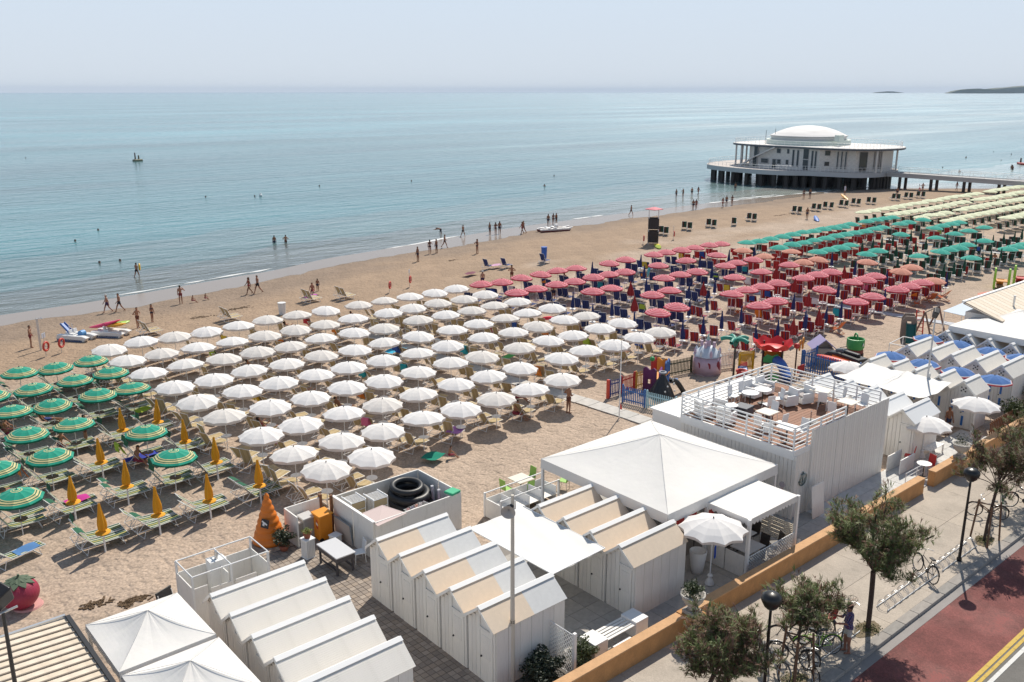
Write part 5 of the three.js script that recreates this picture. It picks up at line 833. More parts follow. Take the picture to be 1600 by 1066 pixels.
{ // big strawberry
  const t = thing('giant_strawberry', 'giant pink red strawberry figure with green leaves on the sand', 'strawberry figure', [5.35, 0, -33.4]); t.scale.setScalar(0.84); const g = fin(new THREE.SphereGeometry(0.78, 36, 26)), p = g.attributes.position; for (let i = 0; i < p.count; i++) { const y = p.getY(i), k = 1 - 0.1 * Math.max(0, -y); p.setXYZ(i, p.getX(i) * k, y * 0.92, p.getZ(i) * k); } g.computeVertexNormals(); g.translate(0, 0.7, 0);
  mesh('fruit_body', g, mat([0.37, 0.028, 0.07], 0.55, { map: rep(grain, 3) }), t); const lm = mat([0.085, 0.12, 0.075], 0.8); for (let k = 0; k < 9; k++) { const a = k / 9 * 6.28; const l = extr([[0, -0.05], [0.25, -0.16], [0.5, -0.05], [0.62, 0.02], [0.45, 0.1], [0.22, 0.15], [0, 0.06]], 0.03, 0.01); l.rotateX(-Math.PI / 2); l.rotateZ(-0.45); l.scale(1.15, 1, 1.3); l.rotateY(a); l.translate(0.03 * Math.cos(a), 1.44, -0.03 * Math.sin(a)); mesh('leaf', l, lm, t); } mesh('stalk', bar([0, 1.4, 0], [0.05, 1.6, 0.03], 0.05, 7), lm, t); mesh('base_plate', [cyl(0.6, 0.55, 0.08, 0.25, 0.04, 0.0, 20)], mat([0.6, 0.3, 0.28], 0.6), t);
}
// leafy plants from many small leaves
function leafCloud(n, r, h, leaf, y0 = 0, flat = 1) { const v = [], q = new THREE.Vector3(), e = new THREE.Euler(), m = new THREE.Matrix4();
  for (let i = 0; i < n; i++) { const a = rr(0, 6.283), u = Math.cbrt(rnd()), ph = Math.acos(rr(-1, 1)), lump = 0.78 + 0.32 * Math.sin(a * 3 + ph * 4); const x = Math.sin(ph) * Math.cos(a) * r * u * lump, y = y0 + h / 2 + Math.cos(ph) * h / 2 * u * lump, z = Math.sin(ph) * Math.sin(a) * r * u * lump; const s = leaf * rr(0.6, 1.3); e.set(rr(0, 6.28), rr(0, 6.28), rr(0, 6.28)); m.makeRotationFromEuler(e); const P = [[-s * 0.35, 0, 0], [0, s * 0.12, s], [s * 0.35, 0, 0], [0, -s * 0.1, -s * 0.7]].map(p => { q.set(...p).applyMatrix4(m); return [q.x + x, q.y + y, q.z + z]; }); for (const k of [0, 1, 2, 0, 2, 3]) v.push(...P[k]); }
  const g = new THREE.BufferGeometry(); g.setAttribute('position', new THREE.Float32BufferAttribute(v, 3)); g.computeVertexNormals(); return fin(g); }
function plant(name, label, cat, pos, { pot, box: bx, r, h, c, n, leaf }) { const t = thing(name, label, cat, pos, rr(0, 3)); let y = 0;
  if (pot) { mesh('pot', lathe([[0, 0], [pot[0] * 0.7, 0], [pot[0], pot[1]], [pot[0] * 1.08, pot[1]], [pot[0] * 1.08, pot[1] + 0.04], [pot[0] * 0.9, pot[1] + 0.03], [0, pot[1]]], 16), M.terracotta, t); y = pot[1]; }
  if (bx) { mesh('planter_tub', rbox(bx, bx * 0.9, bx, 0, bx * 0.45, 0), M.plain, t); y = bx * 0.85; }
  const lm = mat(c, 0.6, { transmission: 0.25, thickness: 0 }); mesh('foliage', leafCloud(n, r, h, leaf, y), lm, t); mesh('stem', [bar([0, y - 0.05, 0], [0.03, y + h * 0.6, 0.02], 0.015, 5), bar([0, y, 0], [-r * 0.4, y + h * 0.7, r * 0.2], 0.01, 5), bar([0, y, 0], [r * 0.4, y + h * 0.65, -r * 0.3], 0.01, 5)], M.wood, t); return t; }
// urns on the wall
function urn(l, x, z, c, n) { const t = thing('stone_urn', l, 'urn', [x, 0.82, z]); mesh('plinth', rbox(0.5, 0.14, 0.5, 0, 0.07, 0), M.concrete, t); mesh('bowl', lathe([[0, 0.14], [0.2, 0.14], [0.13, 0.22], [0.12, 0.28], [0.26, 0.36], [0.36, 0.5], [0.4, 0.66], [0.43, 0.68], [0.43, 0.73], [0.36, 0.73], [0.3, 0.6], [0, 0.56]], 24), mat([0.52, 0.49, 0.45], 0.85, { map: rep(grain, 2) }), t); if (n) { const lm = mat(c, 0.6, { transmission: 0.25, thickness: 0 }); mesh('foliage', leafCloud(n, 0.42, 0.66, 0.055, 0.56), lm, t); } return t; }
urn('stone urn with clipped dark green bush on the wall pier', 22.4, -16.6, [0.04, 0.065, 0.015], 1100); urn('stone urn with sparse plants on the wall beyond the gap', 43.1, -16.65, [0.05, 0.06, 0.02], 220);
plant('round_bush', 'round green bush behind the wall beside the lattice screen', 'bush', [18.35, 0, -17.8], { r: 0.55, h: 0.95, c: [0.06, 0.085, 0.02], n: 2400, leaf: 0.055 });
plant('dark_ivy', 'dark leafy shrub at the foot of the white pole', 'shrub', [16.75, 0, -18.0], { r: 0.75, h: 1.1, c: [0.015, 0.03, 0.012], n: 2200, leaf: 0.09 });
plant('garden_shrub', 'green shrub behind the wooden fence on the right', 'shrub', [53.0, 0, -17.9], { r: 0.9, h: 1.3, c: [0.07, 0.1, 0.02], n: 1800, leaf: 0.1 }); plant('garden_shrub', 'dark green shrub at the right edge behind the wall', 'shrub', [56.4, 0, -17.8], { r: 1.1, h: 1.9, c: [0.04, 0.065, 0.02], n: 2200, leaf: 0.1 });
{ // white bench with block ends, box beside it
  const t = thing('slatted_bench', 'white slatted bench between two white block ends behind the wall', 'bench', [20.0, 0.03, -17.95]); for (const s of [-1, 1]) mesh('block_end', rbox(0.62, 0.62, 0.72, s * 1.0, 0.31, 0, 0, 0, 0, 0.02), M.plain, t); for (let k = 0; k < 5; k++) mesh('seat_slat', rbox(1.36, 0.03, 0.1, 0, 0.52, -0.28 + k * 0.14), whites[k % 3], t); mesh('under_frame', [box(1.36, 0.06, 0.05, 0, 0.47, 0.2), box(1.36, 0.06, 0.05, 0, 0.47, -0.2)], M.plain, t);
  const b = thing('white_box', 'low white plastic box on the paving in front of the bench', 'box', [19.9, 0.03, -17.35], 0.05); mesh('tray', rbox(0.85, 0.25, 0.4, 0, 0.13, 0), M.plain, b); mesh('lid', rbox(0.87, 0.04, 0.42, 0, 0.27, 0), M.whiteMetal, b);
  const g = thing('white_garden_bench', 'white wooden bench beside the cabin right of the bar', 'bench', [44.4, 0.03, -18.55], Math.PI); for (let k = 0; k < 4; k++) mesh('seat_slat', box(1.5, 0.03, 0.1, 0, 0.44, -0.2 + k * 0.13), M.plain, g); for (let k = 0; k < 3; k++) mesh('back_slat', box(1.5, 0.1, 0.03, 0, 0.6 + k * 0.14, 0.27), M.plain, g); for (const [a, c] of [[-1, -1], [1, -1], [-1, 1], [1, 1]]) mesh('leg', box(0.06, 0.44, 0.06, a * 0.7, 0.22, c * 0.22), M.plain, g);
  stackChair('red chair at the round table near the wall gap', [41.9, 0.03, -17.6], Math.PI * 0.9, M.red, 'red_chair', 'red chairs by the wall gap'); stackChair('red chair farther back near the white low wall', [42.3, 0.03, -18.75], Math.PI * 0.6, M.red, 'red_chair', 'red chairs by the wall gap'); roundTable('small round metal table beside the red chair', [41.2, 0.03, -17.5], 0.34, 'tables by the wall gap');
  const lw = thing('ramp_railing', 'grey white panel and white railing along the ramp right of the bar', 'railing', [0, 0, 0]); mesh('panel', [span(40.5, 41.9, 0.05, 0.85, -19.0, -18.95)], whites[1], lw); mesh('panel', [span(40.6, 42.0, 0.05, 0.8, -18.4, -18.35)], M.plain, lw); for (const x of [39.4, 40.5, 41.3]) mesh('rail_post', bar([x, 0, -17.5], [x, 0.75, -17.5], 0.02), M.whiteMetal, lw); for (const y of [0.3, 0.55, 0.75]) mesh('rail_bar', bar([39.4, y, -17.5], [41.3, y, -17.5], 0.016), M.whiteMetal, lw);
  const wf = thing('wooden_fence', 'brown wooden picket fence beside the umbrella and dotted cabins', 'fence', [49.3, 0, -17.75]); for (let k = 0; k < 13; k++) mesh('picket', box(0.1, 0.85, 0.03, 0.06 + k * 0.23, 0.43, 0.02), M.wood, wf); mesh('rail', [box(3.0, 0.08, 0.03, 1.45, 0.25, 0)], M.wood, wf); mesh('rail', [box(3.0, 0.08, 0.03, 1.45, 0.7, 0)], M.wood, wf);
}
{ // rack of white shelves and green chairs beside the big tent
  const t = thing('shelf_counter', 'white open shelf unit beside the big tent', 'shelf unit'), x0 = 22.6, x1 = 26.0, z0 = -28.1, z1 = -27.0; for (const [x, z] of [[x0, z0], [x1, z0], [x1, z1], [x0, z1]]) mesh('post', span(x - 0.04, x + 0.04, 0, 1.15, z - 0.04, z + 0.04), M.whiteMetal, t); mesh('rail', [bar([x0, 1.12, z0], [x1, 1.12, z0], 0.03)], M.whiteMetal, t); mesh('rail', [bar([x0, 1.12, z1], [x1, 1.12, z1], 0.03)], M.whiteMetal, t); for (let k = 0; k <= 4; k++) mesh('divider', span(x0 + 0.08 + k * 0.8, x0 + 0.1 + k * 0.8, 0.05, 0.85, z0 + 0.05, z1 - 0.05), M.plain, t); mesh('shelf', [span(x0 + 0.05, x1 - 0.05, 0.45, 0.48, z0 + 0.03, z1 - 0.03)], whites[1], t); mesh('side_board', [span(x0 - 0.02, x0 + 0.02, 0.05, 0.9, z0 + 0.05, z1 - 0.05)], whites[0], t); mesh('back_board', [span(x0 + 0.05, x1 - 0.05, 0.05, 0.85, z0 - 0.02, z0 + 0.01)], whites[2], t);
  const gm = mat([0.28, 0.5, 0.1], 0.5); squareTable('cream square table on the sand behind the shelf unit', [25.4, 0, -28.9], 0.9, 0.9, 0, mat([0.7, 0.64, 0.55], 0.6), 'tables behind the shelf unit'); [[24.6, -29.0, 0, 'left'], [26.2, -29.2, Math.PI, 'far right'], [25.3, -28.3, 1.5, 'near'], [27.2, -27.9, 2, 'beside the tent corner']].forEach(([x, z, r, w]) => stackChair(`lime green plastic chair by the cream table, ${w}`, [x, 0, z], r, gm, 'lime_chair', 'lime green chairs'));
}
// lamp posts and poles
function streetLamp(l, x, z, h) { const t = thing('street_lamp', l, 'street lamp', [x, 0.01, z], 0, 'black street lamps on the promenade'); mesh('pole', lathe([[0, 0], [0.1, 0], [0.1, 0.12], [0.06, 0.16], [0.055, 1.2], [0.04, h - 0.35], [0.06, h - 0.3], [0, h - 0.28]], 12), M.black, t); const hd = mesh('globe_housing', lathe([[0, -0.28], [0.08, -0.3], [0.2, -0.2], [0.3, 0], [0.28, 0.14], [0.16, 0.23], [0, 0.25]], 20), M.black, t); hd.position.set(0, h, 0); mesh('lens', lathe([[0, -0.285], [0.07, -0.305], [0.13, -0.27], [0, -0.26]], 16), mat([0.25, 0.24, 0.22], 0.3), hd); return t; }
streetLamp('black street lamp right of the big tamarisk, beside the kerb', 34.46, -12.8, 3.72); streetLamp('black street lamp at the bottom edge between two tamarisks', 20.65, -12.55, 3.88);
{ const t = thing('floodlight_pole', 'black floodlight pole in front of the ribbed roof, left edge', 'floodlight', [3.4, 0, -24.0]); mesh('pole', cyl(0.07, 0.045, 5.1, 0, 2.55, 0, 10), M.dark, t); mesh('bracket', [bar([-0.35, 5.05, 0], [0.35, 5.15, 0], 0.03)], M.alu, t); mesh('lamp_housing', rbox(0.75, 0.55, 0.4, -0.1, 5.45, -0.1, 0.4, 0.5, 0.2, 0.06), M.black, t);
  const p = thing('loudspeaker_pole', 'tall cream pole numbered 32 with grey horn loudspeaker', 'pole', [16.02, 0, -18.6]); mesh('pole', cyl(0.085, 0.05, 6.45, 0, 3.22, 0, 12), mat([0.6, 0.55, 0.47], 0.7), p); mesh('horn', at(new THREE.LatheGeometry([[0.03, 0], [0.05, 0.14], [0.1, 0.24], [0.22, 0.34], [0.21, 0.345], [0.09, 0.25], [0.02, 0.2]].map(q => new THREE.Vector2(...q)), 20), -0.12, 6.12, 0.02, 0, 0.7, Math.PI / 2 + 0.1), mat([0.42, 0.4, 0.38], 0.5), p); mesh('driver', cyl(0.07, 0.07, 0.14, -0.08, 6.1, 0, 12, 0, 0, Math.PI / 2), M.dark, p);
  const cv = document.createElement('canvas'); cv.width = 64; cv.height = 64; const c2 = cv.getContext('2d'); c2.fillStyle = '#c9bfae'; c2.fillRect(0, 0, 64, 64); c2.fillStyle = '#15130f'; c2.font = 'bold 46px sans-serif'; c2.textAlign = 'center'; c2.textBaseline = 'middle'; c2.fillText('32', 32, 34); const nt = new THREE.CanvasTexture(cv); nt.colorSpace = THREE.SRGBColorSpace;
  const pl = mesh('number_plate', new THREE.PlaneGeometry(0.17, 0.17), mat([1, 1, 1], 0.8, { map: nt }), p); pl.position.set(-0.055, 2.2, 0.062); pl.rotation.y = -Math.PI / 4.2;
  const f = thing('floodlight_pole', 'slim grey floodlight pole standing among the cabins right of the bar', 'floodlight', [49.1, 0, -21.3]); mesh('pole', cyl(0.06, 0.04, 6.1, 0, 3.05, 0, 10), mat([0.5, 0.5, 0.5], 0.4), f); mesh('lamp_housing', rbox(0.5, 0.42, 0.28, 0, 6.25, 0, 0.3, 0.5, 0.3, 0.05), M.dark, f); mesh('switch_box', rbox(0.18, 0.35, 0.12, 0.06, 2.6, 0.05), mat([0.6, 0.6, 0.58], 0.5), f);
  const g = thing('flag_pole', 'white flag pole with small red pennant near the play fence', 'flag pole', [36.2, 0, -32.7]); mesh('pole', cyl(0.035, 0.025, 4.6, 0, 2.3, 0, 8), M.whiteMetal, g); mesh('pennant', quad([0.03, 0.95, 0], [0.03, 0.55, 0], [0.16, 0.5, 0.08], [0.1, 0.8, 0.05], 0.006), M.red, g);
}

// ---------------------------------------------------------------- playground
function picketFence(label, a, b, h, m, step = 0.13, y = 0.03) { const t = thing('picket_fence', label, 'fence', [0, 0, 0], 0, 'coloured play area fences'), L = Math.hypot(b[0] - a[0], b[1] - a[1]), n = Math.round(L / step), r = -Math.atan2(b[1] - a[1], b[0] - a[0]);
  const g = share(rbox(0.07, h, 0.025, 0, h / 2, 0, 0, 0, 0, 0.01)); for (let i = 0; i <= n; i++) { const p = mesh('picket', g, m, t); p.position.set(a[0] + (b[0] - a[0]) * i / n, y, a[1] + (b[1] - a[1]) * i / n); p.rotation.y = r; }
  for (const yy of [0.2, h - 0.22]) mesh('rail', box(L, 0.07, 0.03, (a[0] + b[0]) / 2 + Math.sin(r) * 0.026, yy + y, (a[1] + b[1]) / 2 + Math.cos(r) * 0.026, 0, r), m, t); for (const q of [a, b]) mesh('post', rbox(0.1, h + 0.14, 0.1, q[0], (h + 0.14) / 2, q[1]), m, t); return t; }
const pNavy = mat([0.03, 0.05, 0.2], 0.5), pRed = mat([0.5, 0.035, 0.03], 0.5), pYel = mat([0.62, 0.36, 0.06], 0.5), pBlue = mat([0.035, 0.14, 0.4], 0.5), pLight = mat([0.35, 0.55, 0.62], 0.5), pDark = mat([0.05, 0.06, 0.03], 0.5), pWhite = mat([0.72, 0.7, 0.68], 0.5), pGreen = mat([0.04, 0.3, 0.08], 0.45), pPurple = mat([0.3, 0.05, 0.28], 0.45), pOrange = mat([0.7, 0.28, 0.03], 0.45), pLav = mat([0.38, 0.33, 0.52], 0.6);
picketFence('navy picket fence with red end post at the play area corner', [38.35, -35.5], [39.3, -35.5], 1.05, pNavy); picketFence('red picket fence of the play area, next to the navy one', [39.45, -35.55], [40.7, -35.6], 1.05, pRed); picketFence('yellow picket fence between red fence and playset', [40.85, -35.6], [41.8, -35.6], 1.05, pYel);
picketFence('blue picket fence facing the slab walkway', [38.4, -34.45], [38.65, -32.95], 1.0, pBlue); picketFence('pale blue picket fence next to the bar annex', [38.68, -32.8], [39.0, -30.9], 1.0, pLight); picketFence('dark olive picket fence behind the playset', [44.3, -35.85], [46.3, -35.55], 1.05, pDark); picketFence('white picket fence right of the castle', [48.2, -34.75], [49.4, -34.4], 1.1, pWhite);
picketFence('yellow play gate beside the palm pole', [48.4, -33.3], [49.4, -32.9], 1.25, mat([0.72, 0.42, 0.02], 0.45), 0.1, 0.25); picketFence('tall blue picket fence of the equipment pen', [52.0, -30.9], [52.2, -26.9], 1.35, pBlue, 0.17); picketFence('short blue picket fence closing the equipment pen', [52.3, -30.95], [53.9, -30.95], 1.3, pBlue, 0.17);
single('fence_post', 'red end post of the navy play fence', 'post', [rbox(0.16, 1.2, 0.16, 0, 0.6, 0)], mat([0.6, 0.06, 0.03], 0.5), [38.22, 0, -35.5]);
{ // castle
  const t = thing('toy_castle', 'lilac and grey toy castle with towers and red doorways', 'play castle', [47.0, 0, -34.85], -0.25), m = mat([0.6, 0.45, 0.56], 0.6, { map: rep(grain, 2) }), gr = mat([0.52, 0.57, 0.64], 0.6), n = 8;
  mesh('wall', lathe([[0, 0], [0.95, 0], [0.92, 0.7], [0.88, 1.25], [0, 1.25]], n), m, t); mesh('roof', lathe([[0.95, 1.22], [0.9, 1.34], [0.5, 1.75], [0.3, 1.85], [0, 1.85]], n), gr, t);
  mesh('tower', [cyl(0.2, 0.18, 0.5, 0, 2.0, 0, 10)], m, t); mesh('spire', [cyl(0.14, 0.02, 0.42, 0, 2.45, 0, 10)], mat([0.35, 0.5, 0.46], 0.6), t); for (let k = 0; k < 8; k++) { const a = (k + 0.5) / 8 * 6.283; mesh('turret', [cyl(0.09, 0.09, 0.3, Math.cos(a) * 0.83, 1.42, Math.sin(a) * 0.83, 8), cyl(0.1, 0.01, 0.18, Math.cos(a) * 0.83, 1.66, Math.sin(a) * 0.83, 8)], k % 2 ? gr : m, t); } for (const [a, r] of [[0.9, 0.42], [2.6, 0.42], [4.2, 0.42]]) mesh('small_tower', [cyl(0.11, 0.1, 0.34, Math.cos(a) * r, 1.98, Math.sin(a) * r, 8)], m, t);
  const arch = (w, h) => extr([[-w, 0], [w, 0], [w, h * 0.6], [w * 0.7, h * 0.88], [0, h], [-w * 0.7, h * 0.88], [-w, h * 0.6]], 0.06); const door = (a, w, h, y) => { const g = arch(w, h); g.translate(0, y, 0.8); g.rotateY(a); return g; }; const rd = mat([0.22, 0.02, 0.04], 0.7);
  mesh('doorway', door(0.35, 0.22, 0.95, 0.02), rd, t); mesh('window', door(-0.55, 0.14, 0.4, 0.5), rd, t); mesh('window', door(-1.35, 0.12, 0.36, 0.5), rd, t);
}
{ // black volcano slide with purple and blue playset behind
  const t = thing('rock_climber', 'black moulded rock climber with slide in the play area', 'climbing rock', [41.1, 0, -33.7], 0.3), g = fin(new THREE.IcosahedronGeometry(1, 5)), p = g.attributes.position; for (let i = 0; i < p.count; i++) { const x = p.getX(i), y = p.getY(i), z = p.getZ(i), k = 0.85 + 0.28 * fbm(x * 1.7 + 3, z * 1.7 + y * 1.3, 3), w = y > 0 ? 1 - 0.68 * y : 1; p.setXYZ(i, x * 1.0 * k * w, Math.max(-0.02, y) * 1.65 * (0.9 + 0.15 * fbm(x * 3, z * 3, 2)), z * 0.95 * k * w); } g.computeVertexNormals(); const rock = mat([0.02, 0.021, 0.023], 0.55); mesh('rock_body', g, rock, t); mesh('crater_rim', torus(0.2, 0.06, 0, 1.5, 0, Math.PI / 2, 0, 0, 16, 8), mat([0.3, 0.32, 0.36], 0.5), t);
  for (let k = 0; k < 12; k++) { const a = rr(0.3, 2.6), y = rr(0.4, 1.3), r = 0.95 * (1 - 0.42 * y / 1.4); mesh('hand_hold', ball(0.06, Math.cos(a) * r, y, Math.sin(a) * r, 7), k % 4 ? mat([0.5, 0.5, 0.5], 0.5) : mat([0.6, 0.3, 0.1], 0.5), t); } mesh('slide_arm', tube([[0.5, 0.95, 0.35], [0.85, 0.75, 0.6], [1.1, 0.35, 0.8], [1.25, 0.02, 0.95]], 0.16, 14, 8), rock, t);
  const s = thing('plastic_playset', 'purple, blue and red plastic playset behind the black rock', 'playset', [42.3, 0, -35.0], 0.35); const wavy = (w, h, hole) => extr([[-w / 2, 0], [w / 2, 0], [w / 2, h], [w * 0.3, h + 0.12], [0, h - 0.05], [-w * 0.3, h + 0.12], [-w / 2, h]], 0.08, 0.015, hole ? [[[-0.15, 0.45], [-0.15, 0.8], [0.15, 0.8], [0.15, 0.45]]] : []);
  const put = (nm, g, m, x, z, r) => { g.rotateY(r); g.translate(x, 0, z); mesh(nm, g, m, s); }; put('side_panel', wavy(0.9, 1.35, true), pPurple, -0.75, 0.35, 0.2); put('side_panel', wavy(0.95, 1.5, true), pBlue, 0.75, 0.25, 0.1); put('side_panel', wavy(0.9, 1.4, true), mat([0.12, 0.02, 0.1], 0.5), -1.1, -0.2, 1.4); put('side_panel', wavy(0.9, 1.45, false), pOrange, 1.1, -0.2, 1.5); put('arch_panel', wavy(0.8, 1.7, true), pRed, 0.05, -0.4, 0); mesh('deck', rbox(1.9, 0.1, 0.8, 0, 0.75, 0), pOrange, s); mesh('green_knob', ball(0.16, -0.3, 1.85, -0.35, 10), pGreen, s); mesh('step_plate', rbox(0.7, 0.12, 0.5, 1.5, 0.06, 0.5, 0, 0.3), pBlue, s);
}
{ // multicoloured play tower with red flower roof
  const t = thing('play_tower', 'play tower with red scalloped roof, blue tube slide and green panels', 'play tower', [50.2, 0, -32.0], 0.55), post = mat([0.05, 0.02, 0.02], 0.5); for (const [x, z] of [[-0.7, -0.6], [0.7, -0.6], [0.7, 0.6], [-0.7, 0.6]]) mesh('post', cyl(0.055, 0.055, 2.0, x, 1.0, z, 10), post, t);
  const ring = (r0, r1, y0, y1) => { const v = [], n = 64; for (let i = 0; i < n; i++) { const f = k => { const a = k / n * 6.283, s = 0.11 * Math.sin(a * 8); return [[Math.cos(a) * r0, y0 + s * 0.4, Math.sin(a) * r0], [Math.cos(a) * (r1 + s * 0.3), y1 + s, Math.sin(a) * (r1 + s * 0.3)]]; }, [A, D] = f(i), [B, C] = f(i + 1); for (const X of [A, C, B, A, D, C]) v.push(...X); } const g = new THREE.BufferGeometry(); g.setAttribute('position', new THREE.Float32BufferAttribute(v, 3)); g.computeVertexNormals(); return g; };
  mesh('scalloped_roof', [ring(0.95, 1.3, 1.75, 2.15), ring(0.95, 1.27, 1.75, 2.13)], mat([0.68, 0.03, 0.03], 0.4), t); mesh('roof_dome', lathe([[1.0, 1.74], [0.8, 1.82], [0.45, 1.9], [0, 1.93]], 24), mat([0.62, 0.03, 0.03], 0.4), t); mesh('deck', rbox(1.5, 0.1, 1.3, 0, 0.85, 0), post, t);
  const panel = (x, z, r, m) => { const g = extr([[-0.55, 0.9], [0.55, 0.9], [0.55, 1.2], [0.3, 1.45], [0, 1.35], [-0.3, 1.5], [-0.55, 1.25]], 0.05, 0.01); g.rotateY(r); g.translate(x, 0, z); mesh('side_panel', g, m, t); }; panel(0, 0.62, 0, pGreen); panel(0.72, 0, Math.PI / 2, pOrange); panel(-0.72, 0, Math.PI / 2, pGreen);
  mesh('tube_slide', tube([[-0.7, 1.1, 0.3], [-1.2, 1.0, 0.6], [-1.7, 0.6, 0.9], [-2.1, 0.28, 1.1]], 0.32, 18, 14), mat([0.04, 0.13, 0.42], 0.35), t); mesh('step_block', rbox(0.5, 0.6, 0.5, -2.2, 0.3, 0.2, 0, 0.4), pGreen, t);
  const r = thing('play_train', 'red and blue foam play blocks beside the castle', 'play blocks', [47.6, 0, -32.5], 0.4); mesh('block', rbox(0.7, 0.5, 0.55, 0, 0.25, 0, 0, 0, 0, 0.06), pRed, r); mesh('block', rbox(0.6, 0.55, 0.6, 0.7, 0.3, -0.1, 0, 0.3, 0.2, 0.06), pBlue, r); mesh('block', rbox(0.6, 0.6, 0.5, 1.3, 0.4, -0.2, 0, 0.2, 0.5, 0.06), mat([0.66, 0.04, 0.03], 0.4), r); mesh('bumper', torus(0.3, 0.08, -0.1, 0.58, 0, Math.PI / 2), pRed, r); mesh('ramp', rbox(1.1, 0.12, 0.5, -0.8, 0.15, 0.25, 0, 0, 0.2, 0.05), pRed, r);
  const pp = thing('palm_pole', 'dark play pole with teal plastic palm leaves', 'play pole', [47.98, 0, -33.4]); mesh('trunk', cyl(0.07, 0.06, 2.3, 0, 1.15, 0, 10), mat([0.04, 0.035, 0.03], 0.5), pp); mesh('cup', cyl(0.1, 0.24, 0.35, 0, 2.1, 0, 10), mat([0.03, 0.16, 0.12], 0.5), pp); for (let k = 0; k < 5; k++) { const a = k * 1.257 + 0.3; const l = []; for (let j = 0; j < 5; j++) { const s = j / 4; l.push([Math.cos(a) * s * 0.95, 2.35 + 0.22 * Math.sin(s * 2.4) - 0.12 * s, Math.sin(a) * s * 0.95]); } const g = tube(l, 0.14, 10, 6); g.scale(1, 1, 1); mesh('palm_leaf', g, mat([0.03, 0.27, 0.2], 0.5), pp); }
  const bf = thing('butterfly_pole', 'dark play pole with orange butterfly and red ball', 'play pole', [51.1, 0, -30.8]); mesh('pole', cyl(0.05, 0.05, 2.0, 0, 1.0, 0, 8), mat([0.05, 0.015, 0.015], 0.5), bf); mesh('red_ball', ball(0.2, -0.02, 1.95, 0, 12), pRed, bf); for (const [x, y, r] of [[0.35, 2.05, 0.2], [0.32, 1.75, 0.16], [0.7, 2.15, 0.24], [0.68, 1.8, 0.16]]) mesh('butterfly_wing', torus(r, 0.05, x, y, 0, 0, 0.4, 0, 18, 7), pOrange, bf);
  mesh('panel', rbox(0.8, 0.5, 0.06, 0.1, 0.45, 0.35), pRed, bf);
}
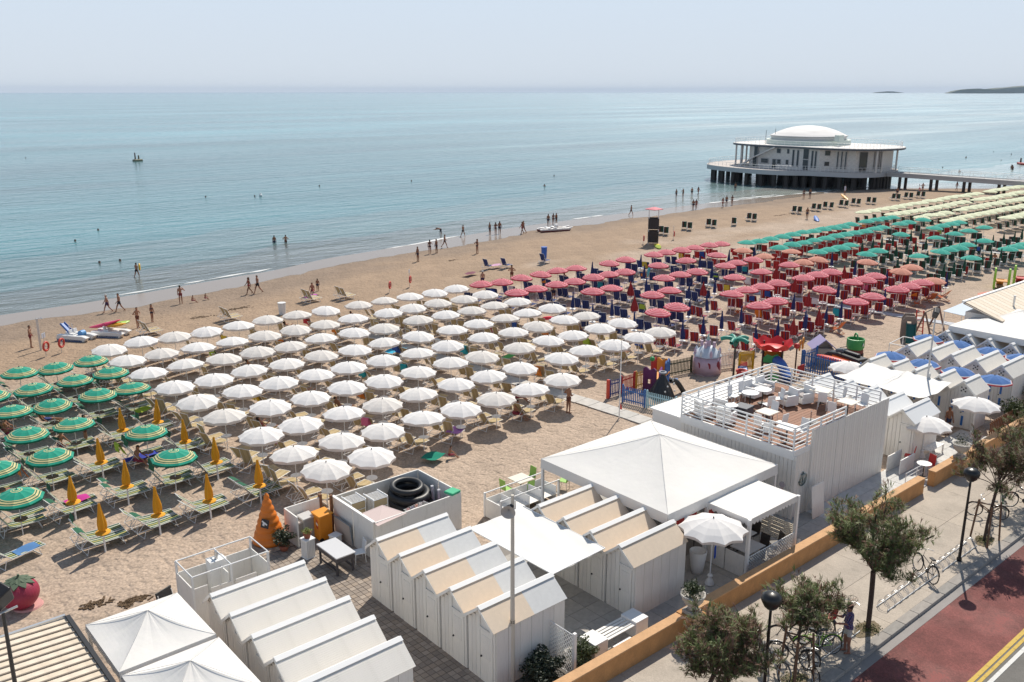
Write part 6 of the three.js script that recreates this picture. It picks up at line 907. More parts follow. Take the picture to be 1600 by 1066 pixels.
{ // equipment pen contents, green tower, playhouse, slides
  const j = thing('jet_ski', 'black and orange jet ski parked in the equipment pen', 'jet ski', [53.6, 0.75, -28.6], 1.35); const hull = extr([[-1.3, 0.1], [-1.25, 0.45], [0.4, 0.5], [1.2, 0.38], [1.45, 0.2], [1.1, 0.02], [-1.2, 0]], 0.7, 0.12); hull.translate(0, 0.1, -0.35); mesh('hull', hull, M.black, j); mesh('seat', rbox(1.2, 0.22, 0.34, -0.4, 0.78, 0, 0, 0, 0, 0.1), M.rubber, j); mesh('cowl', rbox(0.7, 0.3, 0.5, 0.5, 0.76, 0, 0, 0, -0.2, 0.12), mat([0.1, 0.12, 0.13], 0.3), j); mesh('handlebar', bar([0.35, 1.05, -0.35], [0.35, 1.05, 0.35], 0.025), M.dark, j); mesh('side_stripe', [rbox(1.6, 0.12, 0.04, 0, 0.42, 0.5), rbox(1.6, 0.12, 0.04, 0, 0.42, -0.5)], pOrange, j); mesh('trolley', [box(1.8, 0.1, 0.7, 0, -0.1, 0), cyl(0.25, 0.25, 0.12, -0.3, -0.25, 0.45, 14, Math.PI / 2), cyl(0.25, 0.25, 0.12, -0.3, -0.25, -0.45, 14, Math.PI / 2)], M.alu, j);
  single('red_kayak', 'red kayak lying along the blue pen fence', 'kayak', [(() => { const g = ball(1, 0, 0, 0, 20); g.scale(1.5, 0.16, 0.32); return g; })()], mat([0.62, 0.06, 0.03], 0.35), [52.75, 1.1, -28.9], 1.5);
  const ph = thing('purple_playhouse', 'grey toy house with lilac gabled roof', 'playhouse', [55.0, 0, -31.2], -0.75); mesh('wall', rbox(1.2, 1.1, 1.1, 0, 0.55, 0), mat([0.42, 0.38, 0.34], 0.6), ph); for (const s of [-1, 1]) mesh('roof_slope', quad([0, 1.75, -0.75], [0, 1.75, 0.75], [s * 0.85, 1.05, 0.75], [s * 0.85, 1.05, -0.75], 0.06), pLav, ph); mesh('gable', extr([[-0.7, 1.08], [0.7, 1.08], [0, 1.68]], 0.05), mat([0.5, 0.45, 0.38], 0.6), ph);
  const gt = thing('green_play_tower', 'green barrel top play tower with brown base', 'play tower', [57.0, 0, -29.9], 0.3); mesh('base', lathe([[0, 0], [0.62, 0], [0.55, 0.85], [0, 0.85]], 6), mat([0.22, 0.05, 0.03], 0.6), gt); mesh('doorway', rbox(0.3, 0.5, 0.08, -0.1, 0.35, 0.56), M.black, gt); mesh('barrel', lathe([[0.5, 0.85], [0.6, 1.0], [0.6, 1.55], [0.55, 1.6], [0.5, 1.5], [0.5, 0.9]], 18), pGreen, gt); mesh('hoop', torus(0.36, 0.06, 0, 1.58, 0, 0, 0.5, 0, 20, 8), pGreen, gt); mesh('badge', [cyl(0.12, 0.12, 0.02, -0.25, 1.25, 0.56, 12, Math.PI / 2, 0.4)], M.plain, gt);
  const st = thing('slide_tower', 'grey brown slide tower with dark green slide and red ladder', 'slide', [65.3, 0, -30.2], 0.5); for (const [x, z, r] of [[-0.5, 0, 1.57], [0.5, 0, 1.57]]) { const g = extr([[-0.5, 0], [0.5, 0], [0.5, 1.5], [0.3, 1.85], [-0.3, 1.85], [-0.5, 1.5]], 0.1, 0.02, [[[-0.2, 1.0], [-0.2, 1.5], [0.2, 1.5], [0.2, 1.0]]]); g.rotateY(r); g.translate(x, 0, z); mesh('tower_wall', g, mat([0.22, 0.18, 0.16], 0.7), st); } mesh('slide_chute', rbox(1.7, 0.08, 0.6, -1.2, 0.7, 0.1, 0, 0, 0.75, 0.04), mat([0.015, 0.11, 0.09], 0.4), st); mesh('slide_side', [rbox(1.7, 0.25, 0.06, -1.2, 0.78, 0.42, 0, 0, 0.75), rbox(1.7, 0.25, 0.06, -1.2, 0.78, -0.2, 0, 0, 0.75)], mat([0.015, 0.1, 0.08], 0.4), st); mesh('deck', rbox(1.0, 0.08, 0.9, 0, 1.1, 0.1), mat([0.2, 0.16, 0.14], 0.7), st);
  const ld = thing('red_ladder', 'red play ladder leaning on the swing frame', 'ladder', [67.2, 0, -30.3], 0.3); for (const s of [-1, 1]) mesh('stile', bar([0.5, 0, s * 0.25], [-0.3, 2.0, s * 0.25], 0.05), pRed, ld); for (let k = 0; k < 6; k++) mesh('rung', bar([0.42 - k * 0.13, 0.2 + k * 0.33, -0.25], [0.42 - k * 0.13, 0.2 + k * 0.33, 0.25], 0.035), pRed, ld);
  const sw = thing('swing_frame', 'dark swing frame between slide tower and tent', 'swing', [68.5, 0, -30.0], 0.1); mesh('top_beam', bar([-1.6, 1.85, 0], [1.4, 1.85, 0], 0.04), M.dark, sw); for (const x of [1.4, -1.5]) for (const s of [-1, 1]) mesh('leg', bar([x, 1.85, 0], [x, 0, s * 0.6], 0.07), mat([0.2, 0.12, 0.1], 0.7), sw); mesh('swing_seat', [rbox(0.4, 0.04, 0.2, 0, 0.5, 0), bar([-0.18, 0.5, 0], [-0.18, 1.85, 0], 0.008), bar([0.18, 0.5, 0], [0.18, 1.85, 0], 0.008)], M.dark, sw);
  const fp = (l, x, z, m1, m2) => { const t = thing('lime_playset', l, 'playset', [x, 0, z], 0.4); for (const s of [-1, 1]) { const g = extr([[-0.7, 0], [0.7, 0], [0.7, 1.5], [0.35, 1.85], [-0.35, 1.85], [-0.7, 1.5]], 0.12, 0.02, [[[-0.4, 0.6], [-0.4, 1.4], [0.4, 1.4], [0.4, 0.6]]]); g.translate(0, 0, s * 0.6); mesh('side_wall', g, m1, t); } mesh('deck', rbox(1.2, 0.1, 1.1, 0, 0.7, 0), m2, t); mesh('slide', rbox(1.6, 0.1, 0.6, 1.1, 0.4, 0, 0, 0, -0.5), m2, t); };
  fp('lime green playset with orange floor at the far right', 89.8, -33.3, mat([0.3, 0.55, 0.04], 0.45), pOrange); fp('lime green and red playset at the right edge', 92.6, -32.6, mat([0.3, 0.55, 0.04], 0.45), pRed);
  const cu = (l, x, z) => { const t = umbrella('coral_table_umbrella', l, 'umbrella', 'low coral umbrellas by the lime playset', { R: 1.25, h: 1.85, drop: 0.35, gores: 8, rings: [[0, 1, [1, 1, 1]]], m: mat([0.6, 0.26, 0.19], 0.9), scallop: 0.03, valance: 0.06, tray: false }); t.position.set(x, 0, z); }; cu('low coral umbrella in front of the lime playset', 78.6, -29.6); cu('low coral umbrella half behind the ribbed roof', 75.2, -29.2);
  const aw = thing('blue_white_awning', 'pale blue flat awning beside the ribbed roof house', 'awning', [0, 0, 0]); mesh('canvas', quad([66.9, 2.15, -27.0], [71.3, 2.2, -27.0], [71.0, 2.35, -28.6], [66.6, 2.3, -28.4], 0.03), mat([0.55, 0.62, 0.7], 0.8), aw); for (const [x, z] of [[66.9, -27.1], [71.2, -27.1], [70.9, -28.5], [66.7, -28.3]]) mesh('post', bar([x, 0, z], [x, 2.18, z], 0.035), M.whiteMetal, aw);
  const fr = thing('frame_stall', 'white open frame stall on the sand behind the dotted cabins', 'stall', [58.4, 0, -27.0], 0.1); for (const [x, z] of [[-1.2, -0.7], [1.2, -0.7], [1.2, 0.7], [-1.2, 0.7]]) mesh('post', bar([x, 0, z], [x, 1.7, z], 0.03), M.whiteMetal, fr); for (const y of [0.9, 1.7]) mesh('ring_rail', [bar([-1.2, y, -0.7], [1.2, y, -0.7], 0.03), bar([1.2, y, -0.7], [1.2, y, 0.7], 0.03), bar([1.2, y, 0.7], [-1.2, y, 0.7], 0.03), bar([-1.2, y, 0.7], [-1.2, y, -0.7], 0.03)], M.whiteMetal, fr); mesh('panel', [box(2.3, 0.8, 0.02, 0, 0.45, 0.7)], whites[0], fr);
}

// ---------------------------------------------------------------- round pavilion on piles with its footbridge
{
  const t = thing('pier_pavilion', 'white round pavilion with shallow dome standing on piles in the sea', 'pavilion'); t.scale.setScalar(0.965); t.position.set(175.5 * 0.035, 0, -106 * 0.035); const cx = 175.5, yD = 2.65, yR = 7.5;
  const wall = mat([0.72, 0.7, 0.67], 0.8, { map: grain }), deckM = mat([0.62, 0.56, 0.52], 0.85, { map: grain }), trim = mat([0.45, 0.46, 0.47], 0.8), roofM = mat([0.82, 0.79, 0.76], 0.8, { map: grain }), pile = mat([0.045, 0.04, 0.036], 0.85), glass = mat([0.03, 0.04, 0.05], 0.15), edge = mat([0.07, 0.08, 0.1], 0.6), pale = mat([0.55, 0.63, 0.58], 0.6);
  const mirror = h => [...h, ...h.slice().reverse().filter(p => Math.abs(p[0] - cx) > 0.01).map(p => [2 * cx - p[0], p[1]])];
  const smooth = (pts, n = 6) => { const c = new THREE.CatmullRomCurve3(pts.map(p => new THREE.Vector3(p[0], 0, p[1])), true, 'catmullrom', 0.4); return c.getPoints(pts.length * n).slice(0, -1).map(p => [p.x, p.z]); };
  const deck = smooth(mirror([[175.5, -129.6], [168, -128.2], [162.6, -124.2], [160.2, -117], [159.8, -109], [161.5, -103.5], [164, -100.5], [165.4, -96], [167.6, -90.5], [172.5, -88.6], [175.5, -88.6]]));
  mesh('deck', plan(deck, yD - 0.35, yD), deckM, t); const inset = (p, k) => p.map(([x, z]) => [cx + (x - cx) * k, -109 + (z + 109) * k]);
  mesh('deck_fascia', plan(inset(deck, 1.004), yD - 0.95, yD - 0.02), trim, t);
  const W = mirror([[175.5, -118.5], [169, -118], [165.9, -115], [165.6, -107], [165.6, -98.5], [167.4, -96], [168.4, -92], [171.4, -89.8], [175.5, -89.4]]);
  mesh('wall', plan(W, yD, yR - 0.3), wall, t);
  const roof = smooth(mirror([[175.5, -123.2], [169, -122.4], [165.9, -119], [164.7, -113], [165.2, -104], [164.9, -97.5], [166.6, -91.2], [170, -88], [175.5, -86.4]]));
  mesh('roof_slab', plan(roof, yR - 0.3, yR), roofM, t); mesh('roof_edge', plan(inset(roof, 1.004), yR - 0.42, yR - 0.12), edge, t);
  mesh('drum', [cyl(8.9, 8.9, 1.0, cx, yR + 0.5, -107.5, 48)], pale, t); mesh('dome_band', [cyl(7.9, 8.0, 0.9, cx, yR + 1.4, -107.5, 48)], mat([0.66, 0.64, 0.62], 0.7), t);
  const dm = []; for (let k = 0; k <= 16; k++) { const a = k / 16; dm.push([8.2 * (1 - a), 2.15 * (1 - (1 - a) ** 2.1)]); } mesh('dome', lathe(dm.map(([r, y]) => [Math.max(r, 0.001), y]).reverse(), 56, cx, yR + 1.8, -107.5), mat([0.87, 0.84, 0.82], 0.75, { map: rep(grain, 3) }), t); mesh('dome_rim', torus(8.15, 0.1, cx, yR + 1.82, -107.5, Math.PI / 2, 0, 0, 56, 6), trim, t); mesh('roof_hatch', [span(171, 173, yR + 1.0, yR + 2.3, -98.6, -97.6)], pale, t);
  // piles below the deck
  const pg = share(rbox(0.75, 5.5, 0.75, 0, 0, 0, 0, 0, 0, 0.06)), put = (x, z) => { const p = mesh('pile', pg, pile, t); p.position.set(x, yD - 0.9 - 2.75, z); }; 
  const rim = inset(deck, 0.93); for (let i = 0; i < rim.length; i += 3) put(rim[i][0], rim[i][1]); const rin = inset(deck, 0.66); for (let i = 0; i < rin.length; i += 4) put(rin[i][0], rin[i][1]); const ri2 = inset(deck, 0.36); for (let i = 0; i < ri2.length; i += 8) put(ri2[i][0], ri2[i][1]); mesh('core_pier', [span(171.5, 179.5, -4, yD - 0.9, -112, -101)], pile, t);
  // windows of the near wall: each one with its pane set in a frame
  const win = (z, y, w, h) => { const f = mesh('window', rbox(0.1, h + 0.16, w + 0.16, 165.57, y, z, 0, 0, 0, 0.02), trim, t); mesh('pane', box(0.06, h, w, 165.53, y, z), glass, f); };
  const y1 = 4.1, y2 = 6.35; win(-115.0 + 0.9, 3.9, 0.9, 2.2); win(-113.9, 6.1, 0.9, 2.0); win(-111.6, y1, 1.7, 0.9); win(-109.2, 3.6, 0.8, 1.9); win(-108, y1, 0.8, 0.9); win(-106.0, y1, 0.6, 0.9); win(-108.2, y2, 0.9, 0.9); win(-105.9, y2, 0.5, 0.9); win(-104.6, 5.0, 0.42, 3.4); win(-103.5, 5.0, 0.42, 3.4); win(-101.6, 6.0, 1.2, 2.0); win(-101.6, 3.8, 1.2, 2.0); win(-100.1, 5.0, 0.4, 3.4); win(-99.3, 5.0, 0.35, 3.4);
  const win2 = (s, y, w, h) => { const a = [165.6, -98.5], b = [167.4, -96], x = a[0] + (b[0] - a[0]) * s, z = a[1] + (b[1] - a[1]) * s, r = -Math.atan2(b[1] - a[1], b[0] - a[0]); const f = mesh('window', box(w + 0.14, h + 0.14, 0.1, x - 0.02, y, z + 0.02, 0, r), trim, t); mesh('pane', box(w, h, 0.1, x - 0.05, y, z + 0.05, 0, r), glass, f); }; win2(0.5, 6.35, 1.0, 0.9); win2(0.5, 4.2, 0.9, 0.8);
  for (let k = 0; k < 3; k++) { const z = -95.4 + k * 0.8; const f = mesh('window', box(0.1, 3.6, 0.3, 167.45 + k * 0.17, 5.0, z), trim, t); mesh('pane', box(0.1, 3.4, 0.2, 167.41 + k * 0.17, 5.0, z), glass, f); } { const f = mesh('window', box(0.12, 4.0, 1.8, 169.7, 4.8, -91.0, 0, 0.95), trim, t); mesh('pane', box(0.12, 3.8, 1.6, 169.63, 4.8, -90.95, 0, 0.95), glass, f); } for (let k = 0; k < 5; k++) { const x = 171.6 + k * 0.6; const f = mesh('window', box(0.3, 3.6, 0.1, x, 5.0, -89.72 + k * 0.05), trim, t); mesh('pane', box(0.2, 3.4, 0.1, x, 5.0, -89.67 + k * 0.05), glass, f); }
  // round columns at both ends, outside stair
  const cg = share(cyl(0.2, 0.2, yR - 0.3 - yD, 0, 0, 0, 10)); for (const [x, z] of [[167.2, -120.3], [168.6, -121.3], [172, -122], [170, -119.5], [166.2, -118.2], [167.6, -119], [172.5, -88.4], [178.5, -88.4], [170.2, -88.4]]) { const c = mesh('column', cg, wall, t); c.position.set(x, (yD + yR - 0.3) / 2, z); }
  mesh('stair_flight', [quad([164.6, yD, -117.2], [165.3, yD, -117.2], [165.3, 4.9, -113.6], [164.6, 4.9, -113.6], 0.3)], wall, t); mesh('stair_flight', [quad([164.7, 4.9, -113.4], [165.4, 4.9, -113.4], [165.4, 7.0, -108.8], [164.7, 7.0, -108.8], 0.25)], wall, t);
  // railings round deck and roof
  const ring = (pts, y, nm, step) => { const rail = tube(pts.map(p => [p[0], y + 1.0, p[1]]), 0.035, pts.length * 2, 4, true), mid = tube(pts.map(p => [p[0], y + 0.5, p[1]]), 0.02, pts.length * 2, 4, true); mesh(nm, [rail, mid], M.whiteMetal, t); const g = share(cyl(0.028, 0.028, 1, 0, 0.5, 0, 5)); for (let i = 0; i < pts.length; i += step) { const p = mesh('baluster', g, M.whiteMetal, t); p.position.set(pts[i][0], y, pts[i][1]); } };
  ring(inset(deck, 0.985), yD, 'deck_railing', 1); ring(inset(roof, 0.97), yR, 'roof_railing', 1);
  mesh('mast', [bar([167.5, yR, -113], [167.5, yR + 3.0, -113], 0.05), bar([169.5, yR, -112], [169.5, yR + 3.3, -112], 0.05)], M.dark, t);
}
{
  const t = thing('pier_footbridge', 'long pale footbridge on paired piles leading to the pavilion', 'footbridge'), x0 = 174.2, x1 = 177.4, dm = mat([0.5, 0.49, 0.48], 0.8, { map: grain });
  mesh('deck', [span(x0, x1, 2.15, 2.5, -88.5, -20)], dm, t); mesh('side_beam', [span(x0 - 0.16, x0 - 0.01, 1.75, 2.58, -88.5, -20)], dm, t); mesh('side_beam', [span(x1 + 0.01, x1 + 0.16, 1.75, 2.58, -88.5, -20)], dm, t);
  const pm = mat([0.06, 0.045, 0.04], 0.85), g = share(rbox(0.45, 4.8, 0.45, 0, 0, 0, 0, 0, 0, 0.04)); for (let z = -86; z < -25; z += 6.2) { for (const x of [x0 + 0.35, x1 - 0.35]) { const p = mesh('pile', g, pm, t); p.position.set(x, -0.3, z); } mesh('cross_beam', [span(x0 + 0.05, x1 - 0.05, 1.72, 2.1, z - 0.2, z + 0.2)], dm, t); }
  for (const x of [x0 - 0.05, x1 + 0.05]) { mesh('handrail', [bar([x, 3.5, -88], [x, 3.5, -20], 0.035), bar([x, 3.0, -88], [x, 3.0, -20], 0.02)], M.whiteMetal, t); for (let z = -88; z < -30; z += 2) mesh('baluster', bar([x, 2.5, z], [x, 3.5, z], 0.028, 5), M.whiteMetal, t); }
}

// ---------------------------------------------------------------- people
// A body is meshed from a field of tapered bones joined with a smooth minimum; colours are the skin, hair and clothes where they lie.
function figure({ legs = [[0, 0], [0, 0]], arms = [[0.1, 0.15, 0.2], [0.1, 0.15, 0.2]], bend = 0, sit = false, skirt = false, res = 52, slim = 1, trunksC = [0.03, 0.03, 0.05], topC = null, hairC = [0.03, 0.02, 0.012], skinC = [0.33, 0.155, 0.09], longHair = false, hat = null, shirtC = null, shortsC = null }) {
  const V = (x, y, z) => new THREE.Vector3(x, y, z), B = []; // facing +z
  const hipY = sit ? 0.14 : 0.92, up = V(0, Math.cos(bend), Math.sin(bend)), pel = V(0, hipY, 0);
  const along = (s, x = 0, f = 0) => pel.clone().addScaledVector(up, s).add(V(x, 0, 0)).addScaledVector(V(0, -Math.sin(bend), Math.cos(bend)), f);
  const bone = (a, b, ra, rb, tag) => B.push({ a, b, ra, rb, tag });
  bone(along(0.0, -0.06), along(0.0, 0.06), 0.12 * slim, 0.12 * slim, 'hip'); bone(along(0.02), along(0.26), 0.115 * slim, 0.105 * slim, 'waist'); bone(along(0.26, -0.04), along(0.44, -0.07), 0.105 * slim, 0.1 * slim, 'chest'); bone(along(0.26, 0.04), along(0.44, 0.07), 0.105 * slim, 0.1 * slim, 'chest');
  bone(along(0.46), along(0.58, 0, 0.02), 0.055, 0.05, 'neck'); bone(along(0.63, 0, 0.02), along(0.7, 0, 0.02), 0.085, 0.092, 'head'); bone(along(0.63, 0, 0.09), along(0.65, 0, 0.105), 0.022, 0.018, 'head');
  if (longHair) bone(along(0.72, 0, -0.04), along(0.48, 0, -0.09), 0.08, 0.05, 'hair'); if (hat) bone(along(0.76, -0.02, 0.02), along(0.76, 0.02, 0.02), 0.1, 0.1, 'hat');
  for (const s of [0, 1]) { const sx = s ? 1 : -1, [ha, ka] = legs[s];
    const hp = along(-0.03, sx * 0.085), kn = hp.clone().add(V(sx * 0.01, -0.43 * Math.cos(ha), 0.43 * Math.sin(ha))), an = kn.clone().add(V(0, -0.43 * Math.cos(ha - ka), 0.43 * Math.sin(ha - ka)));
    bone(hp, kn, 0.088 * slim, 0.056, 'thigh'); bone(kn, an, 0.056, 0.036, 'shin'); bone(an.clone().add(V(0, -0.02, -0.03)), an.clone().add(V(0, -0.035, 0.13)), 0.035, 0.028, 'foot');
    const [f, ab, el] = arms[s], sh = along(0.45, sx * 0.17), ud = V(sx * Math.sin(ab), -Math.cos(ab) * Math.cos(f), Math.cos(ab) * Math.sin(f)), e = sh.clone().addScaledVector(ud, 0.28), fd = V(sx * Math.sin(ab) * (el > 1.2 ? -1.2 : 0.5), -Math.cos(f + el), Math.sin(f + el)).normalize(), w = e.clone().addScaledVector(fd, 0.25), h = w.clone().addScaledVector(fd, 0.13);
    bone(sh, e, 0.047, 0.038, 'arm'); bone(e, w, 0.038, 0.027, 'forearm'); bone(w, h, 0.03, 0.022, 'hand'); }
  let lo = V(9, 9, 9), hi = V(-9, -9, -9); for (const b of B) for (const p of [b.a, b.b]) { lo.min(p); hi.max(p); } lo.subScalar(0.17); hi.addScalar(0.17);
  const c = lo.clone().add(hi).multiplyScalar(0.5), hs = hi.clone().sub(lo).multiplyScalar(0.5);
  const mc = new MarchingCubes(res, M.vc, false, false, 60000); mc.isolation = 0; const p = V(0, 0, 0), ab = V(0, 0, 0), ap = V(0, 0, 0);
  const dist = (P, want) => { let d = 1, best = null, bd = 9; for (const b of B) { ab.subVectors(b.b, b.a); ap.subVectors(P, b.a); const L = ab.lengthSq(), t = L > 0 ? Math.max(0, Math.min(1, ap.dot(ab) / L)) : 0, q = ap.addScaledVector(ab, -t).length() - (b.ra + (b.rb - b.ra) * t); if (q < bd) { bd = q; best = b; } const k = 0.035, h = Math.max(0, Math.min(1, 0.5 + 0.5 * (d - q) / k)); d = d * (1 - h) + q * h - k * h * (1 - h); } return want ? best : d; };
  const n = res, half = n / 2; for (let k = 0; k < n; k++) for (let j = 0; j < n; j++) for (let i = 0; i < n; i++) { p.set(c.x + (i - half) / half * hs.x, c.y + (j - half) / half * hs.y, c.z + (k - half) / half * hs.z); mc.field[k * n * n + j * n + i] = -dist(p); }
  mc.update(); const cnt = mc.count, pos = new Float32Array(cnt * 3), col = new Float32Array(cnt * 3); let minY = 9;
  for (let i = 0; i < cnt; i++) { const x = c.x + mc.positionArray[3 * i] * hs.x, y = c.y + mc.positionArray[3 * i + 1] * hs.y, z = c.z + mc.positionArray[3 * i + 2] * hs.z; pos.set([x, y, z], 3 * i); minY = Math.min(minY, y); }
  for (let i = 0; i < cnt; i += 3) { p.set((pos[3 * i] + pos[3 * i + 3] + pos[3 * i + 6]) / 3, (pos[3 * i + 1] + pos[3 * i + 4] + pos[3 * i + 7]) / 3, (pos[3 * i + 2] + pos[3 * i + 5] + pos[3 * i + 8]) / 3); const b = dist(p, true), s = ap.copy(p).sub(pel).dot(up), fz = ap.copy(p).sub(pel).dot(V(0, -Math.sin(bend), Math.cos(bend))); let q = skinC;
    if (b.tag === 'hip' || (b.tag === 'thigh' && s > (topC ? -0.08 : -0.2)) || (b.tag === 'waist' && s < 0.07)) q = trunksC; if (topC && b.tag === 'chest' && s > 0.3 && s < 0.42) q = topC; if (b.tag === 'head' && (s > 0.735 || (fz < 0.0 && s > 0.62))) q = hairC; if (b.tag === 'hair') q = hairC; if (hat && (b.tag === 'hat' || (b.tag === 'head' && s > 0.73))) q = hat;
    if (shirtC && (b.tag === 'chest' || b.tag === 'waist' || b.tag === 'hip' || (b.tag === 'arm'))) q = Array.isArray(shirtC[0]) ? shirtC[Math.floor(Math.abs(Math.sin(p.x * 91 + p.y * 53 + p.z * 77)) * shirtC.length) % shirtC.length] : shirtC; if (shortsC && ((b.tag === 'thigh' && s > -0.3) || (b.tag === 'hip' && s < -0.02))) q = shortsC;
    for (let j = 0; j < 3; j++) col.set(q, 3 * (i + j)); }
  for (let i = 0; i < cnt; i++) pos[3 * i + 1] -= minY;
  const g = new THREE.BufferGeometry(); g.setAttribute('position', new THREE.BufferAttribute(pos, 3)); g.setAttribute('normal', new THREE.BufferAttribute(mc.normalArray.slice(0, cnt * 3), 3)); g.setAttribute('color', new THREE.BufferAttribute(col, 3)); g.computeVertexNormals();
  g.userData.shared = true; return g;
}
const stand = [[0.05, 0.08], [-0.05, 0.02]], walk = [[0.42, 0.12], [-0.38, 0.3]], dark = [0.24, 0.11, 0.06], mid = [0.36, 0.18, 0.11], lite = [0.42, 0.22, 0.15];
const FIG = {
  manStand: figure({ legs: stand, skinC: dark, trunksC: [0.02, 0.025, 0.06] }), manWalk: figure({ legs: walk, arms: [[-0.35, 0.12, 0.3], [0.4, 0.12, 0.4]], skinC: mid, trunksC: [0.02, 0.02, 0.03] }), womanStand: figure({ legs: stand, arms: [[0.5, 0.5, 1.7], [0.05, 0.15, 0.2]], skinC: mid, topC: [0.04, 0.03, 0.05], slim: 0.92, longHair: true, trunksC: [0.04, 0.03, 0.05] }), womanWalk: figure({ legs: [[-0.36, 0.3], [0.4, 0.1]], arms: [[0.35, 0.12, 0.4], [-0.3, 0.14, 0.2]], skinC: dark, topC: [0.3, 0.05, 0.05], slim: 0.9, longHair: true, trunksC: [0.3, 0.05, 0.05] }),
  hips: figure({ legs: stand, arms: [[-0.25, 0.75, 1.5], [-0.25, 0.75, 1.5]], skinC: mid, trunksC: [0.15, 0.05, 0.03] }), bend: figure({ legs: [[0.1, 0.25], [-0.1, 0.1]], bend: 1.25, arms: [[1.2, 0.1, 0.3], [1.3, 0.1, 0.2]], skinC: dark }), sit: figure({ sit: true, legs: [[1.5, 0.7], [1.45, 0.5]], bend: 0.2, arms: [[0.7, 0.2, 0.3], [0.6, 0.2, 0.4]], skinC: mid, trunksC: [0.25, 0.03, 0.05] }), lightMan: figure({ legs: walk, arms: [[0.3, 0.1, 0.3], [-0.3, 0.1, 0.2]], skinC: lite, trunksC: [0.05, 0.02, 0.08], hat: [0.7, 0.68, 0.64] }), dress: figure({ legs: stand, skinC: mid, shirtC: [0.62, 0.6, 0.68], shortsC: [0.62, 0.6, 0.68], slim: 1.05 }), phone: figure({ legs: stand, arms: [[0.5, 0.9, 2.3], [0.1, 0.2, 0.3]], skinC: mid, slim: 0.95, trunksC: [0.2, 0.03, 0.03] }),
};
const DESC = { manStand: 'standing person in dark trunks', manWalk: 'walking person in black trunks', womanStand: 'standing person in dark bikini', womanWalk: 'walking person in red bikini', hips: 'person with hands on hips', bend: 'person bending forward', sit: 'seated person', lightMan: 'walking person in white cap', dress: 'person in pale lilac dress', phone: 'person with one hand raised to the head' };
function person(fig, where, x, z, turn, h = 1, sink = 0, gap = false) { const o = new THREE.Mesh(FIG[fig], M.vc); o.name = numbered('person'); o.castShadow = o.receiveShadow = true; scene.add(o); meta(o, `${DESC[fig]} ${where}`, 'person'); const gr = z < shore(x) ? Math.max(sandY(x, z), SEA - 1.15) : sandY(x, z); o.position.set(x, gr - sink, z); o.rotation.y = turn; o.scale.setScalar(h * 0.98); return o; }
const P = person, land = Math.PI * 0.5, left = -Math.PI / 2;
P('lightMan', 'on the wet sand at the left, nearer the water', 23.0, -80.7, left, 0.98); P('manWalk', 'on wet sand at left, beside the white cap', 23.9, -80.3, left); P('womanWalk', 'leading a couple along the wet sand', 35.3, -79.0, left, 0.98); P('manWalk', 'following in a couple along the wet sand', 36.1, -78.8, left, 1.05); P('phone', 'beside small children at the water', 29.0, -79.5, 2.6); P('sit', 'tiny, on the wet sand beside the standing one', 29.9, -79.2, 1, 0.6); P('sit', 'tiny, farther right on the wet sand', 31.2, -79.4, 2, 0.55);
P('manStand', 'alone on the wet sand below the foam, mid beach', 56.9, -82.3, left); P('womanStand', 'in a pair on wet sand, left one', 61.2, -86, 2.4); P('manStand', 'in a pair on wet sand, right one', 62.1, -85.9, left); P('manWalk', 'on the shining wet sand near the foam', 65.6, -89, 1.2); P('womanStand', 'with a stick, alone on the damp sand', 64.9, -81.7, left, 1.02); P('bend', 'in the shallows mid beach', 72.3, -99, left); P('manWalk', 'in the foam, alone', 73.4, -95.4, 1.8); P('manStand', 'in the group of three at the foam, left', 76.9, -94, left); P('womanStand', 'in the group of three at the foam, middle', 77.5, -93.5, 2.8); P('manStand', 'in the group of three at the foam, right', 78.3, -93.6, 2.2, 1.03); P('womanWalk', 'close pair on wet sand, front one', 80.0, -90.9, left); P('manWalk', 'close pair on wet sand, rear one', 80.5, -91.2, left, 1.06);
P('manStand', 'behind the white rescue boat, left', 88.8, -95.2, 2.2); P('womanStand', 'behind the white rescue boat, middle', 89.9, -95.3, 2.0); P('manStand', 'behind the white rescue boat, right', 90.6, -95.4, left); P('manWalk', 'alone at the foam left of the lifeguard tower', 105.9, -94.6, 1.4); P('manStand', 'pair on wet sand above the tower, left', 118.2, -92.2, 2.5); P('womanWalk', 'pair on wet sand above the tower, right', 119.2, -92.4, 2.2); P('womanWalk', 'alone on wet sand right of the pair', 123.9, -90.6, left); P('manStand', 'pair at the water line toward the pavilion, left', 127.1, -92.2, 2.0); P('womanStand', 'pair at the water line toward the pavilion, right', 128.1, -91.8, 2.4);
P('manStand', 'wading waist-deep, left of two in calm water', 52.0, -107.5, 2.6, 1, 0.1); P('hips', 'wading waist-deep, right of two in calm water', 53.2, -106.7, 2.6, 1, 0.1); P('manWalk', 'wading with a yellow ring over the shoulder', 30.9, -96.6, 2.2, 1, -0.2); P('hips', 'far out in the water right of centre', 127, -137.4, 2, 1, 0.1); P('manStand', 'wading left of the pavilion, first of four', 131.9, -106.9, left, 1, -0.25); P('womanStand', 'wading left of the pavilion, second of four', 133.2, -106.4, left, 1, -0.25); P('manWalk', 'wading left of the pavilion, third of four', 136.8, -107.2, 2.2, 1, -0.3); P('womanWalk', 'wading left of the pavilion, fourth of four', 138.6, -107.1, 1.6, 1, -0.3); P('manStand', 'dark, wading close to the pavilion piles', 150.5, -107.3, 2, 1.05, -0.2); P('womanStand', 'by the breakers in front of the pavilion, left', 145.5, -89, 2, 1, 0); P('manStand', 'by the breakers in front of the pavilion, right', 147.2, -88.8, 2, 1.02, 0); P('dress', 'on the sand edge below the pavilion', 158.1, -88.2, 1.2);
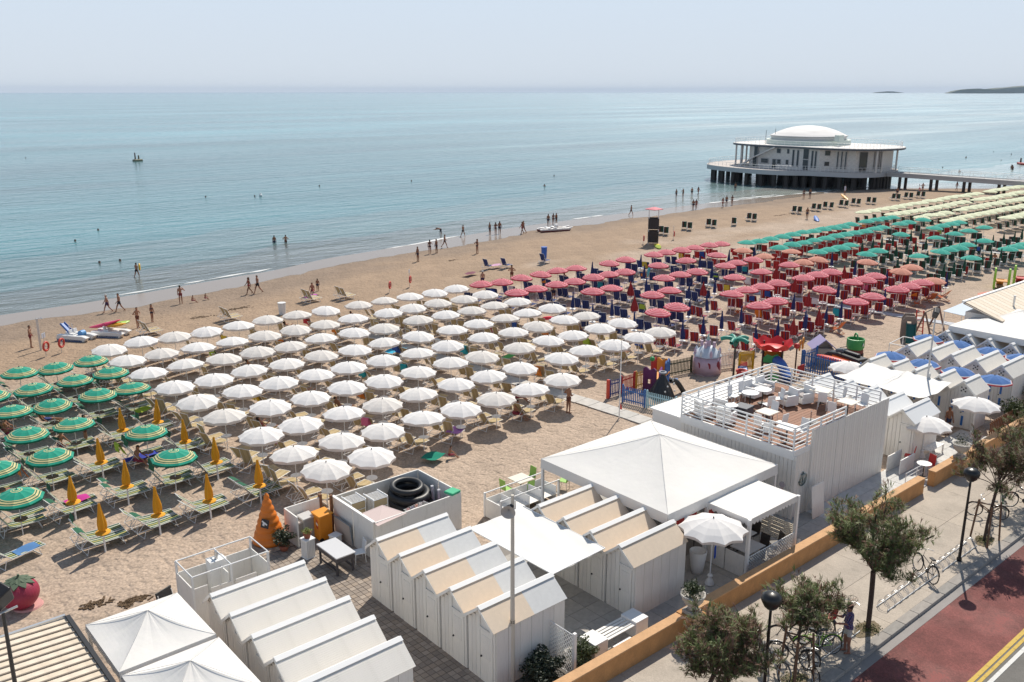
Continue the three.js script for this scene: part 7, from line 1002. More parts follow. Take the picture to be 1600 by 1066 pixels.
P('manStand', 'by the dark seaside chairs below the pavilion', 158.3, -78.2, 2.1); P('hips', 'by the red ring near the footbridge', 170.3, -79.3, 2.1); P('womanWalk', 'under the footbridge', 178.6, -76.6, 1.2);
[[276.8, -117.2, 0.2], [225.1, -96.4, 0], [301.8, -114.3, 0.3], [273.4, -106, 0.4], [247.2, -93.1, -0.2], [244.8, -92, -0.2], [242.4, -91, -0.2], [311, -123.3, 0.4]].sort((a, b) => a[1] / a[0] - b[1] / b[0]).forEach(([x, z, s], i) => P(i % 2 ? 'manStand' : 'womanStand', `beyond the footbridge, ${ORD[i + 1]} bather from the left`, x, z, 2, 1.05, s));
P('hips', 'in front of the pink umbrellas on dry sand', 56.4, -65.6, 2.6); P('lightMan', 'small, on sand left of the first pink umbrella', 52.9, -65.8, 2.4, 0.92); P('sit', 'on the dark sand mid beach beside a purple towel', 39.4, -74.3, -0.6, 0.98); P('manStand', 'child, behind the seated one mid beach', 40.5, -75.3, 2.4, 0.72); P('hips', 'in dark bikini bottom near the pedal boats', 22.8, -72.4, 0.4); P('womanStand', 'smaller, right of the pedal boats', 24.4, -73.7, 0.4, 0.88); P('phone', 'under the beach shower at the left', 14.8, -71.6, 1.2); P('manStand', 'by the blue kayak', 118.4, -71.6, 2); P('manStand', 'in the sun in the bright lane right of the cabins', 47.83, -19.34, -0.6, 0.95); 
P('sit', 'child, playing on the sand below the white umbrellas', 25.3, -34.3, 1.2, 0.6); P('sit', 'reading on a lounger under the green ringed umbrellas', 10.6, -48.2, 0.6); P('hips', 'standing under a green ringed umbrella', 11.9, -48.3, 1.4); P('sit', 'with bare back, on a blue lounger among green umbrellas', 12.9, -43.6, 0.8); P('sit', 'at the left edge under a green umbrella', 8.9, -52.4, 1.2); P('manStand', 'in the aisle between pink and white umbrellas', 53.8, -56.9, 2.2); P('manStand', 'under a pink umbrella, near the front', 74.2, -57.5, 0.5); P('womanStand', 'shaded by the coral umbrellas', 80.2, -49.4, 0.8); P('sit', 'on the sand beside the nearest pink row', 48.9, -40.9, 0.5); P('hips', 'with blue towel by the last white umbrella', 34.6, -35.2, 1.4); P('sit', 'under the white umbrella at the front row end', 31.6, -36.5, 0.5); P('sit', 'under the white umbrellas near the aisle', 33.5, -38.6, 1.0);
// a few heads of swimmers
{ const h = (x, z, w) => { const t = thing('person', `swimmer with only the head above water, ${w}`, 'person', [x, SEA, z]); delete t.userData.kind; mesh('head', [ball(0.13, 0, 0.08, 0, 10, 0.95, 1.15, 1), ball(0.2, 0, -0.12, -0.05, 10, 1.3, 0.8, 0.8)], mat([0.2, 0.09, 0.05], 0.5), t); mesh('hair', [ball(0.135, 0, 0.13, -0.015, 10, 1, 0.9, 1.02)], mat([0.02, 0.013, 0.01], 0.6), t); }; h(30.3, -107.1, 'left of the pair near the left shore'); h(32.5, -106.9, 'right of the pair near the left shore'); h(66.2, -163.7, 'left of centre in open water'); h(73.5, -158.7, 'slightly right of the left swimmer in open water'); h(91.9, -167.6, 'alone in the middle of the open water'); h(112.5, -164.3, 'right of the middle in open water'); h(32.8, -125.3, 'alone far left'); h(236, -105.4, 'beyond the footbridge'); h(144.5, -153.1, 'far out, with a tan cap, right of centre'); h(38.1, -133.4, 'near the slim stake at far left'); h(67, -296.1, 'very far out at the left'); }
// woman with cap by the bicycles
{ const g = figure({ res: 92, legs: stand, arms: [[0.55, 0.15, 1.15], [0.5, 0.15, 1.2]], skinC: [0.3, 0.13, 0.085], hairC: [0.025, 0.012, 0.01], shirtC: [[0.015, 0.02, 0.09], [0.015, 0.02, 0.09], [0.03, 0.05, 0.2], [0.3, 0.3, 0.38], [0.12, 0.03, 0.08]], shortsC: [0.5, 0.48, 0.45], slim: 1.1, hat: [0.03, 0.012, 0.012] });
  const o = new THREE.Mesh(g, M.vc); o.name = numbered('person'); o.castShadow = o.receiveShadow = true; scene.add(o); meta(o, 'person in dark cap, blue patterned shirt and pale shorts by the bicycles', 'person'); o.position.set(25.45, 0.012, -12.55); o.rotation.y = -2.3; o.scale.setScalar(1.03); mesh('cap_brim', [cyl(0.11, 0.11, 0.015, 0, 1.63, 0.1, 14)], mat([0.03, 0.012, 0.012], 0.7), o); }

// ---------------------------------------------------------------- tamarisk trees, bicycles, racks on the promenade
function tamarisk(label, x, z, { H, R, cy, ch, trunkLean = [0.2, 0], n = 5200, s = 1, limbs = 16, trunkR = 0.09, green = 0.6 }) {
  let q = s * 7919; const R_ = () => { q = (q * 1664525 + 1013904223) >>> 0; return q / 4294967296; }, ra = (a, b) => a + (b - a) * R_();
  const t = thing('tamarisk_tree', label, 'tree', [x, 0, z]), bark = mat([0.07, 0.045, 0.035], 0.9, { bumpMap: grainBump, bumpScale: 0.01 });
  const fork = [trunkLean[0] * 0.5, cy - ch * 0.42, trunkLean[1] * 0.5]; mesh('trunk', tube([[0, -0.1, 0], [trunkLean[0] * 0.1, fork[1] * 0.4, trunkLean[1] * 0.1], [trunkLean[0] * 0.35, fork[1] * 0.75, trunkLean[1] * 0.3], fork], trunkR, 12, 8), bark, t);
  const tips = [], br = []; for (let i = 0; i < limbs; i++) { const a = i / limbs * 6.283 * 2.6 + ra(-0.3, 0.3), rad = R * Math.sqrt(ra(0.05, 1)) * ra(0.8, 1.22), yy = cy + (ra(-0.5, 0.5) + 0.12 * (1 - rad / R)) * ch * Math.sqrt(Math.max(0.15, 1 - (rad / R) ** 2 * 0.75)), e = [trunkLean[0] + Math.cos(a) * rad, yy, trunkLean[1] + Math.sin(a) * rad], m = [fork[0] + (e[0] - fork[0]) * 0.4 + ra(-0.1, 0.1), fork[1] + (e[1] - fork[1]) * 0.55, fork[2] + (e[2] - fork[2]) * 0.4 + ra(-0.1, 0.1)]; br.push(tube([fork, m, e], trunkR * 0.28, 8, 5)); tips.push([m, e]);
    for (let k = 0; k < 3; k++) { const f = ra(0.3, 0.9), b = [m[0] + (e[0] - m[0]) * f, m[1] + (e[1] - m[1]) * f, m[2] + (e[2] - m[2]) * f], c = [b[0] + ra(-0.5, 0.5) * R * 0.7, b[1] + ra(-0.1, 0.7) * ch * 0.5, b[2] + ra(-0.5, 0.5) * R * 0.7]; br.push(bar(b, c, trunkR * 0.12, 4, trunkR * 0.05)); tips.push([b, c]); } }
  mesh('limbs', br, bark, t);
  // feathery sprays: thin drooping sprigs set along every branch end
  const v = [], col = [], G = [[0.16, 0.2, 0.055], [0.12, 0.165, 0.04], [0.21, 0.235, 0.085], [0.095, 0.13, 0.032]], Br = [[0.2, 0.1, 0.06], [0.15, 0.085, 0.05], [0.24, 0.12, 0.08]];
  for (let i = 0; i < n * 1.05; i++) { const [m, e] = tips[Math.floor(R_() * tips.length)], f = Math.pow(R_(), 0.6) * 1.08, b = [0, 1, 2].map(k => m[k] + (e[k] - m[k]) * f + (R_() + R_() - 1) * 0.22), c = R_() < green ? G[Math.floor(R_() * 4)] : Br[Math.floor(R_() * 3)];
    const L = ra(0.12, 0.32), a = ra(0, 6.283), el = ra(0.1, 1.35), d = [Math.cos(a) * Math.cos(el) * L, Math.sin(el) * L, Math.sin(a) * Math.cos(el) * L];
    for (let k = 0; k < 4; k++) { const w = ra(0.007, 0.015), o = [ra(-0.05, 0.05), ra(-0.04, 0.04), ra(-0.05, 0.05)], p0 = b, p1 = [b[0] + d[0] * 0.6 + o[0], b[1] + d[1] * 0.6 + o[1], b[2] + d[2] * 0.6 + o[2]], p2 = [b[0] + d[0] + o[0] * 2, b[1] + d[1] + o[1] * 2 - 0.02, b[2] + d[2] + o[2] * 2], s0 = [Math.sin(a) * w, w * 0.5, -Math.cos(a) * w]; const T = [[p0[0] - s0[0], p0[1] - s0[1], p0[2] - s0[2]], [p1[0] + s0[0], p1[1] + s0[1], p1[2] + s0[2]], [p1[0] - s0[0], p1[1] + w, p1[2] - s0[2]], p2]; for (const X of [T[0], T[1], T[2], T[1], T[3], T[2]]) { v.push(...X); col.push(...c); } } }
  const g = new THREE.BufferGeometry(); g.setAttribute('position', new THREE.Float32BufferAttribute(v, 3)); g.setAttribute('color', new THREE.Float32BufferAttribute(col, 3)); g.computeVertexNormals();
  mesh('crown', g, mat([1, 1, 1], 0.8, { vertexColors: true, transmission: 0.25, thickness: 0 }), t); { const pts = []; for (let i = 0; i < 22; i++) { const a = -i / 22 * 6.283, r = 0.5 * (1 + 0.5 * fbm(Math.cos(a) * 1.7 + s, Math.sin(a) * 1.7, 3)); pts.push([Math.cos(a) * r * 1.25, Math.sin(a) * r * 0.7]); } mesh('soil_patch', plan(pts, 0.0, 0.024), mat([0.24, 0.19, 0.12], 0.95, { map: grain, bumpMap: sandBump, bumpScale: 0.05 }), t); const gv = leafCloud(260, 0.5, 0.12, 0.05, 0.02); mesh('grass_tuft', gv, mat([0.1, 0.11, 0.03], 0.8), t); } return t;
}
tamarisk('large feathery tamarisk tree with dark trunk in mid promenade', 27.26, -12.75, { H: 5, R: 1.75, cy: 3.5, ch: 3.1, trunkLean: [0.1, -0.15], s: 3, n: 5600, limbs: 22, green: 0.72 });
tamarisk('tamarisk with pinkish sprays behind the right street lamp', 36.9, -12.85, { H: 4.4, R: 1.7, cy: 3.3, ch: 2.3, trunkLean: [0.8, 0.1], s: 11, n: 4200, limbs: 18, trunkR: 0.06, green: 0.4 });
tamarisk('small staked tamarisk above the parked bicycles', 22.75, -12.8, { H: 3.1, R: 1.25, cy: 2.65, ch: 1.15, trunkLean: [0.35, -0.1], s: 23, n: 2300, limbs: 12, trunkR: 0.045, green: 0.66 });
tamarisk('tamarisk with reddish sprays at the bottom edge', 19.2, -13.7, { H: 4, R: 1.5, cy: 2.3, ch: 2.0, trunkLean: [0.5, 0.4], s: 37, n: 5200, limbs: 22, trunkR: 0.07, green: 0.52 });
tamarisk('tamarisk at the right edge of the promenade', 42.3, -12.9, { H: 4.2, R: 1.7, cy: 3.0, ch: 2.4, trunkLean: [0.1, 0.0], s: 51, n: 3800, limbs: 16, trunkR: 0.06, green: 0.6 });
function stakes(l, x, z) { const t = thing('tree_stakes', l, 'stakes', [x, 0, z]), m = mat([0.16, 0.09, 0.055], 0.8); for (const [a, b] of [[-0.55, 0.35], [0.5, 0.4], [0, -0.55]]) mesh('stake', bar([a, 0, b], [a * 0.75, 1.75, b * 0.75], 0.04, 7), m, t); mesh('tie', [bar([-0.43, 1.55, 0.28], [0.4, 1.55, 0.32], 0.025), bar([-0.43, 1.55, 0.28], [0, 1.6, -0.42], 0.025), bar([0.4, 1.55, 0.32], [0, 1.6, -0.42], 0.025)], m, t); } stakes('brown wooden stakes round the small tamarisk', 22.75, -12.8); stakes('brown wooden stakes round the tamarisk by the right lamp', 36.9, -12.85);
function bicycle(l, x, z, turn, c, { basket = false, child = false, leanA = 0.1, s = 1 } = {}) {
  const t = thing('bicycle', l, 'bicycle', [x, 0.012, z], turn, 'parked bicycles'); t.rotation.order = 'YXZ'; t.rotation.x = leanA; t.scale.setScalar(s); const fm = mat(c, 0.35), R = 0.33;
  for (const wx of [-0.5, 0.52]) { const w = mesh('wheel', torus(R, 0.02, wx, R, 0, 0, 0, 0, 28, 7), M.rubber, t); const sp = []; for (let k = 0; k < 9; k++) { const a = k / 9 * Math.PI; sp.push(bar([wx - Math.cos(a) * R, R - Math.sin(a) * R, 0], [wx + Math.cos(a) * R, R + Math.sin(a) * R, 0], 0.0035, 3)); } mesh('spokes', sp, M.chrome, w); mesh('rim', torus(R - 0.025, 0.009, wx, R, 0, 0, 0, 0, 28, 5), M.chrome, w); mesh('mudguard', [at(new THREE.TorusGeometry(R + 0.035, 0.016, 4, 16, 2.3), wx, R, 0, 0, 0, 0.5)], fm, w); }
  const bb = [-0.08, 0.28, 0], st = [-0.2, 0.75, 0], hd = [0.33, 0.72, 0], hd2 = [0.37, 0.55, 0]; mesh('frame', [bar(bb, st, 0.017), bar(bb, hd2, 0.02), bar([-0.17, 0.62, 0], hd, 0.017), bar(bb, [-0.5, R, 0], 0.012), bar(st, [-0.5, R, 0], 0.01), bar(hd, [0.52, R, 0], 0.014)], fm, t);
  mesh('saddle', [rbox(0.25, 0.06, 0.15, -0.22, 0.86, 0, 0, 0, 0, 0.03), bar(st, [-0.21, 0.84, 0], 0.013)], M.dark, t); mesh('handlebar', [bar(hd, [0.3, 0.98, 0], 0.013), tube([[0.2, 1.0, -0.28], [0.31, 1.0, -0.15], [0.33, 0.98, 0], [0.31, 1.0, 0.15], [0.2, 1.0, 0.28]], 0.013, 12, 5)], M.chrome, t); mesh('crank', [cyl(0.09, 0.09, 0.012, -0.08, 0.28, 0.04, 16, Math.PI / 2), bar([-0.08, 0.28, 0.06], [0.04, 0.18, 0.06], 0.011), bar([-0.08, 0.28, -0.06], [-0.2, 0.38, -0.06], 0.011), box(0.09, 0.02, 0.06, 0.04, 0.18, 0.1), box(0.09, 0.02, 0.06, -0.2, 0.38, -0.1)], M.dark, t); mesh('rear_rack', [box(0.36, 0.015, 0.12, -0.52, 0.74, 0), bar([-0.6, 0.74, 0], [-0.5, R, 0], 0.008)], M.dark, t);
  if (basket) { const b = []; for (let k = 0; k < 12; k++) { const a = k / 12 * 6.283; b.push(bar([0.52 + Math.cos(a) * 0.12, 0.76, Math.sin(a) * 0.13], [0.52 + Math.cos(a) * 0.17, 1.0, Math.sin(a) * 0.18], 0.006, 3)); } b.push(torus(0.17, 0.009, 0.52, 1.0, 0, Math.PI / 2), torus(0.15, 0.006, 0.52, 0.88, 0, Math.PI / 2), cyl(0.12, 0.12, 0.01, 0.52, 0.76, 0, 12)); mesh('basket', b, mat([0.3, 0.25, 0.2], 0.7), t); }
  if (child) mesh('child_seat', [rbox(0.3, 0.08, 0.3, -0.55, 0.82, 0, 0, 0, 0, 0.04), rbox(0.06, 0.4, 0.3, -0.72, 1.0, 0, 0, 0, 0.15, 0.03)], M.red, t); return t; }
bicycle('dark bicycle with wire basket behind the person in blue', 26.6, -13.25, 0.35, [0.03, 0.03, 0.035], { basket: true }); bicycle('silver bicycle second from the dark trunk', 25.2, -13.35, 0.55, [0.45, 0.45, 0.46], { leanA: -0.12 }); bicycle('lime green bicycle in the rack', 24.6, -13.1, 2.5, [0.25, 0.5, 0.05], { leanA: 0.15 }); bicycle('dark red bicycle with red child seat by the person in blue', 25.3, -13.75, 2.6, [0.2, 0.02, 0.02], { child: true, leanA: -0.1 }); bicycle('grey bicycle leaning at the left of the group', 22.6, -13.5, 1.2, [0.35, 0.37, 0.4], { leanA: 0.2 }); bicycle('black bicycle below the small tamarisk', 23.5, -13.3, 1.9, [0.02, 0.02, 0.022]); bicycle('small dark bicycle behind the stakes', 23.3, -12.6, 0.9, [0.05, 0.03, 0.02], { s: 0.9 });
bicycle('black bicycle standing alone in the empty rack', 32.2, -13.15, 1.0, [0.02, 0.02, 0.02], { leanA: 0.15 }); bicycle('dark bicycle leaning on the stakes right of the lamp', 38.2, -13.2, 0.3, [0.025, 0.025, 0.028]); bicycle('green bicycle farther right in the shade', 40.2, -13.4, 0.5, [0.02, 0.15, 0.06], { leanA: -0.1 }); bicycle('black bicycle at the right edge of the promenade', 41.5, -13.1, 2.4, [0.02, 0.02, 0.02]); bicycle('silver grey bicycle at the right edge, behind the black one', 42.6, -13.4, 0.4, [0.4, 0.4, 0.42], { basket: true });
bicycle('grey blue bicycle beside the grey leaning one', 22.9, -14.0, 0.8, [0.1, 0.14, 0.2], { leanA: -0.12 }); bicycle('dark bicycle with basket left of the dark red one', 24.4, -13.9, 2.2, [0.04, 0.04, 0.045], { basket: true, leanA: 0.1 }); bicycle('black bicycle nearest the dark trunk', 26.0, -13.7, 0.9, [0.02, 0.02, 0.02], { leanA: 0.12 }); bicycle('white bicycle among those at the right edge', 43.6, -13.2, 1.9, [0.6, 0.6, 0.58], { leanA: 0.1 }); bicycle('brown bicycle between stakes and green one', 39.2, -13.7, 2.0, [0.12, 0.06, 0.03], { leanA: -0.1 });
function rack(l, x0, x1) { const t = thing('bicycle_rack', l, 'bicycle rack', [0, 0.012, 0], 0, 'low steel bicycle racks'), z0 = -13.25, z1 = -12.85; mesh('base_rail', bar([x0, 0.03, z0], [x1, 0.03, z0], 0.02), M.alu, t); mesh('base_rail', bar([x0, 0.03, z1], [x1, 0.03, z1], 0.02), M.alu, t); for (let x = x0 + 0.05; x <= x1; x += 0.48) for (const d of [0, 0.1]) mesh('wheel_hoop', tube([[x + d, 0.03, z0], [x + d, 0.28, z0 + 0.04], [x + d, 0.3, (z0 + z1) / 2], [x + d, 0.2, z1 - 0.03], [x + d, 0.03, z1]], 0.011, 12, 4), M.alu, t); }
rack('low steel bicycle rack among the parked bicycles', 23.6, 26.9); rack('empty low steel bicycle rack right of the dark trunk', 28.8, 32.7); rack('low steel bicycle rack left of the street lamp', 33.1, 36.2);

// ---------------------------------------------------------------- things on the open beach and in the water
const sy = (x, z) => sandY(x, z);
function pedalo(l, x, z, turn, slideC, kayaks) { const t = thing('pedal_boat', l, 'pedal boat', [x, sy(x, z), z], turn, 'pedal boats on the sand'); t.scale.setScalar(0.8); const hull = mat([0.75, 0.74, 0.72], 0.35), bot = mat([0.03, 0.1, 0.3], 0.35);
  for (const s of [-1, 1]) { const g = extr([[-1.6, 0.18], [-1.5, 0.5], [1.3, 0.52], [1.75, 0.42], [1.45, 0.1], [-1.4, 0.04]], 0.42, 0.06); g.translate(0, 0, s * 0.55 - 0.21); mesh('float', g, hull, t); const k = extr([[-1.5, 0.0], [-1.55, 0.2], [1.4, 0.22], [1.25, 0.02]], 0.44, 0.05); k.translate(0, 0, s * 0.55 - 0.22); mesh('float_bottom', k, bot, t); }
  mesh('deck', rbox(1.9, 0.1, 0.9, -0.1, 0.5, 0), hull, t); for (const s of [-1, 1]) { mesh('seat', rbox(0.45, 0.12, 0.42, -0.1, 0.62, s * 0.3), hull, t); mesh('seat_back', rbox(0.1, 0.42, 0.42, -0.34, 0.82, s * 0.3, 0, 0, 0.2), hull, t); }
  if (slideC) { mesh('slide', [rbox(1.3, 0.06, 0.5, -1.0, 1.05, 0, 0, 0, -0.75, 0.03), rbox(1.3, 0.2, 0.05, -1.0, 1.1, 0.26, 0, 0, -0.75), rbox(1.3, 0.2, 0.05, -1.0, 1.1, -0.26, 0, 0, -0.75)], slideC, t); mesh('ladder', [bar([-0.5, 0.5, 0.2], [-0.55, 1.5, 0.2], 0.025), bar([-0.5, 0.5, -0.2], [-0.55, 1.5, -0.2], 0.025)], M.whiteMetal, t); mesh('paddle_drum', [cyl(0.3, 0.3, 0.5, 0.7, 0.68, 0, 14, Math.PI / 2)], mat([0.1, 0.3, 0.6], 0.5), t); } return t; }
pedalo('white pedal boat with blue slide lying on the sand', 18.0, -71.8, -1.0, mat([0.03, 0.15, 0.45], 0.4)); pedalo('white pedal boat carrying kayaks on the sand', 20.3, -71.2, -0.9, null);
const kay = (l, x, y, z, turn, c, L = 1.3, tilt = 0) => { const g = fin(new THREE.SphereGeometry(1, 20, 12)); const p = g.attributes.position; for (let i = 0; i < p.count; i++) { const k = Math.abs(p.getX(i)); p.setXYZ(i, p.getX(i) * L, p.getY(i) * 0.17 * (1 - 0.3 * k) + k * k * 0.1, p.getZ(i) * 0.34); } g.computeVertexNormals(); const t = thing('kayak', l, 'kayak', [x, y, z], turn); t.rotation.order = 'YXZ'; t.rotation.z = tilt; mesh('hull', g, mat(c, 0.35), t); mesh('cockpit', [cyl(0.2, 0.22, 0.06, 0, 0.12, 0, 14)], M.dark, t); };
kay('pink kayak stacked on the right pedal boat', 20.1, 0.62, -71.6, -0.8, [0.65, 0.05, 0.13], 1.35, 0.25); kay('yellow kayak stacked on the right pedal boat', 20.6, 0.62, -71.0, -1.1, [0.75, 0.35, 0.02], 1.2, 0.12); kay('lime green kayak behind the right pedal boat', 21.6, 0.12, -73.2, 0.1, [0.35, 0.55, 0.04], 0.9); kay('yellow kayak lying far off below the pavilion', 149.6, sy(149.6, -83.4) + 0.25, -83.4, 0.9, [0.7, 0.32, 0.03], 1.6, 0.2); kay('blue kayak on the sand before the teal umbrellas', 118.3, sy(118, -70) + 0.2, -70.0, 0.7, [0.05, 0.16, 0.5], 1.5, 0.15);
{ const t = thing('beach_shower', 'grey beach shower post at the left near the water', 'shower', [15.1, sy(15.1, -70.2), -70.2]); mesh('post', cyl(0.08, 0.08, 2.4, 0, 1.2, 0, 10), M.alu, t); mesh('arm', [bar([0, 2.35, 0], [0.3, 2.4, 0], 0.025), cyl(0.06, 0.04, 0.05, 0.32, 2.37, 0, 10)], M.alu, t); }
function ring(l, x, z, sign) { const t = thing('rescue_ring', l, 'rescue ring', [x, sy(x, z), z], 0.75, 'red rescue rings on posts'); mesh('post', bar([0, 0, 0], [0, sign ? 1.7 : 1.0, 0], 0.025), M.alu, t); mesh('ring', torus(0.3, 0.075, 0, 0.75, 0.08, 0, 0, 0, 24, 8), mat([0.55, 0.05, 0.03], 0.5), t); mesh('cross_rope', [bar([-0.22, 0.97, 0.08], [0.22, 0.53, 0.08], 0.02), bar([-0.22, 0.53, 0.08], [0.22, 0.97, 0.08], 0.02)], M.plain, t); if (sign) mesh('sign_board', rbox(0.42, 0.36, 0.02, 0, 1.55, 0), mat([0.6, 0.62, 0.68], 0.6), t); }
ring('red rescue ring on a post with pale sign, left beach', 14.9, -68.0, true); ring('red rescue ring on a short post, right of the signed one', 16.0, -68.3, false); ring('red rescue ring alone on the damp sand mid beach', 44.8, -69.6, false); ring('red rescue ring on a signed post mid beach', 47.7, -70.5, true); ring('red rescue ring beside the lifeguard tower', 83.3, -72.3, false); ring('red rescue ring on a tall post right of the tower', 88.9, -72.2, true); ring('red rescue ring on a post near the footbridge', 167, -78.4, true);
{ const t = thing('lifeguard_tower', 'dark lifeguard tower with small pink roof', 'lifeguard tower', [84.4, sy(84.4, -71.7) - 0.02, -71.7], 0.75); for (const [x, z] of [[-0.6, -0.6], [0.6, -0.6], [0.6, 0.6], [-0.6, 0.6]]) mesh('leg', bar([x, 0, z], [x * 0.95, 4.3, z * 0.95], 0.035), M.whiteMetal, t); mesh('roof', lathe([[0, 4.55], [1.1, 4.3], [1.1, 4.22], [0, 4.28]], 4), mat([0.6, 0.16, 0.2], 0.7), t); mesh('floor', rbox(1.2, 0.08, 1.2, 0, 2.1, 0), M.wood, t); const dk = mat([0.025, 0.02, 0.022], 0.6); for (const [y, h] of [[0.95, 1.4], [2.55, 1.3]]) for (const [x, z, r] of [[0, 0.62, 0], [0, -0.62, 0], [0.62, 0, 1.5708], [-0.62, 0, 1.5708]]) mesh('side_panel', box(1.22, h, 0.03, x, y, z, 0, r), dk, t); mesh('pink_band', [box(1.0, 0.2, 0.02, 0, 1.8, 0.66)], mat([0.5, 0.18, 0.2], 0.7), t); mesh('chair', [rbox(0.5, 0.6, 0.5, 0, 2.6, 0)], M.dark, t);
  const g = fin(new THREE.SphereGeometry(1, 18, 8)); g.scale(1.9, 0.1, 0.4); single('paddle_board', 'green and yellow paddle board at the foot of the tower', 'paddle board', g, (() => { const p = g.attributes.position, c = []; for (let i = 0; i < p.count; i++) c.push(...(p.getX(i) > 0.3 ? [0.65, 0.5, 0.02] : [0.25, 0.33, 0.02])); g.setAttribute('color', new THREE.Float32BufferAttribute(c, 3)); return M.vc; })(), [83.2, sy(83, -69.8) + 0.1, -69.9], 0.8); }
{ // loungers set out on the foreshore
  const S = [[91.2, -75.3], [97.0, -76.1], [101.5, -75.5], [105.1, -74.8], [111.0, -75.6], [123.3, -76.0], [128.3, -75.8], [131.9, -75.8], [135.9, -75.5], [139.8, -75.5], [143.4, -74.7], [151.6, -74.7], [155.1, -74.2], [158.6, -73.7]]; S.forEach(([x, z], i) => { for (let k = 0; k < (i === 3 ? 1 : 2); k++) place('fore', l => lounger('foreshore_lounger', l, 'dark green loungers on the open foreshore', { stripes: sets.dgreen, back: 1.25, bl: 0.9, frameM: M.whiteMetal }), `dark green lounger on open sand, ${k ? 'far' : 'near'} one of the ${ORD[i + 1]} pair from the tower`, [x + rr(-0.1, 0.1), sy(x, z), z - k * 0.95], rr(0.55, 0.85)); });
  [[22.8, -68.9, 'right of the pedal boats'], [29.4, -69.1, 'alone above the white rows'], [37.8, -71.0, 'left of the pair mid beach'], [40.6, -69.9, 'right of the pair mid beach']].forEach(([x, z, w]) => { for (let k = 0; k < 2; k++) place('beige0', null, `beige lounger on open sand, ${k ? 'far' : 'near'} one, ${w}`, [x, sy(x, z), z - k * 0.8], 0.1); });
  [[59.2, -72.5, 'left of the striped towel'], [60.9, -71.6, 'right of the striped towel'], [65.7, -70.8, 'below the blue bin']].forEach(([x, z, w]) => place('navy0', null, `navy lounger on open sand, ${w}`, [x, sy(x, z), z], 0.2)); }
{ const bin = (l, x, z, c, y = 0, h = 0.95) => { const t = thing('beach_bin', l, 'bin', [x, sy(x, z), z]); mesh('bin_body', [cyl(0.27, 0.33, h, 0, y + h / 2, 0, 16)], mat(c, 0.5), t); mesh('bin_lid', [cyl(0.35, 0.35, 0.06, 0, y + h + 0.03, 0, 16)], mat(c, 0.5), t); if (y) mesh('stand', bar([0, 0, 0], [0, y, 0], 0.05), M.alu, t); }; bin('white plastic bin on the sand above the white rows', 33.4, -68.5, [0.75, 0.75, 0.74]); bin('tall blue bin on the foreshore', 66.5, -71.9, [0.03, 0.12, 0.45], 0.3, 1.25);
  const tw = (l, x, z, c, turn, w = 0.8, d = 1.7, y = 0.02) => { const g = new THREE.PlaneGeometry(d, w, 12, 6), p = g.attributes.position; for (let i = 0; i < p.count; i++) p.setZ(i, 0.03 * Math.sin(p.getX(i) * 5 + p.getY(i) * 3) + 0.02 * Math.sin(p.getY(i) * 9)); g.rotateX(-Math.PI / 2); g.computeVertexNormals(); single('beach_towel', l, 'towel', g, mat(c, 0.95), [x, sy(x, z) + y + 0.04, z], turn); };
  tw('purple towel beside the seated one mid beach', 38.8, -73.6, [0.4, 0.05, 0.35], 0.4); tw('pale pink towel between the navy loungers', 60.0, -72.3, [0.6, 0.35, 0.5], 0.2, 0.7, 1.6, 0.35); tw('white towel on the sand in the pink zone', 66.4, -52.6, [0.75, 0.75, 0.76], 0.9); tw('bright turquoise towel under the white umbrellas', 33.5, -51.6, [0.02, 0.35, 0.55], 0.3, 1.0, 1.8, 0.4); tw('lilac towel hanging on a chair near the storage pen', 27.0, -36.0, [0.4, 0.18, 0.5], 0.5, 0.8, 0.9, 0.6); tw('teal towel near the playing child', 24.5, -34.6, [0.0, 0.2, 0.13], 0.4, 0.9, 1.0, 0.25); tw('magenta towel on a lounger, left edge', 9.3, -40.6, [0.5, 0.03, 0.25], 0.1, 0.6, 1.0, 0.42); tw('lime towel hanging under the green umbrella row', 15.6, -50.4, [0.45, 0.55, 0.05], 0.3, 0.6, 0.9, 0.5); tw('blue towel on the lounger of the bare-backed one', 13.2, -43.8, [0.03, 0.05, 0.35], 0.1, 0.65, 1.7, 0.4); tw('red towel under the white umbrellas', 46.6, -49.9, [0.55, 0.02, 0.05], 0.3, 0.8, 1.2, 0.9); tw('striped towel heap on the foreshore by the pink row', 55.4, -70.9, [0.2, 0.07, 0.1], 0.3, 0.8, 1.8, 0.25); place('green2', null, 'green striped lounger with a blue towel at the left edge', [6.1, 0, -37.2], 0.3); tw('blue towel on the lounger at the left edge', 6.45, -37.3, [0.08, 0.2, 0.42], 0.3, 0.55, 0.9, 0.34); tw('green towel near the aisle slabs', 38.6, -45.2, [0.1, 0.4, 0.1], 0.2, 0.5, 1.1, 0.4);
  const wind = thing('turquoise_windbreak', 'turquoise fabric windbreak before the pink front row', 'windbreak', [68.2, 0, -58.3], 0.6); mesh('fabric', rbox(2.4, 0.75, 0.03, 0, 0.65, 0), mat([0.0, 0.27, 0.36], 0.85), wind); for (const x of [-1.15, 0, 1.15]) mesh('stake', bar([x, 0, -0.03], [x, 1.15, -0.03], 0.018), M.plain, wind);
  const blu = thing('blue_bathrobe', 'blue robe hanging on a furled navy umbrella', 'robe', [60.1, 0.1, -35.6]); mesh('robe_cloth', [rbox(0.75, 0.9, 0.12, 0, 1.1, 0, 0, 0.5, 0, 0.06)], mat([0.02, 0.05, 0.2], 0.9), blu); mesh('hanger', bar([0, 1.5, 0], [0, 2.05, 0], 0.01), M.dark, blu);
  single('blue_cloth', 'blue cloth hanging from the nearest plaza umbrella pole', 'cloth', [rbox(0.16, 0.5, 0.05, 0, 0, 0, 0, 0.4, 0.06, 0.02)], mat([0.02, 0.07, 0.4], 0.9), [25.62, 1.35, -18.1]);
}
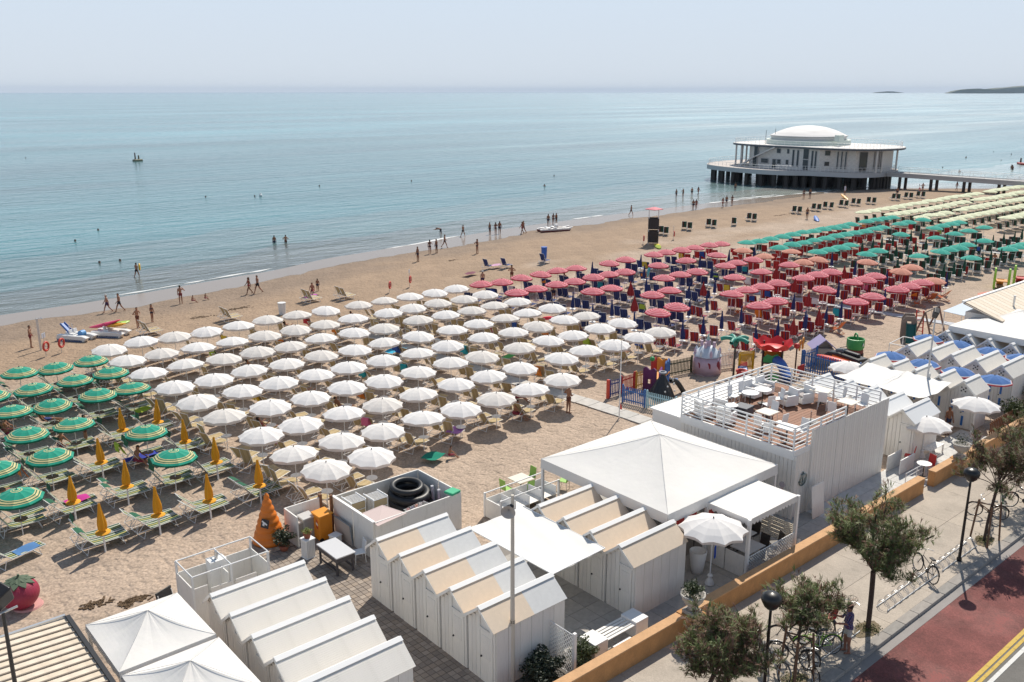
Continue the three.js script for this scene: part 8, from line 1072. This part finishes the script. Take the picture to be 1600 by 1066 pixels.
{ // rescue boat on the waterline, far boat, raft, stakes
  const t = thing('rescue_boat', 'white and red twin-hull rescue rowing boat at the water', 'boat', [84.6, sy(84.6, -89.6) + 0.03, -89.6], -0.35); for (const s of [-1, 1]) { const g = extr([[-2.2, 0.35], [-2.0, 0.0], [1.9, 0.0], [2.5, 0.55], [2.0, 0.42], [-1.8, 0.42]], 0.32, 0.05); g.translate(0, 0, s * 0.6 - 0.16); mesh('hull', g, mat([0.74, 0.72, 0.7], 0.4), t); const k = extr([[-2.1, 0.02], [-2.0, -0.02], [1.9, -0.02], [2.2, 0.2], [-2.15, 0.2]], 0.36, 0.05); k.translate(0, 0, s * 0.6 - 0.18); mesh('keel_stripe', k, mat([0.12, 0.02, 0.02], 0.5), t); } mesh('bench', [box(0.4, 0.08, 1.5, 0, 0.55, 0), box(0.4, 0.08, 1.5, -0.9, 0.5, 0)], M.plain, t); mesh('oar', bar([-0.2, 0.7, -0.6], [0.5, 1.25, -2.2], 0.025), M.wood, t); mesh('oar', bar([-0.2, 0.7, 0.6], [0.4, 0.9, 2.1], 0.025), M.wood, t); mesh('seat_box', rbox(0.4, 0.4, 0.5, 0.4, 0.75, 0), M.plain, t);
  const f = thing('far_pedal_boat', 'small dark boat with figures far out at the left', 'boat', [87.5, SEA, -262], 0.3); mesh('hull', [rbox(2.6, 0.7, 1.3, 0, 0.2, 0, 0, 0, 0, 0.2)], mat([0.2, 0.2, 0.13], 0.6), f); mesh('rider', [cyl(0.2, 0.15, 1.5, -0.7, 1.3, 0, 8), ball(0.2, -0.7, 2.2, 0, 8)], mat([0.12, 0.07, 0.05], 0.7), f); mesh('rider', [cyl(0.22, 0.18, 0.8, 0.4, 0.9, 0, 8), ball(0.2, 0.4, 1.45, 0, 8)], mat([0.15, 0.12, 0.06], 0.7), f);
  const y = thing('yellow_ring', 'yellow swim ring on the shoulder of the wading person', 'swim ring', [31.25, 0.15, -96.6], 1.2); mesh('ring_body', torus(0.3, 0.09, 0, 0, 0, 0, 0, 0, 22, 9), mat([0.75, 0.45, 0.02], 0.4), y);
  const st = thing('red_boat', 'small red boat in the water at the right edge', 'boat', [262, SEA, -96.4], 0.6); mesh('hull', [rbox(4.2, 0.5, 1.3, 0, 0.25, 0, 0, 0, 0, 0.2)], mat([0.4, 0.04, 0.03], 0.5), st); mesh('rider', [cyl(0.25, 0.2, 0.9, 0.8, 0.9, 0, 8), ball(0.2, 0.8, 1.5, 0, 8)], mat([0.1, 0.06, 0.05], 0.7), st);
  single('white_buoy', 'small white buoy floating in the open water', 'buoy', [ball(0.3, 0, 0.15, 0, 10), cyl(0.08, 0.08, 0.3, 0, 0.5, 0, 8)], M.plain, [74.5, SEA, -158.3]); 
  // dry seaweed strands on the damp sand: matter with its own outline
  const g = []; const sw = (cx, cz, n, sx, sz) => { for (let i = 0; i < n; i++) { const x = cx + (rnd() + rnd() - 1) * sx, z = cz + (rnd() + rnd() - 1) * sz; g.push(box(rr(0.05, 0.3), 0.02, rr(0.03, 0.1), x, sy(x, z) + 0.025, z, 0, rr(0, 3))); } }; sw(31.5, -73.5, 60, 1.6, 0.5); sw(28, -72.5, 40, 1.2, 0.5); sw(8.5, -31.2, 60, 0.7, 0.3); sw(7.4, -31.9, 50, 0.6, 0.3); sw(60, -80, 20, 0.7, 0.3); sw(122, -77, 60, 5, 0.4); const o = single('seaweed_strands', null, null, g, mat([0.12, 0.075, 0.04], 0.95), [0, 0, 0]); o.userData.kind = 'stuff'; o.userData.label = 'dry brown seaweed strands strewn on the sand';
}

{ // bathers on loungers and towels thrown over the backs
  FIG.recline = figure({ sit: true, legs: [[1.5, 0.15], [1.42, 0.3]], bend: -0.55, arms: [[0.3, 0.25, 0.5], [0.2, 0.2, 0.3]], skinC: mid, trunksC: [0.03, 0.05, 0.2] }); FIG.recline2 = figure({ sit: true, legs: [[1.48, 0.1], [1.5, 0.2]], bend: -0.5, arms: [[0.9, 0.2, 1.2], [0.8, 0.2, 1.1]], skinC: lite, topC: [0.4, 0.05, 0.12], trunksC: [0.4, 0.05, 0.12], longHair: true, slim: 0.92 });
  DESC.recline = 'person in blue trunks reclining'; DESC.recline2 = 'person in red bikini reclining';
  const hy = 0.36, back = 1.12, bl = 0.9, bx = -0.38 - bl * Math.cos(back), by = hy + bl * Math.sin(back), tg = slingGeo([[-0.42, hy + 0.12], [bx + 0.03, by - 0.02], [bx, by + 0.03], [bx - 0.05, by - 0.05], [bx - 0.02, by - 0.45]], 0.5, [[1, 1, 1]]);
  const tc = [['blue', [0.03, 0.1, 0.4]], ['turquoise', [0.02, 0.33, 0.4]], ['yellow', [0.7, 0.5, 0.05]], ['pink', [0.65, 0.15, 0.3]], ['white', [0.75, 0.74, 0.72]], ['orange', [0.7, 0.22, 0.03]], ['red', [0.5, 0.03, 0.04]], ['lime', [0.35, 0.5, 0.05]]].map(([n, c]) => [n, mat(c, 0.95)]);
  const zone = { white: 'white umbrella', pink: 'pink zone umbrella', teal: 'teal zone umbrella', green: 'green ringed umbrella' };
  for (const [key, pn, pt] of [['white', 0.13, 0.24], ['pink', 0.12, 0.26], ['teal', 0.08, 0.16], ['green', 0.1, 0.2]]) { const seen = new Set(); for (const [x, z, r, c, kind] of spots[key]) {
    if (kind && kind !== 'pink' && kind !== 'teal') continue; const id = r + '_' + c; if (seen.has(id)) continue; seen.add(id); const a = rnd(), b = rnd(), k = rnd() < 0.5 ? 0 : 1, dz = key === 'white' ? -0.38 - 0.88 * k : key === 'green' ? -0.42 - 0.72 * k : -0.35 - 0.75 * k;
    if (a < pn) { const f = pick(['recline', 'recline2']), o = person(f, `under ${ORD[c]} ${zone[key]} of ${ORD[r]} row`, x - 0.25, z + dz, Math.PI / 2 + rr(0, 0.3)); o.position.y = gy(x, z) + hy - 0.02; }
    else if (b < pt) { const [n, m] = pick(tc); single('draped_towel', `${n} towel draped on a lounger under ${ORD[c]} ${zone[key]} of ${ORD[r]} row`, 'towel', tg, m, [x - 0.32, gy(x, z) + 0.03, z + dz], rr(0.05, 0.4), 'towels draped on loungers'); } } }
}

// sea air: far hills fade to the pale blue of the horizon
scene.fog = new THREE.FogExp2(new THREE.Color(0.66, 0.79, 1.0), 0.00004);

renderer.render(scene, camera);
